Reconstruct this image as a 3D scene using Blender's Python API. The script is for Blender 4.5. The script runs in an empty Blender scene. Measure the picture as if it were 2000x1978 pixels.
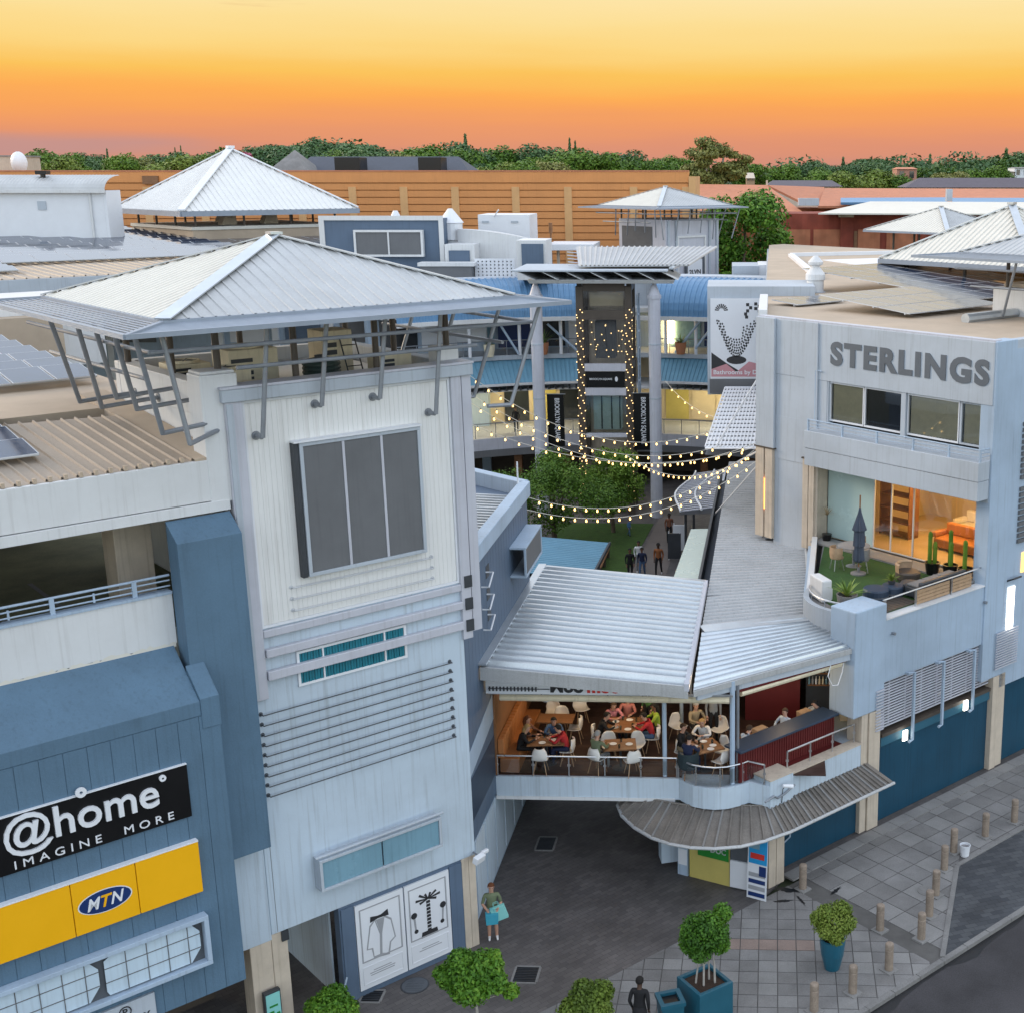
import bpy, bmesh, math, random
from mathutils import Vector, Matrix
random.seed(7)
R = math.radians
scene = bpy.context.scene
col = scene.collection

# ---------------------------------------------------------------- camera
cam_d = bpy.data.cameras.new("camera")
cam = bpy.data.objects.new("camera", cam_d); col.objects.link(cam)
cam.location = (0, 0, 20)
cam.rotation_euler = (R(90 - 14.12), 0, 0)
cam_d.sensor_fit = 'HORIZONTAL'; cam_d.sensor_width = 36; cam_d.lens = 2560 / 2000 * 36
cam_d.shift_x = -0.21; cam_d.clip_start = 0.5; cam_d.clip_end = 6000
scene.camera = cam

# ---------------------------------------------------------------- world: dusk sky
SUN_AZ, SUN_EL = -66.0, 9.0            # degrees, azimuth clockwise from +Y
world = bpy.data.worlds.new("World"); scene.world = world; world.use_nodes = True
nt = world.node_tree; nt.nodes.clear()
def wn(t, **k):
    n = nt.nodes.new(t)
    for a, b in k.items(): setattr(n, a, b)
    return n
out = wn('ShaderNodeOutputWorld'); bg = wn('ShaderNodeBackground'); nt.links.new(bg.outputs[0], out.inputs[0])
tc = wn('ShaderNodeTexCoord'); sep = wn('ShaderNodeSeparateXYZ'); nt.links.new(tc.outputs['Generated'], sep.inputs[0])
asn = wn('ShaderNodeMath', operation='ARCSINE'); nt.links.new(sep.outputs['Z'], asn.inputs[0])
deg = wn('ShaderNodeMath', operation='MULTIPLY'); deg.inputs[1].default_value = 57.2958; nt.links.new(asn.outputs[0], deg.inputs[0])
# faint streaky cloud disturbance of the bands
mp = wn('ShaderNodeMapping'); mp.inputs['Scale'].default_value = (3, 3, 34); nt.links.new(tc.outputs['Generated'], mp.inputs[0])
nz = wn('ShaderNodeTexNoise'); nz.inputs['Scale'].default_value = 1.6; nz.inputs['Detail'].default_value = 5; nt.links.new(mp.outputs[0], nz.inputs[0])
na = wn('ShaderNodeMath', operation='MULTIPLY_ADD'); na.inputs[1].default_value = 1.0; na.inputs[2].default_value = -0.5
nt.links.new(nz.outputs[0], na.inputs[0])
el = wn('ShaderNodeMath', operation='ADD'); nt.links.new(deg.outputs[0], el.inputs[0]); nt.links.new(na.outputs[0], el.inputs[1])
e01 = wn('ShaderNodeMapRange'); e01.inputs['From Min'].default_value = -2; e01.inputs['From Max'].default_value = 26
nt.links.new(el.outputs[0], e01.inputs[0])
ramp = wn('ShaderNodeValToRGB'); nt.links.new(e01.outputs[0], ramp.inputs[0])
def srgb(r, g, b):
    f = lambda c: (c / 255 / 12.92) if c <= 10 else ((c / 255 + .055) / 1.055) ** 2.4
    return (f(r), f(g), f(b), 1)
EXPO = 0.8
def sky_c(r, g, b): return tuple(c / 2 ** EXPO for c in srgb(r, g, b)[:3]) + (1,)
stops = [(-2, sky_c(190, 145, 138)), (0.3, sky_c(205, 143, 128)), (1.2, sky_c(223, 148, 117)), (2.1, sky_c(240, 157, 104)), (2.7, sky_c(249, 165, 93)), (3.2, sky_c(254, 174, 87)),
         (4.1, sky_c(252, 196, 92)), (5.1, sky_c(253, 215, 130)), (6.1, sky_c(253, 223, 150)), (7.2, sky_c(254, 229, 168)), (9.0, sky_c(255, 235, 190)), (14, srgb(228, 222, 210)), (26, srgb(205, 216, 228))]
cr = ramp.color_ramp
while len(cr.elements) > 1: cr.elements.remove(cr.elements[-1])
cr.elements[0].position = 0; cr.elements[0].color = stops[0][1]
for d, c in stops[1:]:
    e = cr.elements.new((d + 2) / 28); e.color = c
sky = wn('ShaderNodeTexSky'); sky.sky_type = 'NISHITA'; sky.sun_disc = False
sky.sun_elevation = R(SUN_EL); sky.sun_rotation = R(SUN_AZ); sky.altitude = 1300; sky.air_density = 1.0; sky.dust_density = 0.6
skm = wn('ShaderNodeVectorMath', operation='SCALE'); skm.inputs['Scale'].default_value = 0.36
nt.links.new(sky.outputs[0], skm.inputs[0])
pale = wn('ShaderNodeMix', data_type='RGBA'); pale.inputs['Factor'].default_value = 0.68     # flat pale colour added to even out and brighten the dome for the facades
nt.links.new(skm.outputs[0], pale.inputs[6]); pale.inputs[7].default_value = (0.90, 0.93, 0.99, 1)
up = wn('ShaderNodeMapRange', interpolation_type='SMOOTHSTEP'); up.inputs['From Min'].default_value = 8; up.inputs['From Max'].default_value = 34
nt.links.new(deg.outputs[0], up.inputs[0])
# the glow fades towards the side of the sky opposite the sunset
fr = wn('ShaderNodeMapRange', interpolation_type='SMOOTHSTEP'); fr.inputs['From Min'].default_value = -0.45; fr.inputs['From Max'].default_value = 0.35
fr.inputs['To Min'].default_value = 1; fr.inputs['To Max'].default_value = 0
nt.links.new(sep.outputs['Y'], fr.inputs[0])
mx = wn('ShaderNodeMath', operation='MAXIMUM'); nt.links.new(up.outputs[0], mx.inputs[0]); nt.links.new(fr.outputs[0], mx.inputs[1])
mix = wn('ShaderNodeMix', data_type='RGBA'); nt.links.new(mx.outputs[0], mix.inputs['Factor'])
# one small wisp of cloud high on the left, and greyish bars low on the left
cd = wn('ShaderNodeVectorMath', operation='SUBTRACT'); nt.links.new(tc.outputs['Generated'], cd.inputs[0]); cd.inputs[1].default_value = (-0.316, 0.942, 0.118)
cs_ = wn('ShaderNodeVectorMath', operation='MULTIPLY'); nt.links.new(cd.outputs[0], cs_.inputs[0]); cs_.inputs[1].default_value = (26, 0, 170)
cl_ = wn('ShaderNodeVectorMath', operation='LENGTH'); nt.links.new(cs_.outputs[0], cl_.inputs[0])
cn_ = wn('ShaderNodeTexNoise'); cn_.inputs['Scale'].default_value = 9; cn_.inputs['Detail'].default_value = 6; nt.links.new(mp.outputs[0], cn_.inputs[0])
ca = wn('ShaderNodeMath', operation='MULTIPLY_ADD'); ca.inputs[1].default_value = 2.2; nt.links.new(cn_.outputs[0], ca.inputs[0]); nt.links.new(cl_.outputs['Value'], ca.inputs[2])
cm_ = wn('ShaderNodeMapRange', interpolation_type='SMOOTHSTEP'); cm_.inputs['From Min'].default_value = 1.0; cm_.inputs['From Max'].default_value = 2.1; cm_.inputs['To Min'].default_value = 0.55; cm_.inputs['To Max'].default_value = 0
nt.links.new(ca.outputs[0], cm_.inputs[0])
skc = wn('ShaderNodeMix', data_type='RGBA'); nt.links.new(cm_.outputs[0], skc.inputs['Factor']); nt.links.new(ramp.outputs[0], skc.inputs[6]); skc.inputs[7].default_value = sky_c(214, 160, 120)
cd2 = wn('ShaderNodeVectorMath', operation='SUBTRACT'); nt.links.new(tc.outputs['Generated'], cd2.inputs[0]); cd2.inputs[1].default_value = (-0.46, 0.88, 0.019)
cs2 = wn('ShaderNodeVectorMath', operation='MULTIPLY'); nt.links.new(cd2.outputs[0], cs2.inputs[0]); cs2.inputs[1].default_value = (7, 0, 110)
cl2 = wn('ShaderNodeVectorMath', operation='LENGTH'); nt.links.new(cs2.outputs[0], cl2.inputs[0])
ca2 = wn('ShaderNodeMath', operation='MULTIPLY_ADD'); ca2.inputs[1].default_value = 1.6; nt.links.new(nz.outputs[0], ca2.inputs[0]); nt.links.new(cl2.outputs['Value'], ca2.inputs[2])
cm2 = wn('ShaderNodeMapRange', interpolation_type='SMOOTHSTEP'); cm2.inputs['From Min'].default_value = .9; cm2.inputs['From Max'].default_value = 2.0; cm2.inputs['To Min'].default_value = 0.6; cm2.inputs['To Max'].default_value = 0
nt.links.new(ca2.outputs[0], cm2.inputs[0])
sk2 = wn('ShaderNodeMix', data_type='RGBA'); nt.links.new(cm2.outputs[0], sk2.inputs['Factor']); nt.links.new(skc.outputs[2], sk2.inputs[6]); sk2.inputs[7].default_value = sky_c(184, 150, 152)
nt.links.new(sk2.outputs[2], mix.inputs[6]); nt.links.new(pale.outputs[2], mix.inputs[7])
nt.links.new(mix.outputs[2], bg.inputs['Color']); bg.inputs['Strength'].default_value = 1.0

sun_d = bpy.data.lights.new("sun", 'SUN'); sun_d.energy = 1.25; sun_d.angle = R(16); sun_d.color = (1.0, 0.80, 0.58)
sun = bpy.data.objects.new("sun", sun_d); col.objects.link(sun); sun.location = (-60, 30, 60)
sdir = Vector((math.sin(R(SUN_AZ)) * math.cos(R(SUN_EL + 9)), math.cos(R(SUN_AZ)) * math.cos(R(SUN_EL + 9)), math.sin(R(SUN_EL + 9))))
sun.rotation_euler = (-sdir).to_track_quat('-Z', 'Y').to_euler()
vs = scene.view_settings
vs.view_transform = 'Standard'; vs.look = 'None'; vs.exposure = EXPO; vs.gamma = 1.0; vs.use_curve_mapping = False
scene.render.engine = 'CYCLES'
scene.cycles.max_bounces = 7; scene.cycles.diffuse_bounces = 3; scene.cycles.glossy_bounces = 3
scene.cycles.transmission_bounces = 5; scene.cycles.transparent_max_bounces = 8
scene.cycles.use_denoising = True; scene.cycles.caustics_reflective = False; scene.cycles.caustics_refractive = False
scene.cycles.sample_clamp_indirect = 6

# ---------------------------------------------------------------- frames (street grid is turned 43 degrees, the arcade 2 degrees)
C0 = Vector((-6.6495, 31.3106, 0))
FR = {'w': (Vector((0, 0, 0)), 0.0), 'g': (C0, R(43)), 'a': (C0, R(-2))}
def W(fr, p):
    o, r = FR[fr]; c, s = math.cos(r), math.sin(r)
    return Vector((o.x + p[0] * c - p[1] * s, o.y + p[0] * s + p[1] * c, o.z + (p[2] if len(p) > 2 else 0)))
def conv(src, dst, p):
    w = W(src, p); o, r = FR[dst]; d = w - o; c, s = math.cos(r), math.sin(r)
    return Vector((d.x * c + d.y * s, -d.x * s + d.y * c, d.z))
# picture position at a known distance or height -> place (used to set far things out at their own depth)
_t = R(14.12); _s, _c = math.sin(_t), math.cos(_t)
def _ray(x, y):
    v = (y - 989) / 2560
    return Vector(((x - 1420) / 2560, _c - v * _s, -(_s + v * _c)))
def atY(x, y, Y):
    d = _ray(x, y); return Vector((0, 0, 20)) + d * (Y / d.y)
def atZ(x, y, z):
    d = _ray(x, y); return Vector((0, 0, 20)) + d * ((z - 20) / d.z)

# ---------------------------------------------------------------- mesh builder
class MB:
    def __init__(s): s.v = []; s.f = []; s.m = []; s.mi = 0; s.smooth = False
    def _f(s, f): s.f.append(f); s.m.append(s.mi)
    def add(s, vs, fs):
        b = len(s.v); s.v += [tuple(p) for p in vs]
        for f in fs: s._f(tuple(b + i for i in f))
        return s
    def box(s, x0, x1, y0, y1, z0, z1):
        return s.add([(x0, y0, z0), (x1, y0, z0), (x1, y1, z0), (x0, y1, z0), (x0, y0, z1), (x1, y0, z1), (x1, y1, z1), (x0, y1, z1)],
                     [(0, 3, 2, 1), (4, 5, 6, 7), (0, 1, 5, 4), (1, 2, 6, 5), (2, 3, 7, 6), (3, 0, 4, 7)])
    def hexa(s, p):     # 8 points, bottom ring then top ring
        return s.add(p, [(0, 3, 2, 1), (4, 5, 6, 7), (0, 1, 5, 4), (1, 2, 6, 5), (2, 3, 7, 6), (3, 0, 4, 7)])
    def cbox(s, c, sx, sy, sz, rz=0, rx=0, ry=0):
        M = Matrix.Rotation(rz, 3, 'Z') @ Matrix.Rotation(ry, 3, 'Y') @ Matrix.Rotation(rx, 3, 'X')
        pts = []
        for k in (-1, 1):
            for i, j in ((-1, -1), (1, -1), (1, 1), (-1, 1)):
                pts.append(Vector(c) + M @ Vector((i * sx / 2, j * sy / 2, k * sz / 2)))
        return s.hexa(pts)
    def bar(s, p, q, w, h, upv=(0, 0, 1)):      # rectangular bar between two points
        p, q = Vector(p), Vector(q); d = (q - p).normalized(); upv = Vector(upv)
        sd = d.cross(upv)
        if sd.length < 1e-4: sd = d.cross(Vector((0, 1, 0)))
        sd.normalize(); u = sd.cross(d)
        return s.hexa([p + sd * a * w / 2 + u * b * h / 2 for a, b in ((-1, -1), (1, -1), (1, 1), (-1, 1))] +
                      [q + sd * a * w / 2 + u * b * h / 2 for a, b in ((-1, -1), (1, -1), (1, 1), (-1, 1))])
    def tube(s, p, q, r, n=8, r2=None, caps=True):
        p, q = Vector(p), Vector(q); r2 = r if r2 is None else r2
        d = (q - p).normalized(); a = d.orthogonal().normalized(); b = d.cross(a)
        vs = []
        for i in range(n):
            t = 2 * math.pi * i / n; e = a * math.cos(t) + b * math.sin(t)
            vs += [p + e * r, q + e * r2]
        fs = [(2 * i, 2 * ((i + 1) % n), 2 * ((i + 1) % n) + 1, 2 * i + 1) for i in range(n)]
        if caps: fs += [tuple(2 * i for i in range(n))[::-1], tuple(2 * i + 1 for i in range(n))]
        return s.add(vs, fs)
    def path(s, pts, r, n=6):
        pts = [Vector(p) for p in pts]; rings = []; a = None
        for i, p in enumerate(pts):
            d = (pts[min(i + 1, len(pts) - 1)] - pts[max(i - 1, 0)]).normalized()
            a = d.orthogonal().normalized() if a is None else (a - d * a.dot(d)).normalized()
            b = d.cross(a); rr = r[i] if isinstance(r, (list, tuple)) else r
            rings.append([p + (a * math.cos(2 * math.pi * k / n) + b * math.sin(2 * math.pi * k / n)) * rr for k in range(n)])
        vs = [v for g in rings for v in g]; fs = []
        for i in range(len(pts) - 1):
            for k in range(n):
                fs.append((i * n + k, i * n + (k + 1) % n, (i + 1) * n + (k + 1) % n, (i + 1) * n + k))
        fs += [tuple(range(n))[::-1], tuple((len(pts) - 1) * n + k for k in range(n))]
        return s.add(vs, fs)
    def prism(s, poly, z0, z1, ztop=None):
        n = len(poly)
        a = sum(poly[i][0] * poly[(i + 1) % n][1] - poly[(i + 1) % n][0] * poly[i][1] for i in range(n))
        if a < 0: poly = poly[::-1]
        return s.add([(p[0], p[1], z0) for p in poly] + [(p[0], p[1], z1) for p in poly],
                     [tuple(range(n))[::-1], tuple(range(n, 2 * n))] + [(i, (i + 1) % n, n + (i + 1) % n, n + i) for i in range(n)])
    def slab(s, pts, t):      # polygon in space given counter-clockwise from outside, thickness t behind it
        pts = [Vector(p) for p in pts]; n = len(pts)
        nr = (pts[1] - pts[0]).cross(pts[-1] - pts[0]).normalized()
        return s.add(pts + [p - nr * t for p in pts], [tuple(range(n)), tuple(range(n, 2 * n))[::-1]] +
                     [(i, n + i, n + (i + 1) % n, (i + 1) % n) for i in range(n)])
    def quad(s, a, b, c, d): return s.add([a, b, c, d], [(0, 1, 2, 3)])
    def lathe(s, prof, c=(0, 0, 0), n=16, a0=0, a1=None):
        full = a1 is None; a1 = 2 * math.pi if full else a1; m = n if full else n + 1; vs = []
        for r, z in prof:
            for i in range(m):
                t = a0 + (a1 - a0) * i / n; vs.append((c[0] + r * math.cos(t), c[1] + r * math.sin(t), c[2] + z))
        fs = []
        for j in range(len(prof) - 1):
            for i in range(n if full else n):
                k = (i + 1) % m
                fs.append((j * m + i, j * m + k, (j + 1) * m + k, (j + 1) * m + i))
        if full:
            fs.append(tuple(range(m))[::-1]); fs.append(tuple((len(prof) - 1) * m + i for i in range(m)))
        return s.add(vs, fs)
    def sheet(s, p00, p10, p01, p11, n, h, kind='trap', t=0.02):
        # ribbed sheet metal: profile runs p00->p10, ribs run towards p01/p11
        p00, p10, p01, p11 = map(Vector, (p00, p10, p01, p11))
        nr = (p10 - p00).cross(p01 - p00).normalized()
        if nr.z < 0: nr = -nr
        prof = [(0, 0), (.55, 0), (.65, 1), (.9, 1)] if kind == 'trap' else ([(0, 0), (.25, .7), (.5, 1), (.75, .7)] if kind == 'wave' else [(0, 0), (.84, 0), (.88, 1), (.96, 1)])
        st = [((i + a) / n, hh * h) for i in range(n) for a, hh in prof] + [(1, 0)]
        vs = []
        for f, hh in st:
            vs += [p00.lerp(p10, f) + nr * hh, p01.lerp(p11, f) + nr * hh]
        k = len(st)
        fs = [(2 * i, 2 * i + 2, 2 * i + 3, 2 * i + 1) for i in range(k - 1)]
        s.add(vs, fs)
        s.quad(p00 - nr * t, p01 - nr * t, p11 - nr * t, p10 - nr * t)
        for q in ((p00, p10), (p10, p11), (p11, p01), (p01, p00)): s.quad(q[0], q[1], q[1] - nr * t, q[0] - nr * t)
        return s
    def ball(s, c, r, n=10, m=6, sq=(1, 1, 1)):
        vs = [(c[0], c[1], c[2] - r * sq[2])]
        for j in range(1, m):
            ph = -math.pi / 2 + math.pi * j / m
            for i in range(n):
                t = 2 * math.pi * i / n
                vs.append((c[0] + r * sq[0] * math.cos(ph) * math.cos(t), c[1] + r * sq[1] * math.cos(ph) * math.sin(t), c[2] + r * sq[2] * math.sin(ph)))
        vs.append((c[0], c[1], c[2] + r * sq[2])); L = len(vs) - 1
        fs = [(0, 1 + (i + 1) % n, 1 + i) for i in range(n)]
        for j in range(m - 2):
            for i in range(n):
                k = (i + 1) % n; fs.append((1 + j * n + i, 1 + j * n + k, 1 + (j + 1) * n + k, 1 + (j + 1) * n + i))
        b = 1 + (m - 2) * n
        fs += [(b + i, b + (i + 1) % n, L) for i in range(n)]
        return s.add(vs, fs)
    def rect_frame(s, x0, x1, z0, z1, y0, y1, w):   # picture-frame ring in the xz plane
        s.box(x0, x1, y0, y1, z1 - w, z1); s.box(x0, x1, y0, y1, z0, z0 + w)
        s.box(x0, x0 + w, y0, y1, z0 + w, z1 - w); s.box(x1 - w, x1, y0, y1, z0 + w, z1 - w); return s
    def mesh(s, name, off=(0, 0, 0)):
        me = bpy.data.meshes.new(name)
        me.from_pydata([(v[0] - off[0], v[1] - off[1], v[2] - off[2]) for v in s.v], [], s.f)
        if any(s.m): me.polygons.foreach_set('material_index', s.m)
        if s.smooth: me.polygons.foreach_set('use_smooth', [True] * len(s.f))
        me.update(); return me

def setp(o, label=None, cat=None, group=None, kind=None):
    if label: o['label'] = label
    if cat: o['category'] = cat
    if group: o['group'] = group
    if kind: o['kind'] = kind
    return o
def bevel(o, w):
    m = o.modifiers.new('bevel', 'BEVEL'); m.width = w; m.segments = 2; m.limit_method = 'ANGLE'; m.angle_limit = R(40)
class Thing:
    def __init__(s, name, label, cat, fr='w', base=(0, 0, 0), group=None, kind=None, rz=0):
        s.base = Vector(base); s.fr = fr
        s.o = bpy.data.objects.new(name, None); col.objects.link(s.o); s.o.empty_display_size = 0.3
        s.o.location = W(fr, s.base); s.o.rotation_euler = (0, 0, FR[fr][1] + rz)
        setp(s.o, label, cat, group, kind)
    def part(s, name, mb, mat, parent=None, bev=0, label=None, kind=None):
        me = mb if isinstance(mb, bpy.types.Mesh) else mb.mesh(name, s.base)
        o = bpy.data.objects.new(name, me); col.objects.link(o); o.parent = parent or s.o
        if not me.materials:
            for m in (mat if isinstance(mat, (list, tuple)) else [mat]): me.materials.append(m)
        if bev: bevel(o, bev)
        if label: o['label'] = label
        if kind: o['kind'] = kind
        return o
    def inst(s, name, me, loc, parent=None, rot=(0, 0, 0), scale=None):   # copy of a shared mesh, loc in frame coordinates
        o = bpy.data.objects.new(name, me); col.objects.link(o); o.parent = parent or s.o
        o.location = Vector(loc) - s.base; o.rotation_euler = rot
        if scale: o.scale = scale
        return o
def single(name, label, cat, mb, mat, fr='w', base=(0, 0, 0), group=None, kind=None, bev=0):
    me = mb.mesh(name, base); o = bpy.data.objects.new(name, me); col.objects.link(o)
    o.location = W(fr, base); o.rotation_euler = (0, 0, FR[fr][1])
    for m in (mat if isinstance(mat, (list, tuple)) else [mat]): me.materials.append(m)
    if bev: bevel(o, bev)
    return setp(o, label, cat, group, kind)
def smesh(name, mb, mat, off=(0, 0, 0)):
    me = mb.mesh(name, off)
    for m in (mat if isinstance(mat, (list, tuple)) else [mat]): me.materials.append(m)
    return me
def kids(o): return [c for c in bpy.data.objects if c.parent == o]
def copy_tree(o, parent=None, _k=None):
    if _k is None:
        _k = {}
        for c in bpy.data.objects:
            if c.parent: _k.setdefault(c.parent.name, []).append(c)
    c = o.copy(); col.objects.link(c)
    if parent: c.parent = parent
    for ch in _k.get(o.name, []): copy_tree(ch, c, _k)
    return c
def place(o, loc, rz=0, label=None, group=None, scale=None):
    o.location = loc; o.rotation_euler = (0, 0, rz)
    if label: o['label'] = label
    if group: o['group'] = group
    if scale: o.scale = scale
    return o
def clip(poly, a, b):     # keep the part of a polygon left of the line a->b
    res = []
    sd = lambda p: (b[0] - a[0]) * (p[1] - a[1]) - (b[1] - a[1]) * (p[0] - a[0])
    for i in range(len(poly)):
        p, q = poly[i], poly[(i + 1) % len(poly)]; sp, sq = sd(p), sd(q)
        if sp >= 0: res.append(p)
        if sp * sq < 0:
            t = sp / (sp - sq); res.append((p[0] + (q[0] - p[0]) * t, p[1] + (q[1] - p[1]) * t))
    return res
def parea(p): return abs(sum(p[i][0] * p[(i + 1) % len(p)][1] - p[(i + 1) % len(p)][0] * p[i][1] for i in range(len(p)))) / 2

# ---------------------------------------------------------------- lettering
def text_chars(s, w, h, ext=0.02, bold=0.0, shear=0.0, space=1.0, each=True):
    """list of (verts, faces) in the xz plane (x to the right, z up, -y out), fitted to w x h"""
    res = []
    def cv(body, x0):
        c = bpy.data.curves.new('t', 'FONT'); c.body = body; c.size = 1; c.extrude = 0.5; c.offset = bold; c.shear = shear
        c.space_character = space; c.resolution_u = 4
        o = bpy.data.objects.new('t', c); col.objects.link(o); bpy.context.view_layer.update()
        me = bpy.data.meshes.new_from_object(o.evaluated_get(bpy.context.evaluated_depsgraph_get()))
        vs = [tuple(v.co) for v in me.vertices]; fs = [tuple(p.vertices) for p in me.polygons]
        bpy.data.objects.remove(o); bpy.data.meshes.remove(me); bpy.data.curves.remove(c)
        return vs, fs
    vs, fs = cv(s, 0)
    x0 = min(v[0] for v in vs); x1 = max(v[0] for v in vs); y0 = min(v[1] for v in vs); y1 = max(v[1] for v in vs)
    fx, fy = w / (x1 - x0), h / (y1 - y0)
    vs = [((v[0] - x0) * fx, -ext if v[2] > 0 else 0.0, (v[1] - y0) * fy) for v in vs]
    if not each: return [(vs, fs)]
    # split into letters: connected pieces whose x ranges overlap
    par = list(range(len(vs)))
    def fd(a):
        while par[a] != a: par[a] = par[par[a]]; a = par[a]
        return a
    for f in fs:
        for i in f[1:]: par[fd(i)] = fd(f[0])
    comp = {}
    for f in fs: comp.setdefault(fd(f[0]), []).append(f)
    cs = []
    for fl in comp.values():
        ids = sorted({i for f in fl for i in f}); cs.append([min(vs[i][0] for i in ids), max(vs[i][0] for i in ids), fl])
    cs.sort(key=lambda c: c[0]); merged = []
    for c in cs:
        if merged and c[0] < merged[-1][1] - 0.15 * (merged[-1][1] - merged[-1][0]): merged[-1][1] = max(merged[-1][1], c[1]); merged[-1][2] += c[2]
        else: merged.append(c)
    for c in merged:
        ids = sorted({i for f in c[2] for i in f}); mp = {k: n for n, k in enumerate(ids)}
        res.append(([vs[i] for i in ids], [tuple(mp[i] for i in f) for f in c[2]]))
    return res
def letters(thing, s, w, h, o, ex, ez, mat, parent=None, name='letter', each=True, **k):
    """o: lower-left corner, ex: reading direction, ez: up, in the thing's frame; letters stand out along ez x ex"""
    o, ex, ez = Vector(o), Vector(ex), Vector(ez); ny = ez.cross(ex)      # ny points into the wall
    for vs, fs in text_chars(s, w, h, each=each, **k):
        mb = MB(); mb.add([o + ex * v[0] + ny * v[1] + ez * v[2] for v in vs], fs)
        thing.part(name, mb, mat, parent)
# ---------------------------------------------------------------- materials
def L(r, g, b): return srgb(r, g, b)
def mat(name, c, rough=.6, metal=0, var=.12, scale=1.2, streak=0, bump=0, bscale=60, spec=.4, speck=0, c2=None, blotch=.1):
    m = bpy.data.materials.new(name); m.use_nodes = True; n = m.node_tree.nodes; l = m.node_tree.links
    b = n['Principled BSDF']; b.inputs['Roughness'].default_value = rough; b.inputs['Metallic'].default_value = metal
    b.inputs['Specular IOR Level'].default_value = spec
    geo = n.new('ShaderNodeNewGeometry')
    no = n.new('ShaderNodeTexNoise'); no.inputs['Scale'].default_value = scale; no.inputs['Detail'].default_value = 6; no.inputs['Roughness'].default_value = .65
    l.new(geo.outputs['Position'], no.inputs['Vector'])
    mx = n.new('ShaderNodeMix'); mx.data_type = 'RGBA'
    mr = n.new('ShaderNodeMapRange'); mr.inputs['From Min'].default_value = .3; mr.inputs['From Max'].default_value = .7
    l.new(no.outputs[0], mr.inputs[0]); l.new(mr.outputs[0], mx.inputs['Factor'])
    lo = c2 if c2 else tuple(x * (1 - var) for x in c[:3]) + (1,)
    hi = c if c2 else tuple(min(1, x * (1 + var * .5)) for x in c[:3]) + (1,)
    mx.inputs[6].default_value = lo; mx.inputs[7].default_value = hi
    last = mx.outputs[2]
    def mul(sock, fac, amount, lo_=.42):
        m2 = n.new('ShaderNodeMix'); m2.data_type = 'RGBA'; m2.blend_type = 'MULTIPLY'
        rr = n.new('ShaderNodeMapRange'); rr.inputs['From Min'].default_value = lo_; rr.inputs['From Max'].default_value = .72
        rr.inputs['To Max'].default_value = amount
        l.new(fac, rr.inputs[0]); l.new(rr.outputs[0], m2.inputs['Factor']); l.new(sock, m2.inputs[6]); m2.inputs[7].default_value = (.42, .38, .34, 1)
        return m2.outputs[2]
    if streak:
        mpn = n.new('ShaderNodeMapping'); mpn.inputs['Scale'].default_value = (13, 13, .45); l.new(geo.outputs['Position'], mpn.inputs[0])
        n2 = n.new('ShaderNodeTexNoise'); n2.inputs['Scale'].default_value = 1; n2.inputs['Detail'].default_value = 4; l.new(mpn.outputs[0], n2.inputs['Vector'])
        last = mul(last, n2.outputs[0], streak * 1.3, .53)
    if blotch:
        n5 = n.new('ShaderNodeTexNoise'); n5.inputs['Scale'].default_value = .22; n5.inputs['Detail'].default_value = 8; n5.inputs['Roughness'].default_value = .7; l.new(geo.outputs['Position'], n5.inputs['Vector'])
        last = mul(last, n5.outputs[0], blotch)
    if speck:
        n3 = n.new('ShaderNodeTexNoise'); n3.inputs['Scale'].default_value = 26; n3.inputs['Detail'].default_value = 3; l.new(geo.outputs['Position'], n3.inputs['Vector'])
        last = mul(last, n3.outputs[0], speck)
    l.new(last, b.inputs['Base Color'])
    rv = n.new('ShaderNodeMapRange'); rv.inputs['To Min'].default_value = max(0, rough - .08); rv.inputs['To Max'].default_value = min(1, rough + .1)
    l.new(no.outputs[0], rv.inputs[0]); l.new(rv.outputs[0], b.inputs['Roughness'])
    if bump:
        n4 = n.new('ShaderNodeTexNoise'); n4.inputs['Scale'].default_value = bscale; n4.inputs['Detail'].default_value = 4; l.new(geo.outputs['Position'], n4.inputs['Vector'])
        bp = n.new('ShaderNodeBump'); bp.inputs['Strength'].default_value = bump; bp.inputs['Distance'].default_value = .02
        l.new(n4.outputs[0], bp.inputs['Height']); l.new(bp.outputs[0], b.inputs['Normal'])
    return m
def emit(name, c, st):
    m = bpy.data.materials.new(name); m.use_nodes = True; b = m.node_tree.nodes['Principled BSDF']
    b.inputs['Base Color'].default_value = c; b.inputs['Emission Color'].default_value = c; b.inputs['Emission Strength'].default_value = st
    return m
def glass(name, tint=(.95, .97, .97, 1), rough=.03, alpha=.25):
    """thin pane: mostly see-through with a real reflection"""
    m = bpy.data.materials.new(name); m.use_nodes = True; n = m.node_tree.nodes; l = m.node_tree.links
    n.remove(n['Principled BSDF']); o = n['Material Output']
    tr = n.new('ShaderNodeBsdfTransparent'); tr.inputs[0].default_value = tint
    gl = n.new('ShaderNodeBsdfGlossy'); gl.inputs['Roughness'].default_value = rough
    fz = n.new('ShaderNodeFresnel'); fz.inputs['IOR'].default_value = 1.5
    ad = n.new('ShaderNodeMath'); ad.operation = 'ADD'; ad.inputs[1].default_value = alpha * .3; l.new(fz.outputs[0], ad.inputs[0])
    ms = n.new('ShaderNodeMixShader'); l.new(ad.outputs[0], ms.inputs[0]); l.new(tr.outputs[0], ms.inputs[1]); l.new(gl.outputs[0], ms.inputs[2])
    l.new(ms.outputs[0], o.inputs[0]); return m
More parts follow.
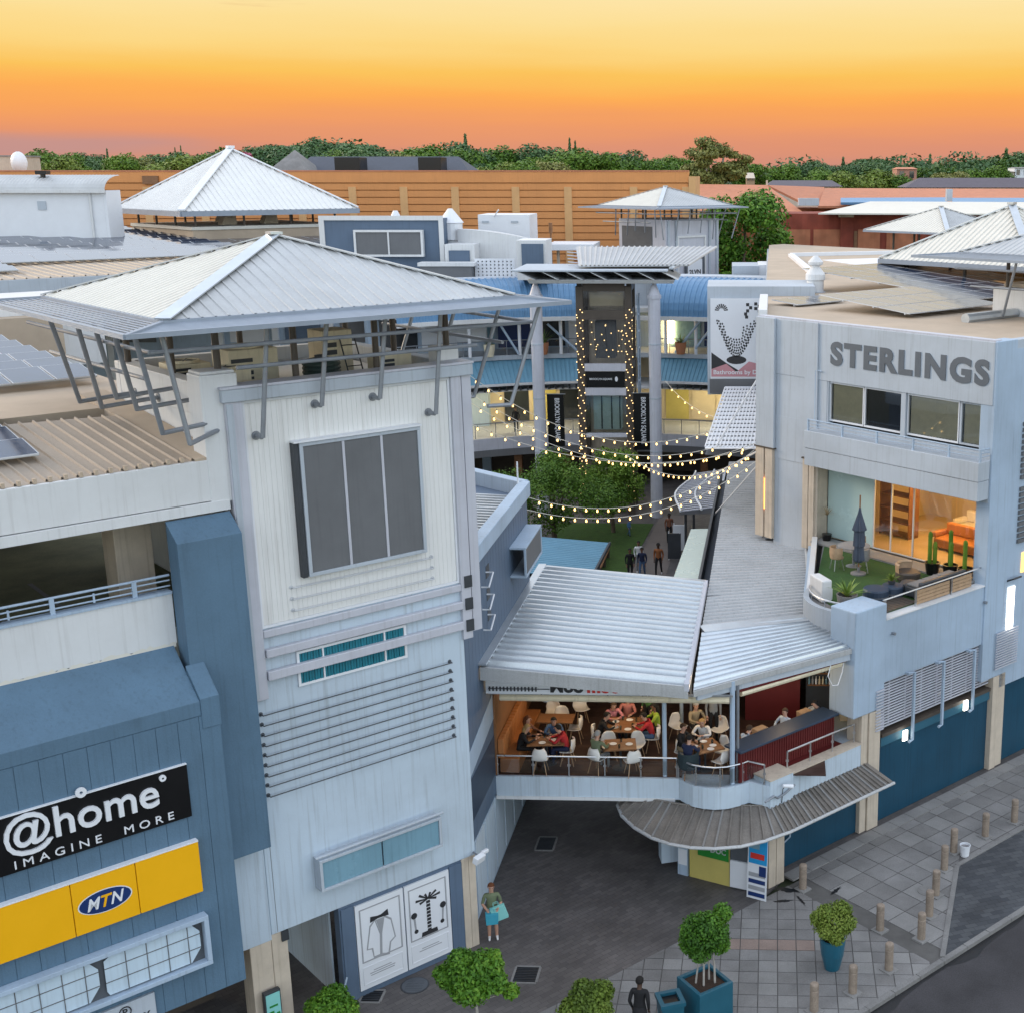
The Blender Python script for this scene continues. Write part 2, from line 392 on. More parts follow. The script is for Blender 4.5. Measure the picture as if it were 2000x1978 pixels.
def brickmat(name, c1, c2, mortar, sx, sy, rot, rough=.8, bump=.4, msize=.03):
    m = mat(name, c1, rough); n = m.node_tree.nodes; l = m.node_tree.links; b = n['Principled BSDF']
    geo = n.new('ShaderNodeNewGeometry'); mp_ = n.new('ShaderNodeMapping'); mp_.vector_type = 'TEXTURE'; mp_.inputs['Rotation'].default_value = (0, 0, rot)
    l.new(geo.outputs['Position'], mp_.inputs[0])
    br = n.new('ShaderNodeTexBrick'); br.inputs['Scale'].default_value = 1; br.inputs['Brick Width'].default_value = sx; br.inputs['Row Height'].default_value = sy
    br.inputs['Mortar Size'].default_value = msize * sy; br.inputs['Color1'].default_value = c1; br.inputs['Color2'].default_value = c2; br.inputs['Mortar'].default_value = mortar
    l.new(mp_.outputs[0], br.inputs['Vector'])
    no = n.new('ShaderNodeTexNoise'); no.inputs['Scale'].default_value = .8; no.inputs['Detail'].default_value = 7; l.new(geo.outputs['Position'], no.inputs['Vector'])
    mr = n.new('ShaderNodeMapRange'); mr.inputs['From Min'].default_value = .3; mr.inputs['From Max'].default_value = .75; mr.inputs['To Min'].default_value = .72; mr.inputs['To Max'].default_value = 1.2
    l.new(no.outputs[0], mr.inputs[0])
    mm = n.new('ShaderNodeVectorMath'); mm.operation = 'SCALE'; l.new(br.outputs['Color'], mm.inputs[0]); l.new(mr.outputs[0], mm.inputs['Scale'])
    l.new(mm.outputs[0], b.inputs['Base Color'])
    bp = n.new('ShaderNodeBump'); bp.inputs['Strength'].default_value = bump; bp.inputs['Distance'].default_value = .01; bp.invert = True
    l.new(br.outputs['Fac'], bp.inputs['Height']); l.new(bp.outputs[0], b.inputs['Normal'])
    return m
def leafmat(name, c1, c2, c3):
    m = bpy.data.materials.new(name); m.use_nodes = True; n = m.node_tree.nodes; l = m.node_tree.links; b = n['Principled BSDF']
    b.inputs['Roughness'].default_value = .55; b.inputs['Specular IOR Level'].default_value = .3
    geo = n.new('ShaderNodeNewGeometry'); no = n.new('ShaderNodeTexNoise'); no.inputs['Scale'].default_value = 1.1; no.inputs['Detail'].default_value = 3
    l.new(geo.outputs['Position'], no.inputs['Vector'])
    oi = n.new('ShaderNodeObjectInfo')
    ad = n.new('ShaderNodeMath'); ad.operation = 'MULTIPLY_ADD'; ad.inputs[1].default_value = .35; l.new(geo.outputs['Random Per Island'], ad.inputs[0]); l.new(no.outputs[0], ad.inputs[2])
    a2 = n.new('ShaderNodeMath'); a2.operation = 'MULTIPLY_ADD'; a2.inputs[1].default_value = .3; l.new(oi.outputs['Random'], a2.inputs[0]); l.new(ad.outputs[0], a2.inputs[2])
    mr = n.new('ShaderNodeMapRange'); mr.inputs['From Min'].default_value = .45; mr.inputs['From Max'].default_value = 1.15; l.new(a2.outputs[0], mr.inputs[0])
    cr = n.new('ShaderNodeValToRGB'); cr.color_ramp.elements[0].color = c1; cr.color_ramp.elements[1].color = c3
    e = cr.color_ramp.elements.new(.5); e.color = c2
    l.new(mr.outputs[0], cr.inputs[0]); l.new(cr.outputs[0], b.inputs['Base Color'])
    b.inputs['Subsurface Weight'].default_value = 0
    return m
M = {}
M['white'] = mat('white_paint', (.66, .67, .68, 1), .55, var=.06, scale=.5, streak=.14, bump=.12, bscale=30, blotch=.2)
M['clad'] = mat('white_cladding', (.74, .74, .73, 1), .45, var=.05, scale=.8, streak=.16)
M['lower'] = mat('pale_blue_render', (.50, .59, .68, 1), .6, var=.06, scale=.45, streak=.24, bump=.15, bscale=30, blotch=.3)
M['lilac'] = mat('lilac_grey_steel', (.50, .51, .57, 1), .45, var=.08, scale=1.5, streak=.15)
M['steel'] = mat('grey_steel_tube', (.26, .28, .31, 1), .42, metal=.35, var=.15, scale=3)
M['chrome'] = mat('stainless_steel', (.62, .63, .65, 1), .28, metal=.9, var=.1, scale=3)
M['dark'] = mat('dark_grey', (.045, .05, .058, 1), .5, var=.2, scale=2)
M['black'] = mat('black_gloss', (.006, .006, .007, 1), .3, var=.2)
M['blue'] = mat('steel_blue_render', (.095, .17, .25, 1), .65, var=.12, scale=.9, streak=.16, speck=.1, blotch=.22, bump=.25, bscale=22)
M['bluewall'] = mat('slate_blue_wall', (.10, .145, .215, 1), .6, var=.10, scale=.6, streak=.15, bump=.1)
M['bluelt'] = mat('light_blue_render', (.38, .48, .60, 1), .6, var=.07, scale=.6, streak=.18, bump=.12, blotch=.3)
M['sky_wall'] = mat('grey_blue_render', (.44, .49, .55, 1), .6, var=.06, scale=.5, streak=.17, bump=.12, blotch=.3)
M['teal'] = mat('deep_teal_wall', (.008, .058, .105, 1), .42, var=.16, scale=.8, streak=.25)
M['navy'] = mat('navy_wall', (.03, .05, .085, 1), .5, var=.12)
M['cream'] = mat('cream_stone', (.55, .47, .38, 1), .65, var=.12, scale=2.5, streak=.25, bump=.2)
M['creamroof'] = mat('cream_paint_and_sun_tint', (.66, .635, .57, 1), .5, var=.06, scale=1.5)  # cream paint, also the warm-lit tint of the tower roof's left plane
M['roofgrey'] = mat('pale_roof_sheet', (.50, .515, .525, 1), .42, metal=.2, var=.12, scale=.7, speck=.16, blotch=.25)
M['beam'] = mat('blue_grey_beam', (.27, .31, .37, 1), .45, var=.12, scale=2)
M['galv'] = mat('galvanised_sheet', (.58, .62, .66, 1), .3, metal=.7, var=.12, scale=1.1, speck=.12)
M['galvdull'] = mat('dull_galvanised_sheet', (.50, .51, .52, 1), .5, metal=.3, var=.14, scale=.8, speck=.2, streak=.2)
M['tan'] = mat('tan_roof_sheet', (.40, .335, .27, 1), .6, var=.15, scale=.5, speck=.2)
M['tanlight'] = mat('tan_screed', (.46, .37, .28, 1), .75, var=.14, scale=.7, bump=.2)
M['awning'] = mat('weathered_fibre_sheet', (.21, .19, .17, 1), .8, var=.3, scale=1.3, speck=.4)
M['orange'] = mat('ochre_render', (.66, .285, .10, 1), .75, var=.10, scale=.35, streak=.10, bump=.2)
M['ochre'] = mat('pale_ochre_pier', (.66, .38, .17, 1), .75, var=.12, scale=.5, streak=.12)
M['terracotta'] = mat('terracotta_tile', (.55, .215, .115, 1), .7, var=.15, scale=1.5, speck=.2)
M['redbrick'] = brickmat('red_brick', L(132, 62, 48), L(150, 74, 58), L(120, 75, 65), .5, .12, 0)
M['brickpanel'] = brickmat('face_brick_panel', L(178, 112, 82), L(190, 124, 92), L(160, 110, 90), .5, .14, 0)
M['slate'] = mat('slate_roof', (.075, .085, .11, 1), .7, var=.15, scale=2)
M['purple_roof'] = mat('dull_purple_roof', (.10, .085, .105, 1), .7, var=.15)
M['bluesheet'] = mat('blue_roof_sheet', (.13, .27, .45, 1), .4, metal=.1, var=.10, scale=1)
M['bluesheet2'] = mat('teal_blue_roof_sheet', (.15, .32, .44, 1), .4, metal=.1, var=.10, scale=1)
M['orangetube'] = mat('terracotta_pot', (.42, .17, .08, 1), .6, var=.15)
M['asphalt'] = mat('asphalt', (.064, .061, .066, 1), .85, var=.4, scale=.45, speck=.5, blotch=.5, bump=.5, bscale=90)
M['wetasphalt'] = mat('damp_gutter', (.018, .018, .02, 1), .35, var=.3, scale=1.5, bump=.3)
M['tile'] = mat('concrete_tile', (.235, .23, .228, 1), .75, var=.3, scale=.7, speck=.3, bump=.25, bscale=50, blotch=.4)
M['tile2'] = mat('worn_concrete_tile', (.21, .204, .20, 1), .75, var=.25, scale=.9, speck=.35, bump=.25, bscale=50)
M['tile3'] = mat('pale_concrete_tile', (.26, .255, .25, 1), .75, var=.2, scale=.9, speck=.25, bump=.25, bscale=50)
M['tilepink'] = mat('pinkish_paver', (.29, .22, .19, 1), .75, var=.2, scale=1.5, speck=.3)
M['grout'] = mat('dirty_joint', (.12, .115, .11, 1), .9, var=.25, scale=2)
M['kerb'] = mat('kerb_stone', (.23, .225, .22, 1), .8, var=.25, scale=1, speck=.35, bump=.3)
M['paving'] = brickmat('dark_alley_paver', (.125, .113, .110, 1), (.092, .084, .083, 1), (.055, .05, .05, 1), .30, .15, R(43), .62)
M['drive'] = brickmat('dark_driveway_brick', (.085, .09, .097, 1), (.048, .052, .06, 1), (.025, .025, .028, 1), .34, .17, R(20), .75)
M['bollard'] = mat('sandstone_bollard', (.30, .24, .19, 1), .75, var=.25, scale=4, streak=.3, speck=.3)
M['bluepot'] = mat('blue_glazed_pot', (.012, .105, .165, 1), .3, var=.15, scale=3, spec=.6)
M['planter'] = mat('blue_planter_paint', (.015, .10, .15, 1), .4, var=.12, scale=2)
M['soil'] = mat('soil', (.05, .03, .02, 1), .95, var=.4, scale=12, bump=.6)
M['bark'] = mat('pale_bark', (.40, .37, .33, 1), .8, var=.25, scale=9, bump=.3)
M['barkdk'] = mat('brown_bark', (.12, .09, .065, 1), .85, var=.3, scale=6, bump=.4)
M['wood'] = mat('brown_wood', (.23, .11, .05, 1), .5, var=.25, scale=5)
M['woodlt'] = mat('light_wood', (.42, .28, .17, 1), .55, var=.2, scale=5)
M['floorwood'] = mat('dark_deck_board', (.06, .033, .027, 1), .5, var=.35, scale=3)
M['tanleather'] = mat('tan_leather', (.42, .17, .06, 1), .5, var=.15, scale=4)
M['redwall'] = mat('dark_red_wall', (.11, .012, .012, 1), .5, var=.15)
M['chairwhite'] = mat('white_shell_plastic', (.72, .70, .67, 1), .4, var=.05)
M['grass'] = mat('lawn', (.055, .115, .02, 1), .9, var=.35, scale=3, speck=.5, bump=.6, bscale=120)
M['turf'] = mat('artificial_turf', (.035, .095, .02, 1), .95, var=.25, scale=5, speck=.3, bump=.6, bscale=150)
M['mesh'] = mat('grey_mesh_screen', (.085, .095, .11, 1), .5, var=.15, scale=2)
M['screen'] = mat('slate_screen', (.14, .145, .155, 1), .6, var=.12, scale=.8, streak=.1)
M['frostblue'] = mat('translucent_blue_panel', (.19, .34, .43, 1), .25, var=.12, scale=.8, streak=.2, spec=.6)
M['lightbox'] = mat('pale_blue_lightbox', (.52, .64, .74, 1), .3, var=.08, scale=.8, streak=.12, spec=.6)
M['signgrey'] = mat('grey_sign_letter', (.115, .13, .15, 1), .5, var=.1)
M['yellow'] = mat('yellow_sign_panel', (.88, .44, .004, 1), .35, var=.03, spec=.5)
M['mtnblue'] = mat('deep_blue_sign', (.012, .035, .14, 1), .35)
M['letterwhite'] = mat('white_letter', (.72, .74, .78, 1), .4, var=.04)
M['tealcurtain'] = mat('teal_curtain', (.012, .17, .23, 1), .6, var=.2, scale=3)
M['curtain'] = mat('khaki_curtain', (.72, .66, .48, 1), .8, var=.12, scale=3)
M['darkcurtain'] = mat('charcoal_curtain', (.05, .055, .07, 1), .8, var=.15, scale=3)
M['frost'] = mat('frosted_pane', (.46, .60, .58, 1), .25, var=.05, scale=.6, spec=.6)
M['glass'] = glass('clear_pane')
M['glassblue'] = glass('bluish_pane', (.55, .72, .78, 1))
M['darkglass'] = mat('dark_window_glass', (.03, .036, .042, 1), .08, var=.1, spec=.8)
M['bulb'] = emit('warm_bulb', (1, .60, .20, 1), 2.2)
M['fairy'] = emit('fairy_bulb', (1, .66, .28, 1), 1.5)
M['lampwhite'] = emit('white_lamp', (1, .97, .85, 1), 2.5)
M['lampwarm'] = emit('warm_ceiling_lamp', (1, .68, .28, 1), 14)
M['warmwall'] = mat('warm_plaster', (.62, .52, .36, 1), .7, var=.08)
M['brownframe'] = mat('brown_steel_frame', (.085, .068, .055, 1), .45, var=.15, scale=2)
M['solar'] = mat('solar_cell_glass', (.03, .042, .075, 1), .08, var=.25, scale=1.2, spec=.9)
M['solar'].node_tree.nodes['Principled BSDF'].inputs['IOR'].default_value = 2.6
M['solardark'] = mat('dark_solar_glass', (.028, .045, .085, 1), .1, var=.3, scale=1.2, spec=.4)
M['alu'] = mat('aluminium_edge', (.55, .57, .6, 1), .6, metal=.1)
M['kiosk'] = mat('yellow_kiosk_wall', (.55, .46, .14, 1), .5, var=.1)
M['green'] = mat('green_print', (.02, .22, .03, 1), .5)
M['skyprint'] = mat('sky_blue_print', (.02, .30, .62, 1), .4)
M['redprint'] = mat('red_print', (.6, .04, .03, 1), .4)
M['pinkprint'] = mat('dusty_pink_print', (.52, .25, .28, 1), .5)
M['mintprint'] = mat('mint_bag', (.25, .60, .57, 1), .5)
M['print'] = mat('charcoal_print', (.028, .028, .032, 1), .5)
M['printgrey'] = mat('grey_print', (.33, .34, .36, 1), .5)
M['poster'] = mat('white_poster', (.70, .72, .76, 1), .5, var=.03)
M['ac'] = mat('cream_ac_casing', (.72, .64, .47, 1), .6, var=.12, scale=2, streak=.2)
M['leaf_a'] = leafmat('leaf_fresh', (.022, .075, .006, 1), (.070, .18, .012, 1), (.17, .29, .024, 1))
M['leaf_b'] = leafmat('leaf_yellowgreen', (.05, .085, .010, 1), (.11, .17, .02, 1), (.20, .25, .04, 1))
M['leaf_c'] = leafmat('leaf_deep', (.034, .09, .008, 1), (.085, .17, .014, 1), (.16, .25, .028, 1))
M['leaf_d'] = leafmat('leaf_olive', (.09, .11, .025, 1), (.19, .20, .05, 1), (.30, .29, .09, 1))
M['leaf_e'] = leafmat('leaf_far', (.034, .085, .032, 1), (.065, .135, .045, 1), (.115, .19, .06, 1))
M['leaf_p'] = leafmat('leaf_spiky', (.05, .10, .015, 1), (.11, .19, .03, 1), (.22, .30, .06, 1))
# ---------------------------------------------------------------- ground, paving, road
mb = MB(); mb.quad((-3000, -300, -.16), (3000, -300, -.16), (3000, 5000, -.16), (-3000, 5000, -.16))
M['earth'] = mat('ground_cover', (.06, .075, .04, 1), .95, var=.3, scale=.05)
single('ground', 'wide green ground reaching to the horizon', 'ground', mb, M['earth'], kind='structure')
mb = MB(); mb.prism([(-30, -60), (60, -60), (60, -9.02), (-30, -9.02)], -.155, -.115)
road = single('road', 'dark asphalt road along the kerb', 'road', mb, M['asphalt'], 'g', kind='structure')
# damp irregular gutter band next to the kerb
mb = MB(); pts = [(-8, -9.02)]; random.seed(3)
n = 70
low = []
for i in range(n + 1):
    u = -8 + 34 * i / n
    w = .10 + .22 * max(0, math.sin(u * 1.3 + 1) * .5 + random.uniform(-.2, .5)) * (1.6 if 6 < u < 10 else 1)
    low.append((u, -9.02 - w))
mb.add([(p[0], -9.021, -.111) for p in low] + [(p[0], p[1], -.111) for p in low], [(n + 1 + i, n + 2 + i, i + 1, i) for i in range(n)])
single('gutter_stain', 'dark damp stain in the gutter beside the kerb', 'stain', mb, M['wetasphalt'], 'g', kind='structure')
kerb = Thing('kerb', 'concrete kerb between pavement and road', 'kerb', 'g', (8, -8.9, -.1), kind='structure')
kb = MB(); kb.box(-.49, .49, -.08, .08, -.06, .1); kme = smesh('kerb_stone', kb, M['kerb'])
for i in range(34): kerb.inst('kerb_stone', kme, (-6 + i, -8.94, -.1 + .003 * (i % 3)))
# alley paving
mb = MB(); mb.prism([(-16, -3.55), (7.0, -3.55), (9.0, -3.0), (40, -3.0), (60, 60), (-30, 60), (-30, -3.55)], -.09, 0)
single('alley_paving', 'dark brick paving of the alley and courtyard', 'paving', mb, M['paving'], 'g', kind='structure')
# pavement
pav = Thing('pavement', 'grey tiled pavement between the shops and the road', 'pavement', 'g', (6, -6, 0), kind='structure')
mb = MB(); mb.prism([(-30, -8.86), (40, -8.86), (40, -3.551), (-30, -3.551)], -.09, -.012); pav.part('joint_bed', mb, M['grout'])
tm = [M['tile'], M['tile'], M['tile2'], M['tile3']]
random.seed(11); cnt = 0; shared = {}
LIM = [((-3, -8.86), (30, -8.86)), ((8.2, -8.86), (8.2, -3.56)), ((30, -3.56), (-3, -3.56))]
def tile(poly, m, dz):
    mb = MB(); mb.prism(poly, -.03, dz); pav.part('tile', mb, m)
s = .5
for i in range(-4, 34):
    for j in range(-22, 12):
        g_ = .012
        q = [conv('a', 'g', (i * s + a, j * s + b, 0)) for a, b in ((g_, g_), (s - g_, g_), (s - g_, s - g_), (g_, s - g_))]
        poly = [(p.x, p.y) for p in q]
        cx = sum(p[0] for p in poly) / 4; cy = sum(p[1] for p in poly) / 4
        if not (-2 < cx < 8.6 and -9.3 < cy < -3.2): continue
        w = W('g', (cx, cy, 0))
        if w.y < 27.2: continue
        for a, b in LIM: poly = clip(poly, a, b) if len(poly) > 2 else []
        if len(poly) < 3 or parea(poly) < .01: continue
        al = conv('g', 'a', (cx, cy, 0))
        m = random.choice(tm)
        if 0.0 < al.y < .5 and al.x > 5.8 and al.x < 9.2: m = M['tilepink']
        tile(poly, m, .004 + random.uniform(-.003, .004)); cnt += 1
s = .74
for i in range(12, 32):
    for j in range(-14, -3):
        x0, y0 = i * s, j * s + (-.1); g_ = .014
        poly = [(x0 + g_, y0 + g_), (x0 + s - g_, y0 + g_), (x0 + s - g_, y0 + s - g_), (x0 + g_, y0 + s - g_)]
        for a, b in [((8.23, -3.46), (8.23, -8.86)), ((30, -3.47), (-3, -3.47)), ((8.6, -8.86), (12.75, -6.22)), ((12.75, -6.22), (30, -6.22))]:
            if (a, b) == ((8.23, -3.46), (8.23, -8.86)): a, b = b, a
            if a == (8.23, -8.86): a, b = (8.23, -3.46), (8.23, -8.86)
            if a == (8.23, -3.46): poly = clip(poly, a, b) if len(poly) > 2 else []; continue
        # pavement side of the driveway
        poly = clip(poly, (30, -3.47), (-3, -3.47)) if len(poly) > 2 else []
        if len(poly) > 2: poly = clip(poly, (8.6, -8.86), (12.75, -6.22)) if poly[0][0] < 12.75 else clip(poly, (12.75, -6.22), (30, -6.22))
        if len(poly) < 3 or parea(poly) < .015: continue
        tile(poly, random.choice(tm), .004 + random.uniform(-.003, .004)); cnt += 1
mb = MB(); mb.prism([(8.75, -8.86), (40, -8.86), (40, -6.24), (12.76, -6.24)], -.09, .002)
single('driveway', 'dark small brick driveway crossing behind the stone bollards', 'driveway', mb, M['drive'], 'g', kind='structure')
mb = MB(); mb.bar((8.62, -8.86, .004), (12.74, -6.2, .004), .14, .05); mb.bar((12.74, -6.2, .004), (40, -6.2, .004), .14, .05)
single('edging', 'narrow pale edging strip around the driveway', 'edging', mb, M['kerb'], 'g', kind='structure')
st = Thing('stone_strip', 'pale stone strip along the foot of the teal wall', 'pavement', 'g', (14, -3.25, 0), kind='structure')
mb = MB(); mb.box(-.39, .39, -.22, .22, -.03, .03); sme = smesh('stone_slab', mb, M['tile3'])
for i in range(18): st.inst('stone_slab', sme, (8.9 + i * .8, -3.24, .001 * (i % 4)))
# dark spilled stain near the kiosk
def blob(n, rx, ry, seed, cx, cy, rot):
    random.seed(seed); pts = []
    for i in range(n):
        t = 2 * math.pi * i / n; k = random.uniform(.55, 1.15)
        x, y = rx * k * math.cos(t), ry * k * math.sin(t); pts.append((cx + x * math.cos(rot) - y * math.sin(rot), cy + x * math.sin(rot) + y * math.cos(rot)))
    return pts
for i, (u, v, a, b, r) in enumerate(((8.05, -3.75, .55, .13, -.9), (7.5, -4.05, .3, .07, -.6), (7.9, -4.35, .35, .05, 1.2), (9.0, -4.7, .3, .07, .2))):
    p = blob(26, a, b, i + 5, u, v, r); mb = MB(); mb.add([(q[0], q[1], .0125) for q in p], [tuple(range(len(p)))])
    single('spill_stain', ['black spill stain on the pavement beside the cream kiosk column', 'thin dark streak of the spill at the paving edge', 'dark spill streak pointing toward the kerb', 'small dark stain behind the potted round bush'][i], 'stain', mb, M['wetasphalt'], 'g', (0, 0, 0), kind='structure')
# drain gratings and manholes
def drain(al, w, d, label, round_=False, rot=0):
    t = Thing('drain_cover', label, 'drain cover', 'a', (al[0], al[1], 0), rz=rot)
    if round_:
        mb = MB(); mb.lathe([(w, 0), (w, .012), (w * .93, .016)], (al[0], al[1], 0), 28); t.part('rim', mb, M['dark'])
        mb = MB(); mb.lathe([(w * .9, 0), (w * .9, .018)], (al[0], al[1], 0), 28)
        for k in range(-3, 4): mb.box(al[0] - w * .6, al[0] + w * .6, al[1] + k * .07 - .012, al[1] + k * .07 + .012, .018, .023)
        t.part('lid', mb, M['mesh'])
    else:
        mb = MB(); x, y = al[0], al[1]
        for a in (-1, 1):
            mb.box(x - w, x + w, y + a * d - .03, y + a * d + .03, 0, .02); mb.box(x + a * w - .03, x + a * w + .03, y - d + .031, y + d - .031, 0, .02)
        t.part('rim', mb, M['kerb'])
        mb = MB(); mb.quad((x - w, y - d, .004), (x + w, y - d, .004), (x + w, y + d, .004), (x - w, y + d, .004)); t.part('pit', mb, M['black'])
        b1 = MB(); b1.box(-w, w, -.011, .011, .004, .016); bm1 = smesh('bar', b1, M['dark'])
        k = int(2 * d / .07)
        for i in range(k): t.inst('bar', bm1, (x, y - d + (i + .5) * 2 * d / k, 0))
drain((1.5, -1.35), .32, .36, 'square drain grating in dark paving behind the tree')
drain((.86, 5.5), .28, .42, 'dark drain grating in the alley under the terrace')
drain((-1.25, -1.9), .36, .36, 'round manhole cover in front of the fashion posters', True)
drain((-2.2, -2.4), .26, .26, 'small square drain cover at the foot of the shopfront')
# bollards
bol = None
def bollard_mesh():
    t = Thing('stone_bollard', 'x', 'bollard', 'g', (0, 0, 0), group='stone bollards on the pavement')
    mb = MB(); mb.smooth = False; mb.lathe([(.105, .02), (.11, .05), (.11, .60), (.095, .615), (.095, .64), (.112, .65), (.112, .76), (.10, .79), (.06, .805)], n=18); t.part('shaft', mb, M['bollard'], bev=0)
    mb = MB(); mb.cbox((0, 0, .015), .36, .36, .05); t.part('footing', mb, M['tile3'])
    return t.o
B0 = bollard_mesh()
BL = [((4.43, -8.15), 'stone bollard at the kerb cut by the bottom edge of the picture'), ((5.69, -8.3), 'stone bollard at the kerb, second from the bottom edge'),
      ((7.12, -8.28), 'orange tinted stone bollard at the kerb corner right of the blue pot'), ((8.37, -6.91), 'lone stone bollard standing back between blue pot and diagonal row'),
      ((8.86, -7.95), 'lowest stone bollard of the diagonal row beside the driveway'), ((9.92, -7.38), 'stone bollard in the diagonal row just below the dark hole'),
      ((10.92, -6.82), 'stone bollard in the diagonal row beside the open round hole'), ((12.24, -6.1), 'stone bollard in the diagonal row nearest left of the white bucket'),
      ((13.28, -5.65), 'stone bollard right behind the white bucket'), ((14.8, -5.71), 'stone bollard past the bucket, second from the right picture edge'),
      ((16.25, -5.78), 'stone bollard farthest along the teal wall, at the right picture edge'), ((8.38, -3.98), 'stone bollard close to the wall between kiosk column and bush')]
for i, ((u, v), lb) in enumerate(BL):
    o = B0 if i == 0 else copy_tree(B0)
    place(o, W('g', (u, v, 0)), R(43) + random.uniform(-.06, .06), lb)
mb = MB(); mb.lathe([(.30, .003), (.30, .018), (.24, .02)], (10.95, -6.5, 0), 24); mb.mi = 1; mb.lathe([(.235, .004), (.235, .014)], (10.95, -6.5, 0), 24)
single('open_pit', 'round dark open pit in the pavement beside a bollard', 'manhole', mb, [M['kerb'], M['black']], 'g', (10.95, -6.5, 0))
t = Thing('bucket', 'white paint bucket standing on the pavement beside bollards', 'bucket', 'g', (13.37, -6.0, 0))
mb = MB(); mb.lathe([(.125, .0), (.155, .34), (.165, .345), (.165, .375), (.15, .375), (.148, .33), (.12, .02)], (13.37, -6.0, 0), 20); mb.smooth = False; t.part('pail', mb, M['letterwhite'])
mb = MB(); mb.path([(13.37 + .16 * math.cos(a), -6.0 + .16 * math.sin(a) * .4 - .1, .34 - .12 * math.sin(a)) for a in [k * math.pi / 8 for k in range(9)]], .006, 5); t.part('handle', mb, M['chrome'])
mb = MB(); mb.lathe([(.15, .300), (.151, .305)], (13.37, -6.0, 0), 20); t.part('contents', mb, M['tile'])
# ---------------------------------------------------------------- white corner tower with pyramid canopy roof
T = Thing('corner_tower', 'tall white corner tower with grey pyramid canopy roof and barred facade', 'tower', 'g', (-2.8, 0, 0))
# lower body: pale blue render
mb = MB(); mb.prism([(-5.58, .0), (.0, .0), (.0, 6), (-5.58, 6)], 2.67, 10.2); T.part('lower_wall', mb, M['lower'], bev=.015)
# return wall running back beside the open passage and party strip on the left
mb = MB(); mb.box(-6.28, -5.582, .02, 1.2, 2.54, 10.3); T.part('return_wall', mb, M['lower'])
mb = MB(); mb.box(-3.9, -3.85, .6, 6, 0, 2.668); T.part('passage_wall', mb, M['lower'])
mb = MB(); mb.box(-5.5, -3.9, 5.5, 5.6, 0, 2.66); T.part('passage_end', mb, M['brownframe'])
# groove lines
mb = MB(); mb.box(-5.44, -5.425, -.004, .02, 2.7, 8.6); T.part('joint_line', mb, M['steel'])
# columns at street level
for u0, u1 in ((-6.12, -5.60), (-5.595, -5.20)):
    mb = MB(); mb.box(u0, u1, .03, .6, 0, 2.53 if u0 < -6 else 2.66); T.part('column', mb, M['cream'], bev=.02)
for u0, u1 in ((-.42, -.215), (-.21, -.0)):
    mb = MB(); mb.box(u0, u1, .0, .45, 0, 2.668); T.part('column', mb, M['cream'], bev=.012)
mb = MB(); mb.box(-5.35, -5.18, -.02, .028, 2.40, 2.66); T.part('sign_bracket', mb, M['dark'])
# shopfront
mb = MB(); mb.box(-3.88, -.421, .03, .3, 0, 2.668); T.part('shopfront_wall', mb, M['bluewall'])
mb = MB(); mb.box(-3.84, -3.50, -.01, .029, 0, 2.60); T.part('blue_pilaster', mb, M['bluewall'])
mb = MB(); mb.box(-.80, -.43, -.01, .029, 0, 2.60); T.part('blue_pilaster', mb, M['bluewall'])
# upper cladding box
mb = MB(); mb.box(-5.1, -.12, .012, 6, 10.22, 15.28); T.part('upper_wall', mb, M['clad'])
nplank = 42
for i in range(nplank):
    w = (5.1 - .12) / nplank; u = -5.1 + i * w
    mb = MB(); mb.box(u + .002, u + w - .002, -.003, .011, 10.26, 15.26); T.part('cladding_board', mb, M['clad'])
# white trim round the cladding, grey pilasters and parapet
mb = MB(); mb.rect_frame(-5.16, -.06, 10.19, 15.33, -.03, .01, .055); T.part('trim', mb, M['letterwhite'])
mb = MB(); mb.box(-5.55, -5.17, -.10, .5, 8.55, 15.34); T.part('pilaster', mb, M['lilac'], bev=.01)
mb = MB(); mb.box(-5.53, -5.39, -.13, -.101, 8.62, 15.3); T.part('pilaster_strip', mb, M['sky_wall'])
mb = MB(); mb.box(-.055, .22, -.10, .8, 8.7, 15.34); T.part('pilaster', mb, M['lilac'], bev=.01)
mb = MB(); mb.box(.26, .52, -.06, .9, 8.85, 15.6); T.part('pilaster', mb, M['lilac'], bev=.01)
for z in (9.05, 9.62, 10.2):
    mb = MB(); mb.box(.03, .24, -.135, -.101, z - .15, z + .15); T.part('clip', mb, M['dark'])
mb = MB(); mb.box(-5.62, .54, -.16, .36, 15.345, 15.62); T.part('parapet', mb, M['sky_wall'], bev=.02)
mb = MB(); mb.box(-5.64, .56, -.18, .38, 15.622, 15.68); T.part('coping', mb, M['lilac'], bev=.01)
mb = MB(); mb.box(-5.62, -5.25, .36, 6, 14.9, 15.62); T.part('side_parapet', mb, M['white'], bev=.02)
mb = MB(); mb.box(.2, .54, .36, 6, 14.0, 15.62); T.part('side_parapet', mb, M['sky_wall'], bev=.02)
mb = MB(); mb.box(-5.62, .54, 6.01, 6.3, 10.5, 15.62); T.part('side_parapet', mb, M['white'], bev=.02)
mb = MB(); mb.box(-5.24, .19, .37, 6, 14.7, 15.0); T.part('roof_deck', mb, M['tanlight'])
mb = MB(); mb.box(-5.60, -5.11, .25, 6, 10.21, 14.9); T.part('side_wall', mb, M['white'])
mb = MB(); mb.prism([(-6.0, -.02), (-5.2, -.02), (-5.2, .7), (-6.0, .7)], 13.2, 15.95); mb.prism([(-5.97, .01), (-5.23, .01), (-5.23, .67), (-5.97, .67)], 15.95, 16.02); T.part('corner_post', mb, M['white'], bev=.03)
mb = MB(); mb.box(-.02, .52, .42, .95, 14.6, 16.0); T.part('corner_post', mb, M['white'], bev=.03)
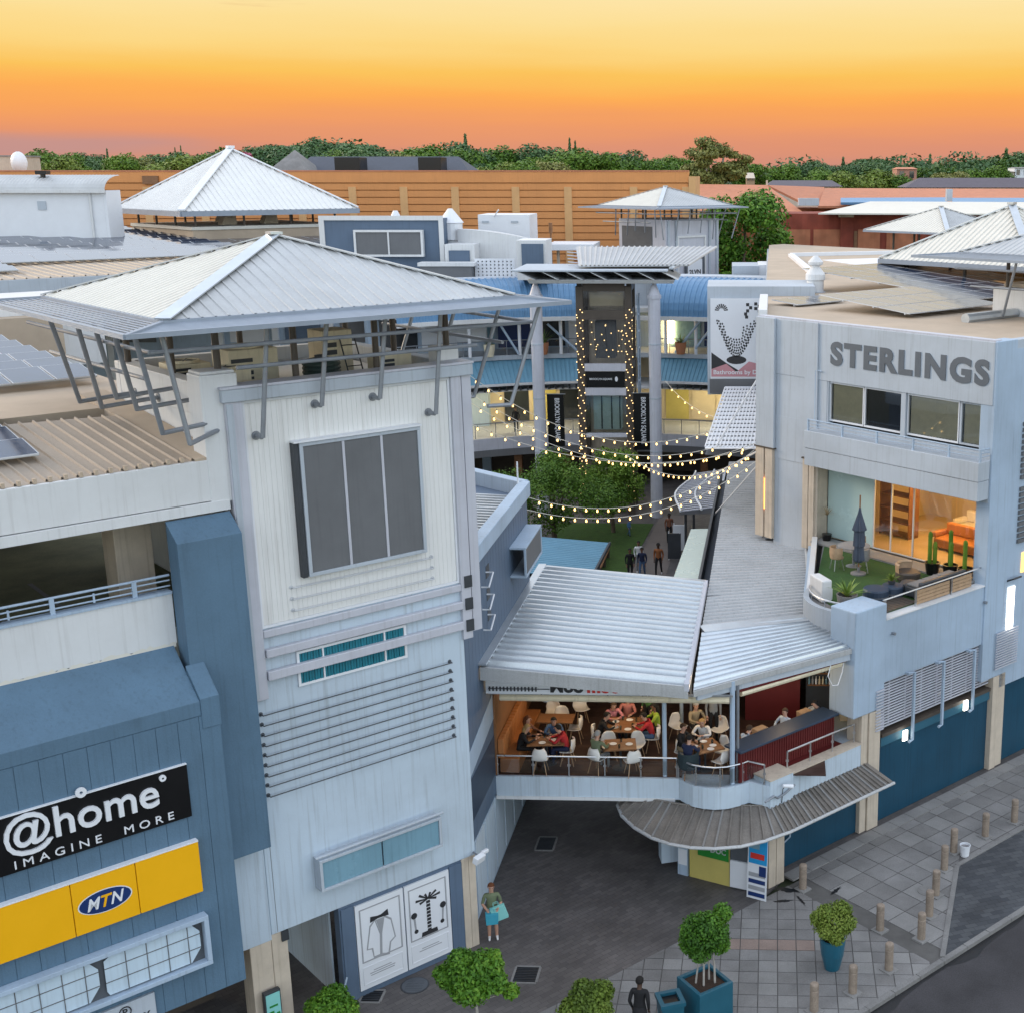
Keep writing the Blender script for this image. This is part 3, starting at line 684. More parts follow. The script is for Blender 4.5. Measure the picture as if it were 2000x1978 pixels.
# horizontal channel beams below the cladding
for z0, z1, d in ((9.98, 10.16, .10), (9.52, 9.72, .16), (8.98, 9.20, .16)):
    mb = MB(); mb.box(-5.16, -.06, -d, -.02, z0, z1); T.part('channel_beam', mb, M['lilac'], bev=.02)
# big mesh-screened window
wf = MB(); wf.rect_frame(-4.02, -1.0, 11.2, 14.28, -.20, -.012, .085); w = T.part('window_frame', wf, M['sky_wall'], bev=.01)
for i in range(3):
    u0 = -3.93 + i * .955; mb = MB(); mb.box(u0 + (.03 if i else 0), u0 + .925, -.17, -.15, 11.29, 14.19); T.part('mesh_panel', mb, M['screen'], w)
for i in (1, 2):
    mb = MB(); mb.box(-3.93 + i * .955 - .03, -3.93 + i * .955 + .03, -.19, -.12, 11.29, 14.19); T.part('mullion', mb, M['lilac'], w)
mb = MB(); mb.box(-4.16, -.98, -.24, -.012, 14.29, 14.33); T.part('window_hood', mb, M['letterwhite'], w)
mb = MB(); mb.box(-4.16, -4.05, -.18, -.012, 11.2, 14.28); T.part('jamb_gap', mb, M['dark'], w)
# three rails under the window, nine bars on the render below
def wallbar(u0, u1, z, d, m):
    mb = MB(); mb.path([(u0, .0, z), (u0, -d, z), (u1, -d, z), (u1, 0, z)], .016, 6)
    b = T.part('wall_bar', mb, m)
    for u in (u0, u1):
        mb = MB(); mb.tube((u, -.015, z), (u, .02 if z > 10 else -.001, z), .05, 10); T.part('rosette', mb, m, b)
for z in (11.0, 10.73, 10.46): wallbar(-4.40, -.80, z, .10, M['alu'])
for i in range(9): wallbar(-5.36, -.45, 8.2 - i * .25, .14, M['mesh'])
# narrow teal curtained window behind the channel beams
mb = MB(); mb.rect_frame(-4.42, -1.62, 8.62, 9.47, -.05, -.002, .06); w = T.part('window_frame', mb, M['letterwhite'])
for a, b in ((-4.36, -3.80), (-3.76, -2.22), (-2.18, -1.68)):
    mb = MB(); k = int((b - a) / .07)
    for i in range(k):
        x = a + (b - a) * i / k; mb.box(x, x + (b - a) / k * .8, -.03 - .012 * (i % 2), -.005, 8.68, 9.41)
    T.part('pane_curtain', mb, M['tealcurtain'], w)
for u in (-3.78, -2.20):
    mb = MB(); mb.box(u - .018, u + .018, -.055, -.002, 8.68, 9.41); T.part('mullion', mb, M['letterwhite'], w)
# framed translucent box near the bottom
mb = MB(); mb.rect_frame(-4.42, -1.12, 3.45, 4.28, -.34, -.002, .075); w = T.part('display_frame', mb, M['sky_wall'], bev=.01)
for a, b in ((-4.34, -2.79), (-2.75, -1.2)):
    mb = MB(); mb.box(a, b, -.30, -.26, 3.53, 4.20); T.part('panel', mb, M['frostblue'], w)
mb = MB(); mb.tube((-4.5, -.30, 4.36), (-1.05, -.30, 4.36), .035, 8); T.part('awning_roller', mb, M['sky_wall'], w)
# roof: four ribbed planes, ridge caps, fascia apron
ap = Vector((-2.6, 3.35, 18.62)); E0, E1, V0, V1, ZE = -6.8, 1.6, -.5, 7.2, 17.2
cs = [Vector((E0, V0, ZE)), Vector((E1, V0, ZE)), Vector((E1, V1, ZE)), Vector((E0, V1, ZE))]
def ribbed_tri(p, q, a, n, h, m, name='roof_sheet'):
    """triangular roof face with ribs running up the slope"""
    mb = MB(); p, q, a = Vector(p), Vector(q), Vector(a); e = (q - p); ed = e.normalized(); fa = (a - p).dot(ed) / e.length
    foot = p + e * fa; upv = a - foot; nr = e.cross(upv).normalized()
    if nr.z < 0: nr = -nr
    def top(f):
        k = f / fa if f < fa else (1 - f) / (1 - fa); return max(0.0, k)
    st = [((i + x) / n, hh * h) for i in range(n) for x, hh in ((0, 0), (.72, 0), (.78, 1), (.92, 1))] + [(1, 0)]
    vs = []
    for f, hh in st:
        b = p + e * f; vs += [b + nr * hh, b + upv * top(f) + nr * hh]
    mb.add(vs, [(2 * i, 2 * i + 2, 2 * i + 3, 2 * i + 1) for i in range(len(st) - 1)])
    mb.add([p - nr * .02, q - nr * .02, a - nr * .02], [(0, 2, 1)])
    mb.quad(p, q, q - nr * .02, p - nr * .02)
    return mb
mats = [M['roofgrey'], M['roofgrey'], M['roofgrey'], M['creamroof']]  # left plane cream: warm light from the left put into its colour
for i in range(4): T.part('roof_sheet', ribbed_tri(cs[i], cs[(i + 1) % 4], ap, 30, .024, 0), mats[i])
for i in range(4):
    mb = MB(); mb.bar(cs[i] + Vector((0, 0, .04)), ap + Vector((0, 0, .045)), .34 if i in (0,) else .2, .03); T.part('ridge_cap', mb, M['galv'] if i == 0 else M['roofgrey'])
mb = MB(); mb.cbox(ap + Vector((0, 0, .07)), .3, .3, .06); T.part('ridge_cap', mb, M['galv'])
# apron frame: edge beams and slats
A0, A1, B0_, B1 = -7.8, 2.7, -1.25, 8.7; ZA = 17.02
out_ = [Vector((A0, B0_, ZA)), Vector((A1, B0_, ZA)), Vector((A1, B1, ZA)), Vector((A0, B1, ZA))]
inn = [c - Vector((0, 0, .05)) for c in cs]
for i in range(4):
    mb = MB(); mb.bar(out_[i], out_[(i + 1) % 4], .09, .10); T.part('edge_beam', mb, M['beam'])
    mb = MB(); mb.bar(inn[i], inn[(i + 1) % 4], .12, .12); T.part('eave_beam', mb, M['beam'])
    mb = MB(); mb.bar(inn[i], out_[i], .10, .10); T.part('hip_beam', mb, M['beam'])
for i in (0, 2, 3):
    a, b, c, d = inn[i], inn[(i + 1) % 4], out_[i], out_[(i + 1) % 4]
    for k in range(1, 9):
        f = k / 9; mb = MB(); p, q = a.lerp(c, f), b.lerp(d, f); mb.bar(p, q, .05 if i == 3 else .07, .022, (b - a).normalized().cross((c - a).normalized()))
        if i == 3 or k < 9: T.part('apron_slat', mb, M['beam'])
# posts carrying the roof, leaning braces and double rail outside
for u, v in ((-5.45, .35), (-3.6, .6), (-1.6, .6), (.35, .7), (-5.45, 5.8), (.3, 5.8), (-5.4, 3.1), (.3, 3.2), (-2.6, 5.9)):
    f = 15.9 if (u, v) in ((-5.45, .35), (.35, .7)) else 14.95
    mb = MB(); mb.tube((u, v, f), (u, v, 17.25), .075, 10); T.part('post', mb, M['brownframe'])
fp = [(-4.9, -.36, 14.55, -.52), (-3.5, -.36, 15.08, -.42), (-2.08, -.36, 15.08, -.42), (-.66, -.36, 14.55, -.42)]
for u, v, z, vt in fp:
    mb = MB(); mb.tube((u, v, z), (u + .22, vt - .05, 17.06), .052, 9); p = T.part('brace', mb, M['steel'])
    mb = MB(); mb.tube((u, v + .05, z), (u, -.012, z), .05, 9); mb.tube((u, -.03, z), (u, -.012, z), .1, 12); T.part('bracket', mb, M['steel'], p)
tops = [(-6.95, -.75), (-7.45, -.7), (-7.45, .5), (-7.45, 1.6), (-7.55, 2.4), (-7.65, 3.9)]
for (u, v, z), (tu, tv) in zip(((-6.6, -.77, 14.69), (-6.92, -.2, 14.87), (-6.92, 1.15, 15.2), (-6.92, 2.35, 15.3), (-6.92, 3.4, 14.96), (-6.92, 4.9, 14.9)), tops):
    mb = MB(); mb.tube((u, v, z), (tu, tv, 17.03), .052, 9); p = T.part('brace', mb, M['steel'])
    mb = MB(); mb.tube((u, v, z + .02), (-5.61, max(v, -.02) + .12, z + .08), .05, 9); T.part('bracket', mb, M['steel'], p)
    mb = MB(); mb.tube((-5.64, max(v, -.02) + .12, z + .08), (-5.612, max(v, -.02) + .12, z + .08), .11, 12); T.part('flange', mb, M['steel'], p)
rb = [(.9, -.45, 14.6), (.9, 1.2, 14.6), (.9, 3.2, 14.6), (.9, 5.2, 14.6)]
for u, v, z in rb:
    mb = MB(); mb.tube((u + .25, v - .35, z), (u + 1.15, v - .45, 17.03), .05, 9); p = T.part('brace', mb, M['steel'])
    mb = MB(); mb.tube((u + .25, v - .35, z + .02), (.53, v - .3, z + .05), .05, 9); T.part('bracket', mb, M['steel'], p)
for pts in ([(-7.25, 7.0, 16.62), (-7.2, -.75, 16.62), (1.95, -.65, 16.55), (1.95, 6.9, 16.6)], [(-7.0, 6.4, 15.95), (-6.95, .4, 15.95)], [(-5.4, -.52, 16.12), (.45, -.50, 16.1)], [(1.65, .2, 16.0), (1.65, 6.2, 16.0)]):
    for a, b in zip(pts, pts[1:]):
        mb = MB(); mb.tube(a, b, .045, 9); T.part('rail', mb, M['steel'])
# rooftop plant: air conditioning units, tank, ladder
def ac_unit(u, v, z, sx, sy, sz, label, fan=True):
    t = Thing('air_conditioner', label, 'air conditioner', 'g', (u, v, z), group='air conditioning plant on the tower roof')
    mb = MB(); mb.box(u - sx / 2, u + sx / 2, v - sy / 2, v + sy / 2, z + .06, z + sz); t.part('casing', mb, M['ac'], bev=.02)
    mb = MB(); mb.box(u - sx / 2 + .05, u + sx / 2 - .05, v - sy / 2 + .05, v + sy / 2 - .05, z, z + .06); t.part('plinth', mb, M['dark'])
    for k in range(5):
        mb = MB(); mb.box(u - sx / 2 + .05, u - .03, v - sy / 2 - .012, v - sy / 2 - .001, z + .16 + k * sz * .14, z + .16 + k * sz * .14 + sz * .09); t.part('vent_slot', mb, M['dark'])
    if fan:
        mb = MB(); mb.lathe([(min(sx, sy) * .38, sz), (min(sx, sy) * .38, sz + .06), (min(sx, sy) * .34, sz + .06), (min(sx, sy) * .34, sz + .02)], (u, v, z), 20); t.part('fan_ring', mb, M['ac'])
        mb = MB()
        for k in range(6):
            a = k * math.pi / 3; mb.bar((u, v, z + sz + .05), (u + min(sx, sy) * .36 * math.cos(a), v + min(sx, sy) * .36 * math.sin(a), z + sz + .05), .02, .01)
        t.part('fan_guard', mb, M['dark'])
zr = 15.0
ac_unit(-4.6, 2.1, zr, .9, .8, .75, 'cream air conditioner with round fan at the tower corner post')
ac_unit(-3.6, 3.3, zr, 1.2, 1.0, 1.05, 'large cream plant box in the middle of the tower roof')
ac_unit(-4.7, 4.2, zr, .9, .9, .7, 'cream fan unit at the back left of the tower roof')
ac_unit(-1.35, 3.4, zr, .8, .8, 1.3, 'tall cream casing with hooded vent on the tower roof', False)
ac_unit(-.5, 2.0, zr, .9, .6, .75, 'low cream cabinet with round port near the right tower corner', False)
ac_unit(-4.35, .9, zr, .55, .4, .6, 'small white outdoor unit behind the tower parapet', False)
t = Thing('water_tank', 'ribbed dark green water tank on the tower roof', 'tank', 'g', (-2.3, 2.0, zr))
mb = MB(); prof = [(.42, 0)]
for k in range(7): prof += [(.42, .1 * k + .03), (.45, .1 * k + .05), (.45, .1 * k + .09)]
mb.lathe(prof + [(.4, .76), (.15, .82)], (-2.3, 2.0, zr), 20); M['tankgreen'] = mat('dark_green_plastic', (.03, .05, .045, 1), .5); t.part('tank_body', mb, M['tankgreen'])
mb = MB(); mb.lathe([(.15, .82), (.15, .87), (.1, .88)], (-2.3, 2.0, zr), 14); t.part('lid', mb, M['dark'])
t = Thing('roof_ladder', 'short grey ladder leaning on a cream plant casing', 'ladder', 'g', (-1.2, 2.75, zr))
for du in (0, .4):
    mb = MB(); mb.tube((-1.3 + du, 2.5, zr), (-1.3 + du, 2.98, zr + 1.1), .018, 6); t.part('stile', mb, M['dark'])
for k in range(4):
    f = (k + .7) / 4.4; mb = MB(); mb.tube((-1.3, 2.5 + .48 * f, zr + 1.1 * f), (-.9, 2.5 + .48 * f, zr + 1.1 * f), .014, 6); t.part('rung', mb, M['dark'])
# fashion posters on the shopfront
def framed_poster(u0, u1, z0, z1, label):
    t = Thing('fashion_poster', label, 'poster', 'g', ((u0 + u1) / 2, 0, z0))
    mb = MB(); mb.box(u0, u1, -.02, .028, z0, z1); t.part('board', mb, M['poster'])
    w = .03
    mb = MB(); mb.rect_frame(u0 + .10, u1 - .10, z0 + .75, z1 - .14, -.032, -.021, w); t.part('moulding', mb, M['printgrey'])
    mb = MB(); mb.rect_frame(u0 + .10, u1 - .10, z0 + .12, z0 + .62, -.032, -.021, w); t.part('moulding', mb, M['poster'])
    return t
def flat(t, name, pts, m, y=-.024, parent=None):
    mb = MB(); mb.add([(p[0], y, p[1]) for p in pts], [tuple(range(len(pts)))]); return t.part(name, mb, m, parent)
def nonl(cx, cz, r, n=14, sx=1, sz=1): return [(cx + r * sx * math.cos(2 * math.pi * k / n), cz + r * sz * math.sin(2 * math.pi * k / n)) for k in range(n)]
t = framed_poster(-3.48, -2.16, .18, 2.55, 'white poster of a jacket topped by a bow, beside the passage')
u, z = -2.85, 1.5
flat(t, 'jacket', [(u - .40, z - .25), (u - .28, z + .38), (u - .12, z + .52), (u, z + .1), (u + .14, z + .52), (u + .33, z + .36), (u + .42, z - .2), (u + .28, z - .30), (u + .22, z - .62), (u - .22, z - .55), (u - .26, z - .28)], M['printgrey'], -.0235)
flat(t, 'jacket', [(u - .36, z - .23), (u - .25, z + .34), (u - .13, z + .46), (u - .02, z + .05), (u - .05, z - .5), (u - .2, z - .5), (u - .22, z - .25)], M['poster'], -.025)
flat(t, 'jacket', [(u + .05, z + .05), (u + .14, z + .46), (u + .30, z + .32), (u + .38, z - .18), (u + .24, z - .27), (u + .18, z - .56), (u + .02, z - .5)], M['poster'], -.025)
flat(t, 'shirt', [(u - .1, z + .48), (u + .12, z + .48), (u + .01, z + .06)], M['printgrey'], -.0265)
flat(t, 'bow', [(u - .26, z + .46), (u - .24, z + .62), (u - .05, z + .58), (u + .05, z + .58), (u + .24, z + .66), (u + .26, z + .48), (u + .05, z + .5), (u - .05, z + .5)], M['print'], -.027)
for k, (w_, zz) in enumerate(((.5, .45), (.7, .39), (.66, .33))):
    flat(t, 'print_line', [(u - w_ / 2, .18 + zz - .012), (u + w_ / 2, .18 + zz - .012), (u + w_ / 2, .18 + zz + .012), (u - w_ / 2, .18 + zz + .012)], M['printgrey'])
t = framed_poster(-2.12, -.83, .18, 2.55, 'white poster of a plaid palm tree with telephone receivers, beside the alley corner')
u, z = -1.47, 1.5
for k in range(9): flat(t, 'trunk_check', [(u - .06, z - .45 + k * .1), (u + .06, z - .45 + k * .1), (u + .055, z - .37 + k * .1), (u - .055, z - .37 + k * .1)], M['print'])
for a, l_ in ((.15, .36), (.7, .32), (2.4, .34), (3.0, .36), (1.2, .22), (1.95, .22), (-.35, .26), (3.5, .26)):
    p, q = Vector((u, z + .48)), Vector((u + l_ * math.cos(a), z + .48 + l_ * .75 * math.sin(a))); d = Vector((-(q - p).y, (q - p).x)).normalized() * .035
    flat(t, 'palm_leaf', [tuple(p + d * .4), tuple(p - d * .4), tuple(q - d), tuple(q + d)], M['print'], -.0265)
for sg in (-1, 1):
    cx = u + sg * .42; flat(t, 'receiver', nonl(cx, z + .14, .09, 10), M['print'], -.025); flat(t, 'receiver', nonl(cx - sg * .04, z - .32, .06, 10), M['print'], -.025)
    flat(t, 'receiver', [(cx - .03, z + .1), (cx + .03, z + .1), (cx - sg * .03 + .025, z - .3), (cx - sg * .03 - .025, z - .3)], M['printgrey'], -.0245)
flat(t, 'plinth_print', [(u - .25, z - .58), (u + .25, z - .58), (u + .22, z - .42), (u - .22, z - .42)], M['print'], -.0265)
for k, (w_, zz) in enumerate(((.5, .45), (.66, .39))):
    flat(t, 'print_line', [(u - w_ / 2, .18 + zz - .012), (u + w_ / 2, .18 + zz - .012), (u + w_ / 2, .18 + zz + .012), (u - w_ / 2, .18 + zz + .012)], M['printgrey'])
# floodlight and camera on the corner
t = Thing('floodlight', 'white floodlight bracketed to the tower corner above the alley', 'floodlight', 'g', (-.1, -.2, 2.7))
mb = MB(); mb.cbox((-.1, -.35, 2.72), .34, .16, .2, .3, .3); t.part('housing', mb, M['letterwhite'], bev=.02)
mb = MB(); mb.cbox((.16, -.22, 2.78), .22, .1, .1, .2); t.part('housing', mb, M['letterwhite'], bev=.02)
mb = MB(); mb.tube((-.05, 0, 2.75), (-.05, -.3, 2.75), .025, 6); t.part('arm', mb, M['steel'])
# small green notice box on the column
t = Thing('notice_box', 'small green and white pedestrian notice box on the cream column', 'sign', 'g', (-5.75, -.12, .6))
mb = MB(); mb.box(-5.98, -5.58, -.20, -.06, .55, 1.35); t.part('case', mb, M['dark'], bev=.01)
mb = MB(); mb.box(-5.95, -5.61, -.215, -.201, .6, 1.3); t.part('face', mb, M['mintprint'])
for a, b, c, d in ((-5.9, -5.78, .68, .85), (-5.72, -5.64, .65, .78), (-5.88, -5.68, .95, 1.0)):
    mb = MB(); mb.box(a, b, -.222, -.216, c, d); t.part('symbol', mb, M['green'])
# ---------------------------------------------------------------- parking building on the left with shop signs
P = Thing('parking_building', 'white and steel blue parking building with open deck left of the tower', 'building', 'g', (-9, 0, 0))
UL = -24
mb = MB(); mb.box(UL, -5.62, .0, .3, 13.27, 14.16); P.part('parapet', mb, M['white'], bev=.015)
mb = MB(); mb.box(UL, -5.60, -.035, .3, 13.03, 13.255); P.part('parapet_band', mb, M['white'], bev=.01)
mb = MB(); mb.box(UL, -7.02, -.02, .2, 10.33, 11.44); P.part('deck_wall', mb, M['white'], bev=.01)
mb = MB(); mb.box(UL, -7.02, -.05, .22, 11.442, 11.50); P.part('wall_coping', mb, M['bluelt'])
# peeling paint edge
mb = MB(); random.seed(5); n = 90
pts = [(-14 + 6.95 * i / n, 10.36 + random.uniform(-.035, .03) + .02 * math.sin(i * .7)) for i in range(n + 1)]
mb.add([(p[0], -.026, p[1]) for p in pts] + [(p[0], -.026, 10.26) for p in pts], [(n + 1 + i, n + 2 + i, i + 1, i) for i in range(n)])
P.part('flaking_edge', mb, M['creamroof'])
# parking deck behind
mb = MB(); mb.box(UL, -5.62, .25, 14, 10.6, 10.72); M['deckfloor'] = mat('oily_deck_floor', (.24, .24, .14, 1), .8, var=.4, scale=.7, speck=.3); P.part('deck_floor', mb, M['deckfloor'])
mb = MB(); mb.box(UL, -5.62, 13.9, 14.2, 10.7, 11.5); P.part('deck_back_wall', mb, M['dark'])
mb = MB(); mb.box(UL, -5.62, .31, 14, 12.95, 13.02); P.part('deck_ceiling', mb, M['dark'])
for (a, b) in (((-14, 2.9), (-6.2, 2.9)), ((-9.6, .5), (-9.6, 2.9)), ((-7.15, .5), (-7.15, 2.9)), ((-12, .5), (-12, 2.9)), ((-8.4, 2.9), (-8.4, 5.3)), ((-10.8, 2.9), (-10.8, 5.3))):
    mb = MB(); mb.bar((a[0], a[1], 10.724), (b[0], b[1], 10.724), .1, .006); P.part('bay_line', mb, M['tile3'])
mb = MB(); mb.box(-7.5, -6.7, 1.8, 2.6, 10.72, 12.95); P.part('deck_pillar', mb, M['cream'], bev=.02)
# railing
rl = MB(); rl.tube((UL, .06, 11.83), (-7.02, .06, 11.83), .028, 8); P.part('handrail', rl, M['bluelt'])
for z in (11.72, 11.60):
    rl = MB(); rl.tube((UL, .06, z), (-7.02, .06, z), .018, 6); P.part('rail', rl, M['bluelt'])
pm = MB(); pm.box(-.045, .045, -.03, .03, 0, .34); pme = smesh('rail_post', pm, M['bluelt'])
for i in range(9): P.inst('rail_post', pme, (-7.75 - i * 1.6, .05, 11.5))
pm = MB(); pm.box(-.02, .02, -.012, .012, 0, .2); pme = smesh('rail_spacer', pm, M['bluelt'])
for i in range(9): P.inst('rail_spacer', pme, (-8.55 - i * 1.6, .055, 11.56))
# blue duct column with sloping top
mb = MB(); mb.hexa([(-7.0, -.55, 5.2), (-5.62, -.55, 5.2), (-5.62, .0, 5.2), (-7.0, .0, 5.2), (-7.0, -.55, 12.62), (-5.62, -.55, 12.62), (-5.62, -.0, 13.0), (-7.0, -.0, 13.0)]); P.part('duct_column', mb, M['blue'], bev=.012)
# sloping canopy and shop fascia
VF = -1.2
mb = MB(); mb.hexa([(UL, VF, 9.05), (-7.1, VF, 9.05), (-7.1, 0, 9.05), (UL, 0, 9.05), (UL, VF, 9.37), (-7.1, VF, 9.37), (-7.1, -.02, 10.3), (UL, -.02, 10.3)]); P.part('canopy_slope', mb, M['blue'], bev=.012)
mb = MB(); mb.hexa([(-7.098, VF - .02, 8.75), (-6.7, VF - .02, 8.75), (-6.7, -.56, 8.75), (-7.098, -.56, 8.75), (-7.098, VF - .02, 9.42), (-6.7, VF - .02, 9.42), (-6.7, -.56, 9.98), (-7.098, -.56, 9.98)]); P.part('canopy_end', mb, M['blue'], bev=.012)
mb = MB(); mb.box(UL, -6.72, VF + .015, -.56, 2.62, 9.045); P.part('fascia_wall', mb, M['blue'])
mb = MB(); mb.box(UL, -6.72, -.55, -.02, 2.62, 5.19); P.part('fascia_wall', mb, M['blue'])
np_ = 26
for i in range(np_):
    w = .445; u = -6.72 - (i + 1) * w
    mb = MB(); mb.box(u + .006, u + w - .006, VF, VF + .0149, 2.62, 9.04); P.part('fascia_panel', mb, M['blue'])
# dark shop recess below
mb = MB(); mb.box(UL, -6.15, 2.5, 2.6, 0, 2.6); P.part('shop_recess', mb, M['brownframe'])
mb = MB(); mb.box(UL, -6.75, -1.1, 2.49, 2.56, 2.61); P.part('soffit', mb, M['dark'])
# roof behind the parapet: tan ribbed sheet with hip and flashing
mb = MB(); mb.sheet((UL, .10, 14.17), (-6.25, .10, 14.17), (UL, 7.2, 14.75), (-6.25, 4.6, 14.55), 62, .05, 'rib', .03); P.part('roof_sheet', mb, M['tan'])
mb = MB(); mb.hexa([(-6.24, .02, 14.0), (-5.63, .02, 14.0), (-5.63, 7.2, 14.0), (-6.24, 7.2, 14.0), (-6.24, .02, 14.2), (-5.63, .02, 14.24), (-5.63, 7.2, 14.8), (-6.24, 7.2, 14.75)]); P.part('roof_flashing', mb, M['tanlight'])
cb = MB(); cb.box(-.03, .03, -.05, .05, -.03, .07); cme = smesh('sheet_clip', cb, M['tanlight'])
for i in range(24): P.inst('sheet_clip', cme, (-6.5 - i * .286, .08, 14.2))
mb = MB(); mb.box(UL - 16, -4.5, 5.5, 40, 13.4, 14.62); P.part('rear_roof_deck', mb, M['tanlight'])
mb = MB(); mb.bar((-8.6, 5.2, 14.78), (UL, 7.3, 14.85), .5, .08); P.part('roof_ridge', mb, M['tanlight'])
# solar arrays
def solar(name_label, fr, o, ex, ey, nx, ny, pw, ph, tilt=.07, group='solar arrays on the roofs', cell='solar'):
    """o origin corner, ex/ey unit vectors in the plane"""
    o, ex, base = Vector(o), Vector(ex).normalized(), Vector(ey).normalized()
    ey = (base + Vector((0, 0, tilt))).normalized(); nz_ = ex.cross(ey).normalized()      # every row tilts on its own frame
    t = Thing('solar_array', name_label, 'solar array', fr, tuple(o), group=group)
    for i in range(nx):
        for j in range(ny):
            p = o + ex * (i * pw) + base * (j * ph) + Vector((0, 0, .06)); a, b = pw - .03, ph - .03
            mb = MB(); pts = [p + ex * .015 + ey * .015, p + ex * a + ey * .015, p + ex * a + ey * b, p + ex * .015 + ey * b]
            mb.slab(pts, .035); mb.mi = 1
            w = .022
            q = [p + nz_ * .003 + ex * (.015 + w) + ey * (.015 + w), p + nz_ * .003 + ex * (a - w) + ey * (.015 + w), p + nz_ * .003 + ex * (a - w) + ey * (b - w), p + nz_ * .003 + ex * (.015 + w) + ey * (b - w)]
            mb.add(q, [(0, 1, 2, 3)])
            t.part('solar_panel', mb, [M['alu'], M[cell]])
    for j in range(ny):
        mb = MB(); p = o + base * (ph * (j + .15)); mb.bar(p, p + ex * (pw * nx), .05, .05); t.part('mounting_rail', mb, M['alu'])
    return t
solar('small solar array on the tan roof at the left picture edge', 'g', (-13.8, 1.5, 14.42), (1, 0, 0), (0, 1, .082), 5, 4, 1.0, 1.15, cell='solardark')
solar('solar array lying behind the tower braces on the left roof', 'g', (-14.5, 9.4, 14.80), (1, 0, 0), (0, 1, .02), 9, 9, 1.05, 1.45, .12, cell='solardark')
# middle white blocks behind the array
Bk = Thing('roof_block', 'long low white roof block with dark vents at the left edge', 'building', 'g', (-8, 27, 13))
mb = MB(); mb.box(-34, .5, 26, 30, 13, 15.55); Bk.part('wall', mb, M['white'], bev=.02)
mb = MB(); mb.box(-34, -1.2, 25.2, 25.99, 13, 15.0); Bk.part('ledge', mb, M['tanlight'])
for u in (-6.2, -4.6, -7.8):
    mb = MB(); mb.box(u, u + 1.2, 25.95, 25.998, 15.02, 15.45); Bk.part('vent', mb, M['dark'])
Fa = Thing('roof_hall', 'far roof hall with pale fascia and solar covered slope behind the near tower', 'building', 'g', (0, 52, 12))
mb = MB(); mb.box(-50, 22, 50, 50.4, 12, 14.65); Fa.part('fascia', mb, M['sky_wall'])
mb = MB(); mb.sheet((-50, 50.2, 14.67), (22, 50.2, 14.67), (-50, 92, 15.9), (22, 92, 15.9), 120, .06, 'rib'); Fa.part('roof_sheet', mb, M['tan'])
mb = MB(); mb.box(-50, 22, 50.41, 92, 12, 14.6); Fa.part('hall_body', mb, M['tanlight'])
M['solarwhite'] = M['solar']
solar('bright solar array on the far hall roof, leftmost block', 'g', (-12, 53, 14.92), (1, 0, 0), (0, 1, .029), 10, 4, 1.7, 1.2, .14)
solar('large bright solar array on the far hall roof, middle block', 'g', (-4.5, 58, 15.06), (1, 0, 0), (0, 1, .029), 13, 14, 2.0, 2.0, .14)
solar('half dark solar array on the far hall roof, right block', 'g', (22.0, 58, 15.06), (1, 0, 0), (0, 1, .029), 8, 14, 1.9, 2.0, .03, cell='solardark')
# signs on the fascia
S1 = Thing('homeware_sign', 'black shop sign reading @home IMAGINE MORE in white letters', 'sign', 'g', (-9.5, VF, 7))
mb = MB(); mb.box(-13.5, -7.53, VF - .06, VF - .001, 6.92, 8.10); S1.part('sign_board', mb, M['black'])
mb = MB(); mb.box(-13.5, -7.53, VF - .07, VF - .001, 8.101, 8.125); S1.part('sign_trim', mb, M['letterwhite'])
letters(S1, '@home', 2.92, .86, (-11.08, VF - .061, 7.22), (1, 0, 0), (0, 0, 1), M['letterwhite'], ext=.06, bold=.010)
def ring(t, cx, cz, r, y, m, w=.3, name='dot'):
    mb = MB(); n = 16
    o_ = [(cx + r * math.cos(2 * math.pi * k / n), cz + r * math.sin(2 * math.pi * k / n)) for k in range(n)]
    i_ = [(cx + r * w * math.cos(2 * math.pi * k / n), cz + r * w * math.sin(2 * math.pi * k / n)) for k in range(n)]
    mb.add([(p[0], y, p[1]) for p in o_] + [(p[0], y, p[1]) for p in i_] + [(p[0], y + .05, p[1]) for p in o_], [(k, (k + 1) % n, n + (k + 1) % n, n + k) for k in range(n)] + [(k, 2 * n + k, 2 * n + (k + 1) % n, (k + 1) % n) for k in range(n)])
    t.part(name, mb, m)
ring(S1, -9.62, 8.18, .105, VF - .12, M['letterwhite']); ring(S1, -8.05, 7.97, .07, VF - .12, M['letterwhite'])
letters(S1, 'IMAGINE  MORE', 3.05, .17, (-10.95, VF - .061, 6.99), (1, 0, 0), (0, 0, 1), M['letterwhite'], ext=.02, bold=.0, space=1.6)
S2 = Thing('phone_shop_sign', 'yellow lightbox sign with blue oval MTN emblem', 'sign', 'g', (-9.5, VF, 5.2))
for a, b in ((-13.2, -11.60), (-11.59, -10.06), (-10.05, -8.80), (-8.79, -7.49)):
    mb = MB(); mb.box(a, b - .004, VF - .14, VF - .001, 5.17, 6.34); S2.part('yellow_panel', mb, M['yellow'], bev=.008)
mb = MB(); mb.box(-13.2, -7.49, VF - .15, VF - .001, 6.345, 6.375); S2.part('sign_trim', mb, M['letterwhite'])
mb = MB(); el_ = [(-9.44 + .53 * math.cos(2 * math.pi * k / 40), 5.75 + .255 * math.sin(2 * math.pi * k / 40)) for k in range(40)]
mb.add([(p[0], VF - .146, p[1]) for p in el_], [tuple(range(40))]); S2.part('oval', mb, M['letterwhite'])
mb = MB(); mb.add([(-9.44 + (p[0] + 9.44) * .95, VF - .150, 5.75 + (p[1] - 5.75) * .93) for p in el_], [tuple(range(40))]); S2.part('oval', mb, M['mtnblue'])
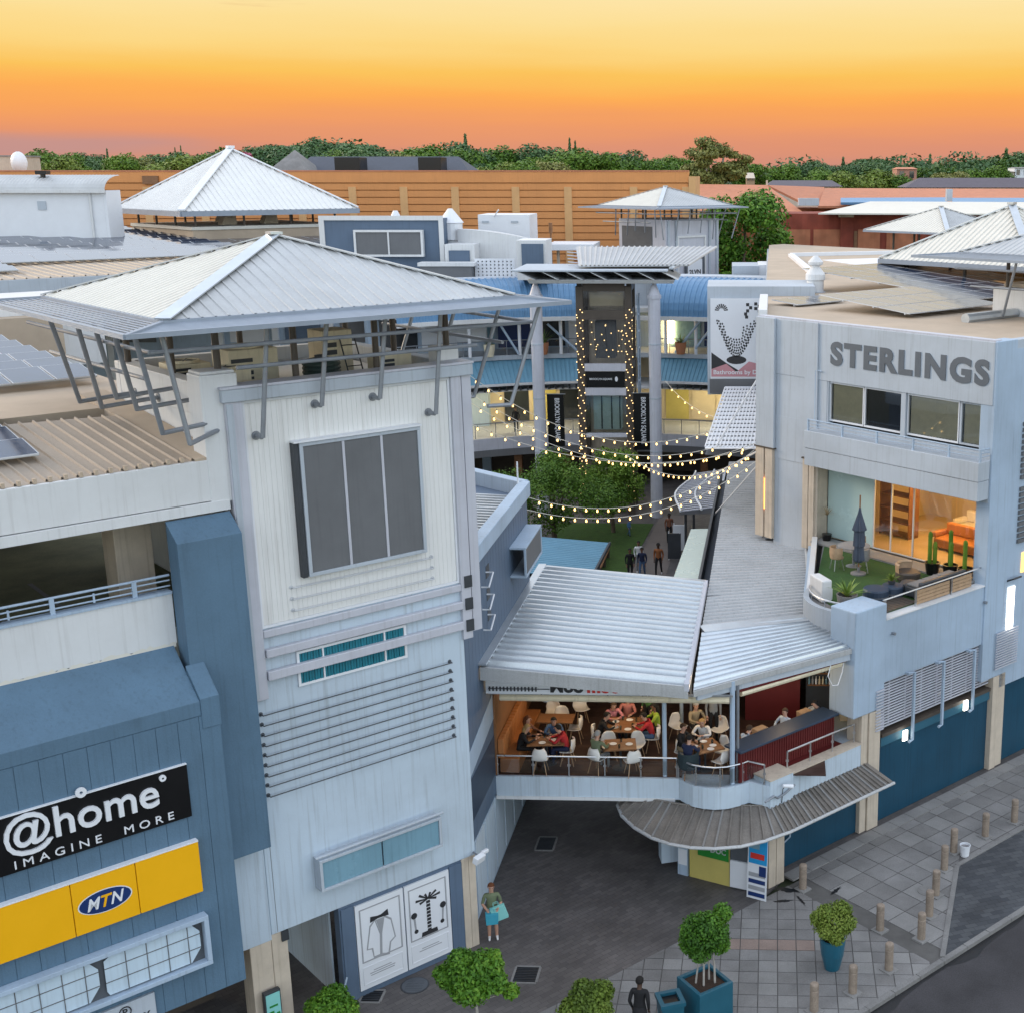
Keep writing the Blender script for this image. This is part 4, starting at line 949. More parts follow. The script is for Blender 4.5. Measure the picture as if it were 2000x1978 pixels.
letters(S2, 'M', .27, .26, (-9.80, VF - .152, 5.62), (1, 0, 0), (0, 0, 1), M['letterwhite'], ext=.008, bold=.02, shear=.3)
letters(S2, 'T', .22, .26, (-9.52, VF - .152, 5.62), (1, 0, 0), (0, 0, 1), M['yellow'], ext=.008, bold=.02, shear=.3)
letters(S2, 'N', .27, .26, (-9.34, VF - .152, 5.62), (1, 0, 0), (0, 0, 1), M['letterwhite'], ext=.008, bold=.02, shear=.3)
S3 = Thing('glazed_lightbox', 'pale blue gridded lightbox with clipped corners below the yellow sign', 'sign', 'g', (-9.5, VF, 3.5))
mb = MB(); mb.rect_frame(-13.2, -7.48, 3.46, 4.63, VF - .24, VF - .001, .10); S3.part('frame', mb, M['bluelt'], bev=.01)
mb = MB(); mb.box(-13.1, -7.58, VF - .06, VF - .02, 3.56, 4.53); S3.part('backing', mb, M['mesh'])
for a, b in ((-9.62, -7.66), (-11.72, -9.74), (-13.1, -11.84)):
    c_ = .22
    pl = [(a + .05, 3.60), (b - c_, 3.60), (b, 3.60 + c_ * 1.3), (b, 4.50 - c_), (b - c_ * .8, 4.50), (a + c_ * .8, 4.50), (a, 4.4), (a, 3.7)]
    mb = MB(); mb.add([(p[0], VF - .12, p[1]) for p in pl], [tuple(range(len(pl)))]); S3.part('panel', mb, M['lightbox'])
    for k in range(1, 5):
        mb = MB(); x = a + (b - a) * k / 4.6; mb.box(x - .008, x + .008, VF - .135, VF - .121, 3.60, 4.5); S3.part('grid_bar', mb, M['screen'])
    for z in (3.9, 4.22):
        mb = MB(); mb.box(a, b, VF - .133, VF - .1215, z - .008, z + .008); S3.part('grid_bar', mb, M['screen'])
S4 = Thing('parking_sign', 'grey panel with circled P and black lettering at the bottom left', 'sign', 'g', (-9.2, VF, 2.6))
mb = MB(); mb.box(-10.6, -8.7, VF - .08, VF - .001, 2.40, 3.24); S4.part('panel', mb, M['sky_wall'], bev=.01)
ring(S4, -9.32, 3.06, .13, VF - .095, M['print'], .82, 'circle'); letters(S4, 'P', .10, .15, (-9.37, VF - .081, 2.985), (1, 0, 0), (0, 0, 1), M['print'], ext=.012, bold=.02)
letters(S4, 'PAY ONLY', 1.15, .16, (-9.98, VF - .081, 2.72), (1, 0, 0), (0, 0, 1), M['print'], ext=.012, bold=.02, space=1.2)
# ---------------------------------------------------------------- slate blue alley building right of the tower
Q = Thing('alley_building', 'slate blue building with parapet roof along the alley beside the tower', 'building', 'a', (-2, 6, 0))
foot = [(-.27, .35), (-.27, 10.3), (-3.1, 12.6), (-9, 8), (-3, 2.5)]
mb = MB(); mb.prism(foot, 2.45, 9.9); Q.part('wall', mb, M['bluewall'])
for i in range(26):
    y0 = .36 + i * .382; mb = MB(); mb.box(-.272, -.258, y0 + .006, y0 + .376, 2.47, 9.95); Q.part('wall_board', mb, M['bluewall'])
mb = MB(); mb.prism([(-.30, .4), (-.30, 10.25), (-3.05, 12.5), (-9, 8), (-3, 2.6)], 0, 2.449); Q.part('base_wall', mb, M['bluelt'])
for i in range(7):
    mb = MB(); y0 = 1.2 + i * 1.3; mb.box(-.299, -.268, y0, y0 + 1.15, .15, 2.35); Q.part('base_panel', mb, M['lower'])
for a, b in (((-.32, 2.6), (-.32, 10.35)), ((-.32, 10.35), (-3.1, 12.65)), ((-3.1, 12.65), (-9, 8))):
    mb = MB(); mb.bar((a[0], a[1], 10.13), (b[0], b[1], 10.13), .36, .48); Q.part('parapet', mb, M['bluelt'], bev=.02)
mb = MB(); mb.sheet((-.5, 3, 9.92), (-.5, 10.0, 9.92), (-5, 3, 10.02), (-5, 10.4, 10.02), 22, .06, 'trap'); Q.part('roof_sheet', mb, M['galv'])
mb = MB(); mb.tube((-.45, 9.9, 10.4), (-.45, 9.9, 11.1), .03, 6); Q.part('vent_pipe', mb, M['letterwhite'])
# two pale bands on the dark lower part, projecting vent box and small brackets
mb = MB(); mb.box(-.257, -.247, .4, 4.6, 3.1, 4.3); Q.part('wall_band', mb, M['navy'])
mb = MB(); mb.hexa([(-.256, .6, 4.35), (-.246, .6, 4.35), (-.246, 4.2, 4.85), (-.256, 4.2, 4.85), (-.256, .6, 5.05), (-.246, .6, 5.05), (-.246, 4.2, 5.6), (-.256, 4.2, 5.6)]); Q.part('wall_band', mb, M['bluelt'])
mb = MB()
for z0, z1 in ((8.05, 8.12), (8.95, 9.02)): mb.box(-.256, .25, 7.2, 10.0, z0, z1)
for y0 in (7.2, 9.93): mb.box(.18, .25, y0, y0 + .07, 8.12, 8.95)
vb = Q.part('vent_box', mb, M['bluelt'], bev=.01)
mb = MB(); mb.box(.19, .22, 7.28, 9.92, 8.13, 8.94); Q.part('vent_panel', mb, M['screen'], vb)
for z in (9.0, 8.35, 7.75):
    mb = MB(); mb.path([(-.26, 3.3, z), (-.05, 3.3, z), (-.05, 3.9, z + .25), (-.26, 3.9, z + .25)], .025, 6); Q.part('bracket', mb, M['letterwhite'])
    mb = MB(); mb.box(-.257, -.245, 3.9, 4.3, z + .05, z + .4); Q.part('dark_port', mb, M['dark'])
# ---------------------------------------------------------------- restaurant terrace bridging the alley
FZ = 3.05
K = Thing('terrace_restaurant', 'open restaurant terrace bridging the alley under a galvanised roof', 'building', 'a', (4, 4, 0))
def g2a(u, v): p = conv('g', 'a', (u, v, 0)); return (p.x, p.y)
pA = g2a(8.75, -2.9); pB = g2a(12.0, -2.9); pC = g2a(12.0, 6)
curve = [(5.12, 3.93), (5.3, 3.72), (5.55, 3.5), (5.85, 3.38), (6.2, 3.33), (6.55, 3.4), (6.9, 3.6), (7.15, 3.8)]
edge = [(-.25, 3.93)] + curve + [(7.35, 3.72), (7.75, 3.55), pA, pB]
deck = edge + [(10.6, 12), (-.25, 12)]
mb = MB(); mb.prism(deck, 2.36, 3.02); K.part('deck_slab', mb, M['lower'], bev=0)
mb = MB(); mb.box(-.25, 5.0, 3.90, 4.05, 2.30, 2.40); K.part('slab_lip', mb, M['white'])
random.seed(2)
for i in range(34):
    y0 = 4.02 + i * .235; x1 = 5.2 if y0 < 4.2 else 10.5
    if i % 1 == 0:
        mb = MB(); mb.box(-.2, min(x1, 9.4), y0, y0 + .225, 3.021, FZ + random.uniform(-.003, .002)); K.part('floor_board', mb, M['floorwood'])
# block with pipe on the parapet, right hand parapet
mb = MB(); mb.prism([conv('g', 'a', (u, v, 0)).to_2d() for u, v in ((8.0, -2.3), (8.0, -3.0), (8.95, -3.0), (8.95, -2.3))], 2.3, 3.16); K.part('parapet_block', mb, M['lower'], bev=.02)
mb = MB(); mb.prism([conv('g', 'a', (u, v, 0)).to_2d() for u, v in ((7.98, -2.28), (7.98, -3.02), (8.97, -3.02), (8.97, -2.28))], 3.161, 3.20); K.part('block_coping', mb, M['cream'])
mb = MB(); mb.prism([conv('g', 'a', (u, v, 0)).to_2d() for u, v in ((8.96, -2.6), (8.96, -2.93), (12.0, -2.93), (12.0, -2.6))], 2.34, 3.06); K.part('parapet', mb, M['lower'], bev=.01)
mb = MB(); mb.prism([conv('g', 'a', (u, v, 0)).to_2d() for u, v in ((8.98, -2.55), (8.98, -2.95), (12.0, -2.95), (12.0, -2.55))], 3.061, 3.10); K.part('parapet_coping', mb, M['cream'])
mb = MB(); mb.prism([conv('g', 'a', (u, v, 0)).to_2d() for u, v in ((8.96, -1.9), (8.96, -2.54), (11.6, -2.54), (11.6, -1.9))], 3.03, 3.075); K.part('bar_plinth', mb, M['redwall'])
# roof 1: big corrugated sheet
zl, zr_ = 6.93, 6.42; y0, y1 = 2.5, 12.1
mb = MB(); mb.sheet((-.22, y0, zl), (-.22, y1, zl - .05), (5.42, y0, zr_), (5.45, y1, zr_ - .05), 21, .15, 'trap', .03); K.part('roof_sheet', mb, M['galv'])
mb = MB(); mb.bar((5.46, y0 - .05, zr_ + .03), (5.5, y1 + .05, zr_ - .02), .14, .22); K.part('roof_end_channel', mb, M['lilac'], bev=.01)
mb = MB(); mb.bar((-.16, y0 - .05, zl + .12), (-.16, y1 + .1, zl + .07), .26, .05); K.part('wall_flashing', mb, M['galv'])
mb = MB(); mb.bar((-.2, y1 + .05, zl + .0), (5.5, y1 + .05, zr_ + .02), .12, .12); K.part('roof_back_trim', mb, M['galv'])
mb = MB(); mb.hexa([(-.22, y0 - .04, zl - .34), (5.5, y0 - .04, zr_ - .30), (5.5, y0 + .02, zr_ - .30), (-.22, y0 + .02, zl - .34), (-.22, y0 - .04, zl + .04), (5.5, y0 - .04, zr_ + .06), (5.5, y0 + .02, zr_ + .06), (-.22, y0 + .02, zl + .04)]); K.part('roof_fascia', mb, M['galvdull'])
# sign band under the fascia
mb = MB(); mb.box(-.2, 5.4, 2.95, 3.12, 6.0, 6.38); K.part('sign_band', mb, M['poster'], bev=.01)
letters(K, 'Moo', .93, .36, (1.62, 2.949, 6.06), (1, 0, 0), (0, 0, 1), M['print'], ext=.02, bold=.04, name='sign_letter')
letters(K, 'moo', .93, .30, (2.65, 2.949, 6.06), (1, 0, 0), (0, 0, 1), M['redprint'], ext=.02, bold=.04, name='sign_letter')
mb = MB()
for k in range(14): mb.box(-.1 + k * .1, -.06 + k * .1, 2.90, 2.945, 6.10, 6.22)
mb.box(-.12, 1.6, 2.92, 2.945, 6.15, 6.17); K.part('fringe', mb, M['dark'])
mb = MB(); mb.tube((.1, 3.4, 5.72), (6.6, 3.4, 5.72), .11, 10); K.part('blind_roller', mb, M['ac'])
mb = MB(); mb.box(-.2, 6.7, 3.25, 3.33, 5.86, 5.91); K.part('roller_track', mb, M['chrome'])
# roof 2: long sheet running back along the shop, and front skirt roof
mb = MB(); mb.sheet((5.6, 7.3, 6.30), (5.6, 18, 6.22), (9.1, 8.4, 6.36), (9.1, 18, 6.28), 30, .07, 'trap', .03); K.part('roof_sheet', mb, M['galvdull'])
mb = MB(); mb.sheet((5.6, 18.02, 6.2), (5.6, 33, 6.1), (7.55, 18.02, 6.24), (7.2, 33, 6.16), 42, .07, 'trap', .03); K.part('roof_sheet', mb, M['galvdull'])
q = lambda u, v, z: Vector((*g2a(u, v), z))
mb = MB(); mb.sheet((5.62, 2.85, 6.22), (5.62, 7.5, 6.35), q(11.7, -2.75, 6.26), (8.85, 8.4, 6.44), 12, .07, 'trap', .03); K.part('roof_sheet', mb, M['galv'])
mb = MB(); mb.bar((5.62, 2.80, 6.12), q(11.75, -2.8, 6.17), .05, .16); K.part('roof_fascia', mb, M['galvdull'])
mb = MB(); mb.bar((5.7, 3.0, 5.98), q(11.6, -2.72, 5.99), .1, .22); K.part('beam', mb, M['sky_wall'])
mb = MB(); mb.bar((6.8, 3.75, 5.83), q(11.6, -2.6, 5.83), .07, .06); K.part('beam', mb, M['redwall'])
mb = MB(); a_, b_ = Vector((6.9, 3.9, 5.72)), q(11.5, -2.5, 5.74); mb.tube(a_, b_, .10, 10); K.part('blind_roller', mb, M['ac'])
mb = MB(); mb.bar((5.62, 7.35, 6.42), (9.0, 8.45, 6.47), .62, .03); K.part('valley_flashing', mb, M['galv'])
mb = MB(); mb.path([(9.0, 9.6, 6.42), (9.06, 13, 6.40), (9.1, 17.6, 6.36), (8.2, 18.2, 6.36), (7.5, 18.3, 6.36)], .09, 6); K.part('wall_flashing', mb, M['galv'])
# posts
for x, y, r in ((4.7, 4.05, .065), (6.68, 3.62, .075), (6.83, 3.75, .045), (4.95, 7.5, .06), (5.25, 7.5, .04)):
    mb = MB(); mb.tube((x, y, FZ), (x, y, 6.2), r, 10); K.part('post', mb, M['bluelt'] if r > .05 else M['steel'])
# railing
def railing(T_, pts, z0, h, m=M['chrome'], glass_=True, n_post=None, every=1.05, mid=False):
    pts = [Vector((p[0], p[1], 0)) for p in pts]; seg = [0]
    for a, b in zip(pts, pts[1:]): seg.append(seg[-1] + (b - a).length)
    def at(d):
        for i in range(len(pts) - 1):
            if d <= seg[i + 1] + 1e-6: return pts[i].lerp(pts[i + 1], (d - seg[i]) / max(1e-6, seg[i + 1] - seg[i]))
        return pts[-1]
    mb = MB(); mb.path([p + Vector((0, 0, z0 + h)) for p in pts], .028, 8); T_.part('handrail', mb, m)
    k = n_post or max(2, round(seg[-1] / every)); ps = [at(seg[-1] * i / k) for i in range(k + 1)]
    for p in ps:
        mb = MB(); mb.tube(p + Vector((0, 0, z0)), p + Vector((0, 0, z0 + h)), .024, 8); mb.cbox(p + Vector((0, 0, z0 + h * .55)), .09, .03, .06); T_.part('rail_post', mb, m)
    if glass_:
        for i in range(k):
            a, b = seg[-1] * i / k, seg[-1] * (i + 1) / k
            sub = [at(a + (b - a) * (.06 + .88 * j / 4)) for j in range(5)]
            mb = MB()
            for s1, s2 in zip(sub, sub[1:]): mb.quad((s1.x, s1.y, z0 + .08), (s2.x, s2.y, z0 + .08), (s2.x, s2.y, z0 + h - .1), (s1.x, s1.y, z0 + h - .1))
            T_.part('glass_pane', mb, M['glass'])
railing(K, [(-.2, 3.98), (5.05, 3.98)], FZ - .02, .62, every=1.02)
railing(K, [(p[0] - .02, p[1] + .05) for p in curve] + [(7.6, 3.62)], FZ - .02, .62, every=.75)
railing(K, [g2a(8.97, -2.72), g2a(11.9, -2.72)], FZ + .03, .62, every=1.0, glass_=False)
# interior shell: left wall, back wall, red wall, bar
mb = MB(); mb.box(-.255, -.2, 3.95, 12, FZ, 6.3); K.part('side_wall', mb, M['wood'])
mb = MB(); mb.box(-.2, 10.4, 11.0, 11.1, FZ, 6.3); K.part('back_wall', mb, M['dark'])
mb = MB(); mb.box(6.95, 8.7, 8.2, 8.3, FZ, 6.0); K.part('red_wall', mb, M['redwall'])
mb = MB(); mb.box(8.9, 9.9, 8.6, 8.7, FZ, 6.0); K.part('bar_back', mb, M['dark'])
for k in range(4):
    mb = MB(); mb.box(8.95, 9.85, 8.45, 8.6, FZ + 1.1 + k * .4, FZ + 1.14 + k * .4); K.part('bar_shelf', mb, M['wood'])
bt = MB(); bt.lathe([(.035, 0), (.035, .16), (.014, .2), (.014, .26)], n=8); btm = smesh('bottle', bt, M['glassblue']); 
ORDN = ['first', 'second', 'third', 'fourth', 'fifth', 'sixth', 'seventh', 'eighth', 'ninth', 'tenth']
random.seed(4)
for k in range(4):
    for j in range(8):
        o = bpy.data.objects.new('bar_bottle', smesh('bar_bottle', bt, random.choice([M['poster'], M['frostblue'], M['printgrey'], M['ac']]))); col.objects.link(o)
        o.location = W('a', (9.0 + j * .11, 8.52, FZ + 1.14 + k * .4)); setp(o, ORDN[j] + ' bottle from the left on the ' + ['lowest', 'second', 'third', 'top'][k] + ' bar shelf', 'bottle', 'bottles on the bar shelves')
mb = MB(); mb.box(10.0, 10.6, 8.2, 8.8, FZ, 6.0); K.part('pillar', mb, M['ac'])
mb = MB(); mb.box(.0, 5.4, 10.9, 10.99, FZ + .8, 5.6); K.part('back_window', mb, M['darkglass'])
# bar counter with dark slab top and red front along the right parapet
t = Thing('bar_counter', 'long dark bar counter with red slatted front along the terrace edge', 'counter', 'g', (9.5, -2.2, FZ))
mb = MB(); mb.box(7.35, 11.5, -2.45, -1.75, FZ + .98, FZ + 1.05); t.part('counter_top', mb, M['navy'], bev=.01)
mb = MB(); mb.box(7.45, 11.45, -2.3, -1.9, FZ, FZ + .979); t.part('counter_body', mb, M['redwall'])
for k in range(40):
    mb = MB(); mb.box(7.46 + k * .1, 7.53 + k * .1, -2.32, -2.301, FZ + .05, FZ + .95); t.part('front_slat', mb, M['redwall'])
# banquette
t = Thing('banquette', 'long tan leather banquette with channelled back along the left wall', 'bench', 'a', (.1, 5.5, FZ))
mb = MB(); mb.box(-.15, .42, 4.1, 7.8, FZ, FZ + .45); t.part('seat', mb, M['tanleather'], bev=.03)
for k in range(16):
    mb = MB(); y = 4.1 + k * .231; mb.box(-.19, -.02, y + .006, y + .225, FZ + .45, FZ + 1.05); t.part('back_channel', mb, M['tanleather'], bev=.02)
# chairs
def chair_proto():
    t = Thing('shell_chair', 'x', 'chair', 'w', (0, 0, 0), group='white shell chairs of the restaurant')
    mb = MB(); mb.smooth = True; n = 10; vs = []; fs = []
    prof = [(-.22, .44), (-.12, .425), (.0, .42), (.12, .43), (.19, .50), (.215, .62), (.22, .74), (.21, .83)]
    for y, z in prof:
        for i in range(n + 1):
            a = -1 + 2 * i / n; hw = .225 if z < .6 else .225 - .10 * ((z - .6) / .23) ** 2
            vs.append((a * hw, y - (.09 * a * a if z > .5 else 0), z + (.05 * a * a if z < .5 else 0)))
    for j in range(len(prof) - 1):
        for i in range(n): fs.append((j * (n + 1) + i, j * (n + 1) + i + 1, (j + 1) * (n + 1) + i + 1, (j + 1) * (n + 1) + i))
    mb.add(vs, fs); s_ = t.part('shell', mb, M['chairwhite']); sm = s_.modifiers.new('thick', 'SOLIDIFY'); sm.thickness = .02
    for x in (-1, 1):
        for y in (-1, 1):
            mb = MB(); mb.tube((x * .12, y * .11, .42), (x * .2, y * .2, 0), .017, 6, .011); t.part('leg', mb, M['woodlt'])
    return t.o
CH = chair_proto(); _ch = [False]
def chair(x, y, rz, label, z=FZ, fr='a'):
    o = CH if not _ch[0] else copy_tree(CH); _ch[0] = True
    return place(o, W(fr, (x, y, z)), FR[fr][1] + rz, label, 'white shell chairs of the restaurant')
def table_proto():
    t = Thing('dining_table', 'x', 'table', 'w', (0, 0, 0), group='wooden restaurant tables')
    for k in range(4):
        mb = MB(); mb.box(-.44, .44, -.44 + k * .22 + .003, -.44 + (k + 1) * .22 - .003, .715, .75); t.part('top_board', mb, M['wood'])
    mb = MB(); mb.tube((0, 0, .03), (0, 0, .714), .035, 8); t.part('pedestal', mb, M['dark'])
    mb = MB(); mb.lathe([(.24, 0), (.24, .02), (.05, .04)], n=16); t.part('foot', mb, M['dark'])
    return t.o
TB = table_proto(); _tb = [False]
def table(x, y, rz, label, z=FZ, scale=None, fr='a'):
    o = TB if not _tb[0] else copy_tree(TB); _tb[0] = True
    return place(o, W(fr, (x, y, z)), FR[fr][1] + rz, label, 'wooden restaurant tables', scale)
TABS = [(1.15, 6.4, 0, 'empty brown table by the banquette at the back', (1.25, .8, 1)), (1.12, 4.75, .1, 'small table in front of the banquette where four people sit', None),
        (3.35, 6.0, 0, 'long laden table in the middle of the terrace', (1.25, 1.3, 1)), (3.35, 4.55, .15, 'wooden table near the straight railing with a plant on it', (1.05, .9, 1)),
        (5.85, 4.55, .5, 'round-the-corner table full of plates behind the curved railing', (1.0, 1.0, 1)), (7.5, 5.2, .75, 'wooden table beside the red wall with menus', (1.15, 1.0, 1)), (8.9, 6.6, .75, 'small table at the far end of the bar counter', (.9, .8, 1))]
for x, y, r, lb, sc in TABS: table(x, y, r, lb, FZ, sc)
PI = math.pi
CHS = [(1.75, 6.35, -PI / 2, 'white shell chair turned aside at the empty brown table'), (1.2, 7.0, 0, 'white shell chair behind the empty brown table'), (.85, 7.5, 0, 'white shell chair at the very back by the banquette'), (1.7, 7.9, .4, 'white shell chair under the pendant lamps at the back'),
       (1.05, 4.12, PI, 'white shell chair with its back against the railing on the left'), (1.75, 4.75, -PI / 2, 'white shell chair right of the four-person table'), (1.25, 5.45, 0, 'white shell chair between the two banquette tables'),
       (2.7, 4.2, 2.6, 'white shell chair of the grey haired guest at the railing'), (3.75, 4.08, -2.7, 'empty white shell chair at the railing beside the thin post'), (2.95, 5.1, .3, 'white shell chair behind the plant table, inner left'), (3.75, 5.15, -.3, 'white shell chair behind the plant table, inner right'),
       (2.55, 5.75, PI / 2, 'white shell chair at the left end of the laden table'), (4.2, 5.75, -PI / 2, 'white shell chair at the right end of the laden table'),
       (6.35, 4.15, -2.2, 'white shell chair inside the curved railing, right of the plates'), (6.3, 4.95, -.8, 'white shell chair against the tall posts'), (5.2, 4.75, 1.2, 'white shell chair of the guest in black at the plates table'), (6.2, 6.4, -.6, 'white shell chair tucked behind the woman in white'), (4.9, 6.6, .8, 'white shell chair at the back beside the thin post'),
       (8.2, 5.95, -.9, 'white shell chair under the man in the pale shirt'), (8.35, 6.5, 2.2, 'white shell chair between the two bar tables'), (9.1, 7.2, 0, 'white shell chair at the far bar table')]
for x, y, r, lb in CHS: chair(x, y, r, lb)
t = Thing('wing_chair', 'dark teal tub chair just inside the curved railing', 'chair', 'a', (5.4, 3.95, FZ), rz=.4)
mb = MB(); c = (5.4, 3.98, FZ); M['tubchair'] = mat('dark_teal_fabric', (.02, .035, .042, 1), .8)
mb.lathe([(.27, .38), (.31, .42), (.31, .8), (.27, .82), (.25, .78), (.25, .46)], c, 14, -PI * 1.15, PI * .15); t.part('tub_back', mb, M['tubchair'])
mb = MB(); mb.lathe([(.27, .33), (.29, .36), (.29, .44), (.25, .46)], c, 16); t.part('seat', mb, M['tubchair'])
for k in range(4):
    a = PI / 4 + k * PI / 2; mb = MB(); mb.tube((c[0] + .2 * math.cos(a), c[1] + .2 * math.sin(a), FZ + .34), (c[0] + .26 * math.cos(a), c[1] + .26 * math.sin(a), FZ), .016, 6); t.part('leg', mb, M['wood'])
# pendant lamps
def pend():
    t = Thing('pendant_lamp', 'x', 'lamp', 'w', (0, 0, 0), group='aluminium pendant lamps over the restaurant tables')
    mb = MB(); mb.smooth = False; mb.lathe([(.04, .36), (.10, .34), (.14, .26), (.17, .0), (.16, .0), (.13, .25), (.09, .32), (.03, .34)], n=20); t.part('lamp_shade', mb, M['chrome'])
    mb = MB(); mb.tube((0, 0, .35), (0, 0, 1.15), .008, 5); t.part('cord', mb, M['dark'])
    mb = MB(); mb.ball((0, 0, .10), .045, 8, 6); t.part('bulb', mb, M['lampwarm'])
    return t.o
PD = pend()
PL = [(.75, 5.2), (1.15, 4.9), (1.6, 5.0), (1.95, 5.4), (2.65, 5.0), (3.05, 4.95), (3.4, 5.4), (4.5, 5.1), (4.7, 5.6), (6.0, 6.0)]
for i, (x, y) in enumerate(PL):
    o = PD if i == 0 else copy_tree(PD)
    place(o, W('a', (x, y, 5.02)), 0, ORDN[i] + ' aluminium pendant lamp from the left over the restaurant tables')
for i, (x, y, e) in enumerate(((1.3, 6, 30), (3.4, 6, 36), (5.8, 5.6, 30), (8.2, 6.6, 24))):
    ld = bpy.data.lights.new('pendant_light', 'POINT'); ld.energy = e; ld.color = (1, .72, .42); ld.shadow_soft_size = .25
    lo = bpy.data.objects.new('pendant_light', ld); col.objects.link(lo); lo.location = W('a', (x, y, 5.3))
# plates, glasses, plants on tables
plm = MB(); plm.lathe([(.0, .0), (.07, .004), (.11, .016), (.105, .018), (.06, .008)], n=14); plme = smesh('plate', plm, M['poster'])
glm = MB(); glm.lathe([(.03, 0), (.035, .12), (.03, .12), (.026, .01)], n=10); glme = smesh('tumbler', glm, M['glassblue'])
random.seed(9)
tabname = ['', 'four-person table', 'long laden table', 'plant table', 'plates table', 'red wall table', 'far bar table']
for i, k, rx, ry in ((1, 3, .28, .28), (2, 10, .45, .45), (3, 4, .3, .3), (4, 7, .34, .34), (5, 4, .35, .3), (6, 2, .25, .2)):
    x, y = TABS[i][0], TABS[i][1]
    for j in range(k):
        me = plme if j % 2 == 0 else glme
        o = bpy.data.objects.new('plate' if j % 2 == 0 else 'tumbler', me); col.objects.link(o); a = 2 * PI * j / k
        o.location = W('a', (x + rx * math.cos(a) * random.uniform(.6, 1), y + ry * math.sin(a) * random.uniform(.6, 1), FZ + .751))
        setp(o, ('white plate' if j % 2 == 0 else 'clear tumbler') + ' at the ' + ['right', 'far right', 'far', 'far left', 'left', 'near left', 'near', 'near right'][int(round(a / (PI / 4))) % 8] + ' side of the ' + tabname[i], 'plate' if j % 2 == 0 else 'glass', 'tableware of the restaurant')
# curved fibre-cement canopy over the shops below
cn = Thing('street_canopy', 'weathered grey ribbed canopy with rounded end under the terrace', 'canopy', 'g', (7, -3, 2))
outer = [(5.25, .62), (4.92, .0), (4.74, -.8), (4.72, -1.6), (4.86, -2.2), (5.15, -2.75), (5.6, -3.25), (6.2, -3.65), (6.9, -3.88), (7.6, -3.97)]
inner = [(5.6, .62), (5.75, .1), (5.9, -.35), (6.1, -.8), (6.35, -1.25), (6.7, -1.65), (7.1, -2.0), (7.5, -2.35), (7.85, -2.7), (8.1, -2.9)]
for i in range(26): outer.append((7.6 + (12.35 - 7.6) * (i + 1) / 26, -4.0)); inner.append((8.1 + (12.35 - 8.1) * (i + 1) / 26, -2.92))
ZO, ZI = 2.06, 2.33
strips = []
for i in range(len(outer) - 1):
    k = 2 if i < 9 else 1
    for j in range(k):
        f0, f1 = j / k, (j + 1) / k
        o0, o1 = Vector(outer[i]).lerp(Vector(outer[i + 1]), f0), Vector(outer[i]).lerp(Vector(outer[i + 1]), f1)
        i0, i1 = Vector(inner[i]).lerp(Vector(inner[i + 1]), f0), Vector(inner[i]).lerp(Vector(inner[i + 1]), f1)
        mb = MB(); mb.slab([(o0.x, o0.y, ZO), (o1.x, o1.y, ZO), (i1.x, i1.y, ZI), (i0.x, i0.y, ZI)], .03)
        cn.part('canopy_sheet', mb, M['awning'])
        mb = MB(); mb.bar((o0.x, o0.y, ZO + .02), (i0.x, i0.y, ZI + .02), .05, .05); cn.part('sheet_rib', mb, M['awning'] if (i + j) % 3 else M['tile3'])
mb = MB(); mb.path([(p[0], p[1], ZO - .02) for p in outer], .05, 8); cn.part('gutter', mb, M['galvdull'])
mb = MB(); mb.path([(p[0], p[1], ZI + .02) for p in inner[:12]], .035, 6); cn.part('wall_flashing', mb, M['awning'])
# small pipe and lamp on the parapet block
t = Thing('spotlight', 'white spotlight on a thin bracket at the parapet block', 'spotlight', 'g', (8.5, -3.1, 3.0))
mb = MB(); mb.tube((8.35, -3.16, 2.98), (8.62, -3.3, 2.92), .05, 10, .065); t.part('lamp_head', mb, M['letterwhite'])
mb = MB(); mb.path([(8.45, -3.02, 2.35), (8.45, -3.06, 2.8), (8.45, -3.15, 2.95)], .014, 6); t.part('bracket', mb, M['dark'])
mb = MB(); mb.path([(7.75, -3.04, 2.62), (8.1, -3.06, 2.7), (8.25, -3.05, 2.58), (8.55, -3.05, 2.63), (8.95, -3.06, 2.78)], .03, 6)
single('drain_pipe', 'bent grey drain pipe across the parapet block', 'pipe', mb, M['steel'], 'g', (8.4, -3.05, 2.6))
mb = MB(); mb.path([q(10.9, -2.62, 5.9), q(10.75, -2.64, 5.55), q(10.95, -2.64, 5.2), q(11.2, -2.64, 5.15), q(11.4, -2.62, 5.5), q(11.5, -2.6, 5.85)], .016, 6)
single('hanging_cable', 'loose white cable looping below the terrace roof', 'cable', mb, M['letterwhite'], 'a', tuple(q(11.2, -2.6, 5.5)))
# ---------------------------------------------------------------- pale blue shop building on the right
S = Thing('furniture_building', 'pale blue corner building lettered STERLINGS with balcony, roof terrace and teal base', 'building', 'g', (18, 0, 0))
U0 = 18.04; TZ = 6.9
mb = MB(); mb.box(U0 + .3, 60, -2.5, 7.88, 0, 14.6); 
# body built as storeys so that the recesses are open
mb = MB(); mb.box(U0, U0 + .42, -2.88, 7.9, 12.86, 14.9); S.part('sign_wall', mb, M['sky_wall'], bev=.02)
mb = MB(); mb.box(U0 + .35, 34, -2.86, 4.3, 11.3, 12.859); S.part('window_wall', mb, M['darkglass'])
mb = MB(); mb.box(U0 + .01, 34, 4.33, 7.9, 9.7, 12.859); S.part('wall', mb, M['sky_wall'])
mb = MB(); mb.box(U0, 34, -2.88, 7.89, 9.66, 11.3); S.part('floor_band', mb, M['sky_wall'])
mb = MB(); mb.box(U0 + .02, 34, 4.95, 7.0, 0, 9.658); S.part('wall', mb, M['sky_wall'])
mb = MB(); mb.box(U0 + 6, 34, -2.8, 4.94, TZ, 9.655); S.part('inner_wall', mb, M['warmwall'])
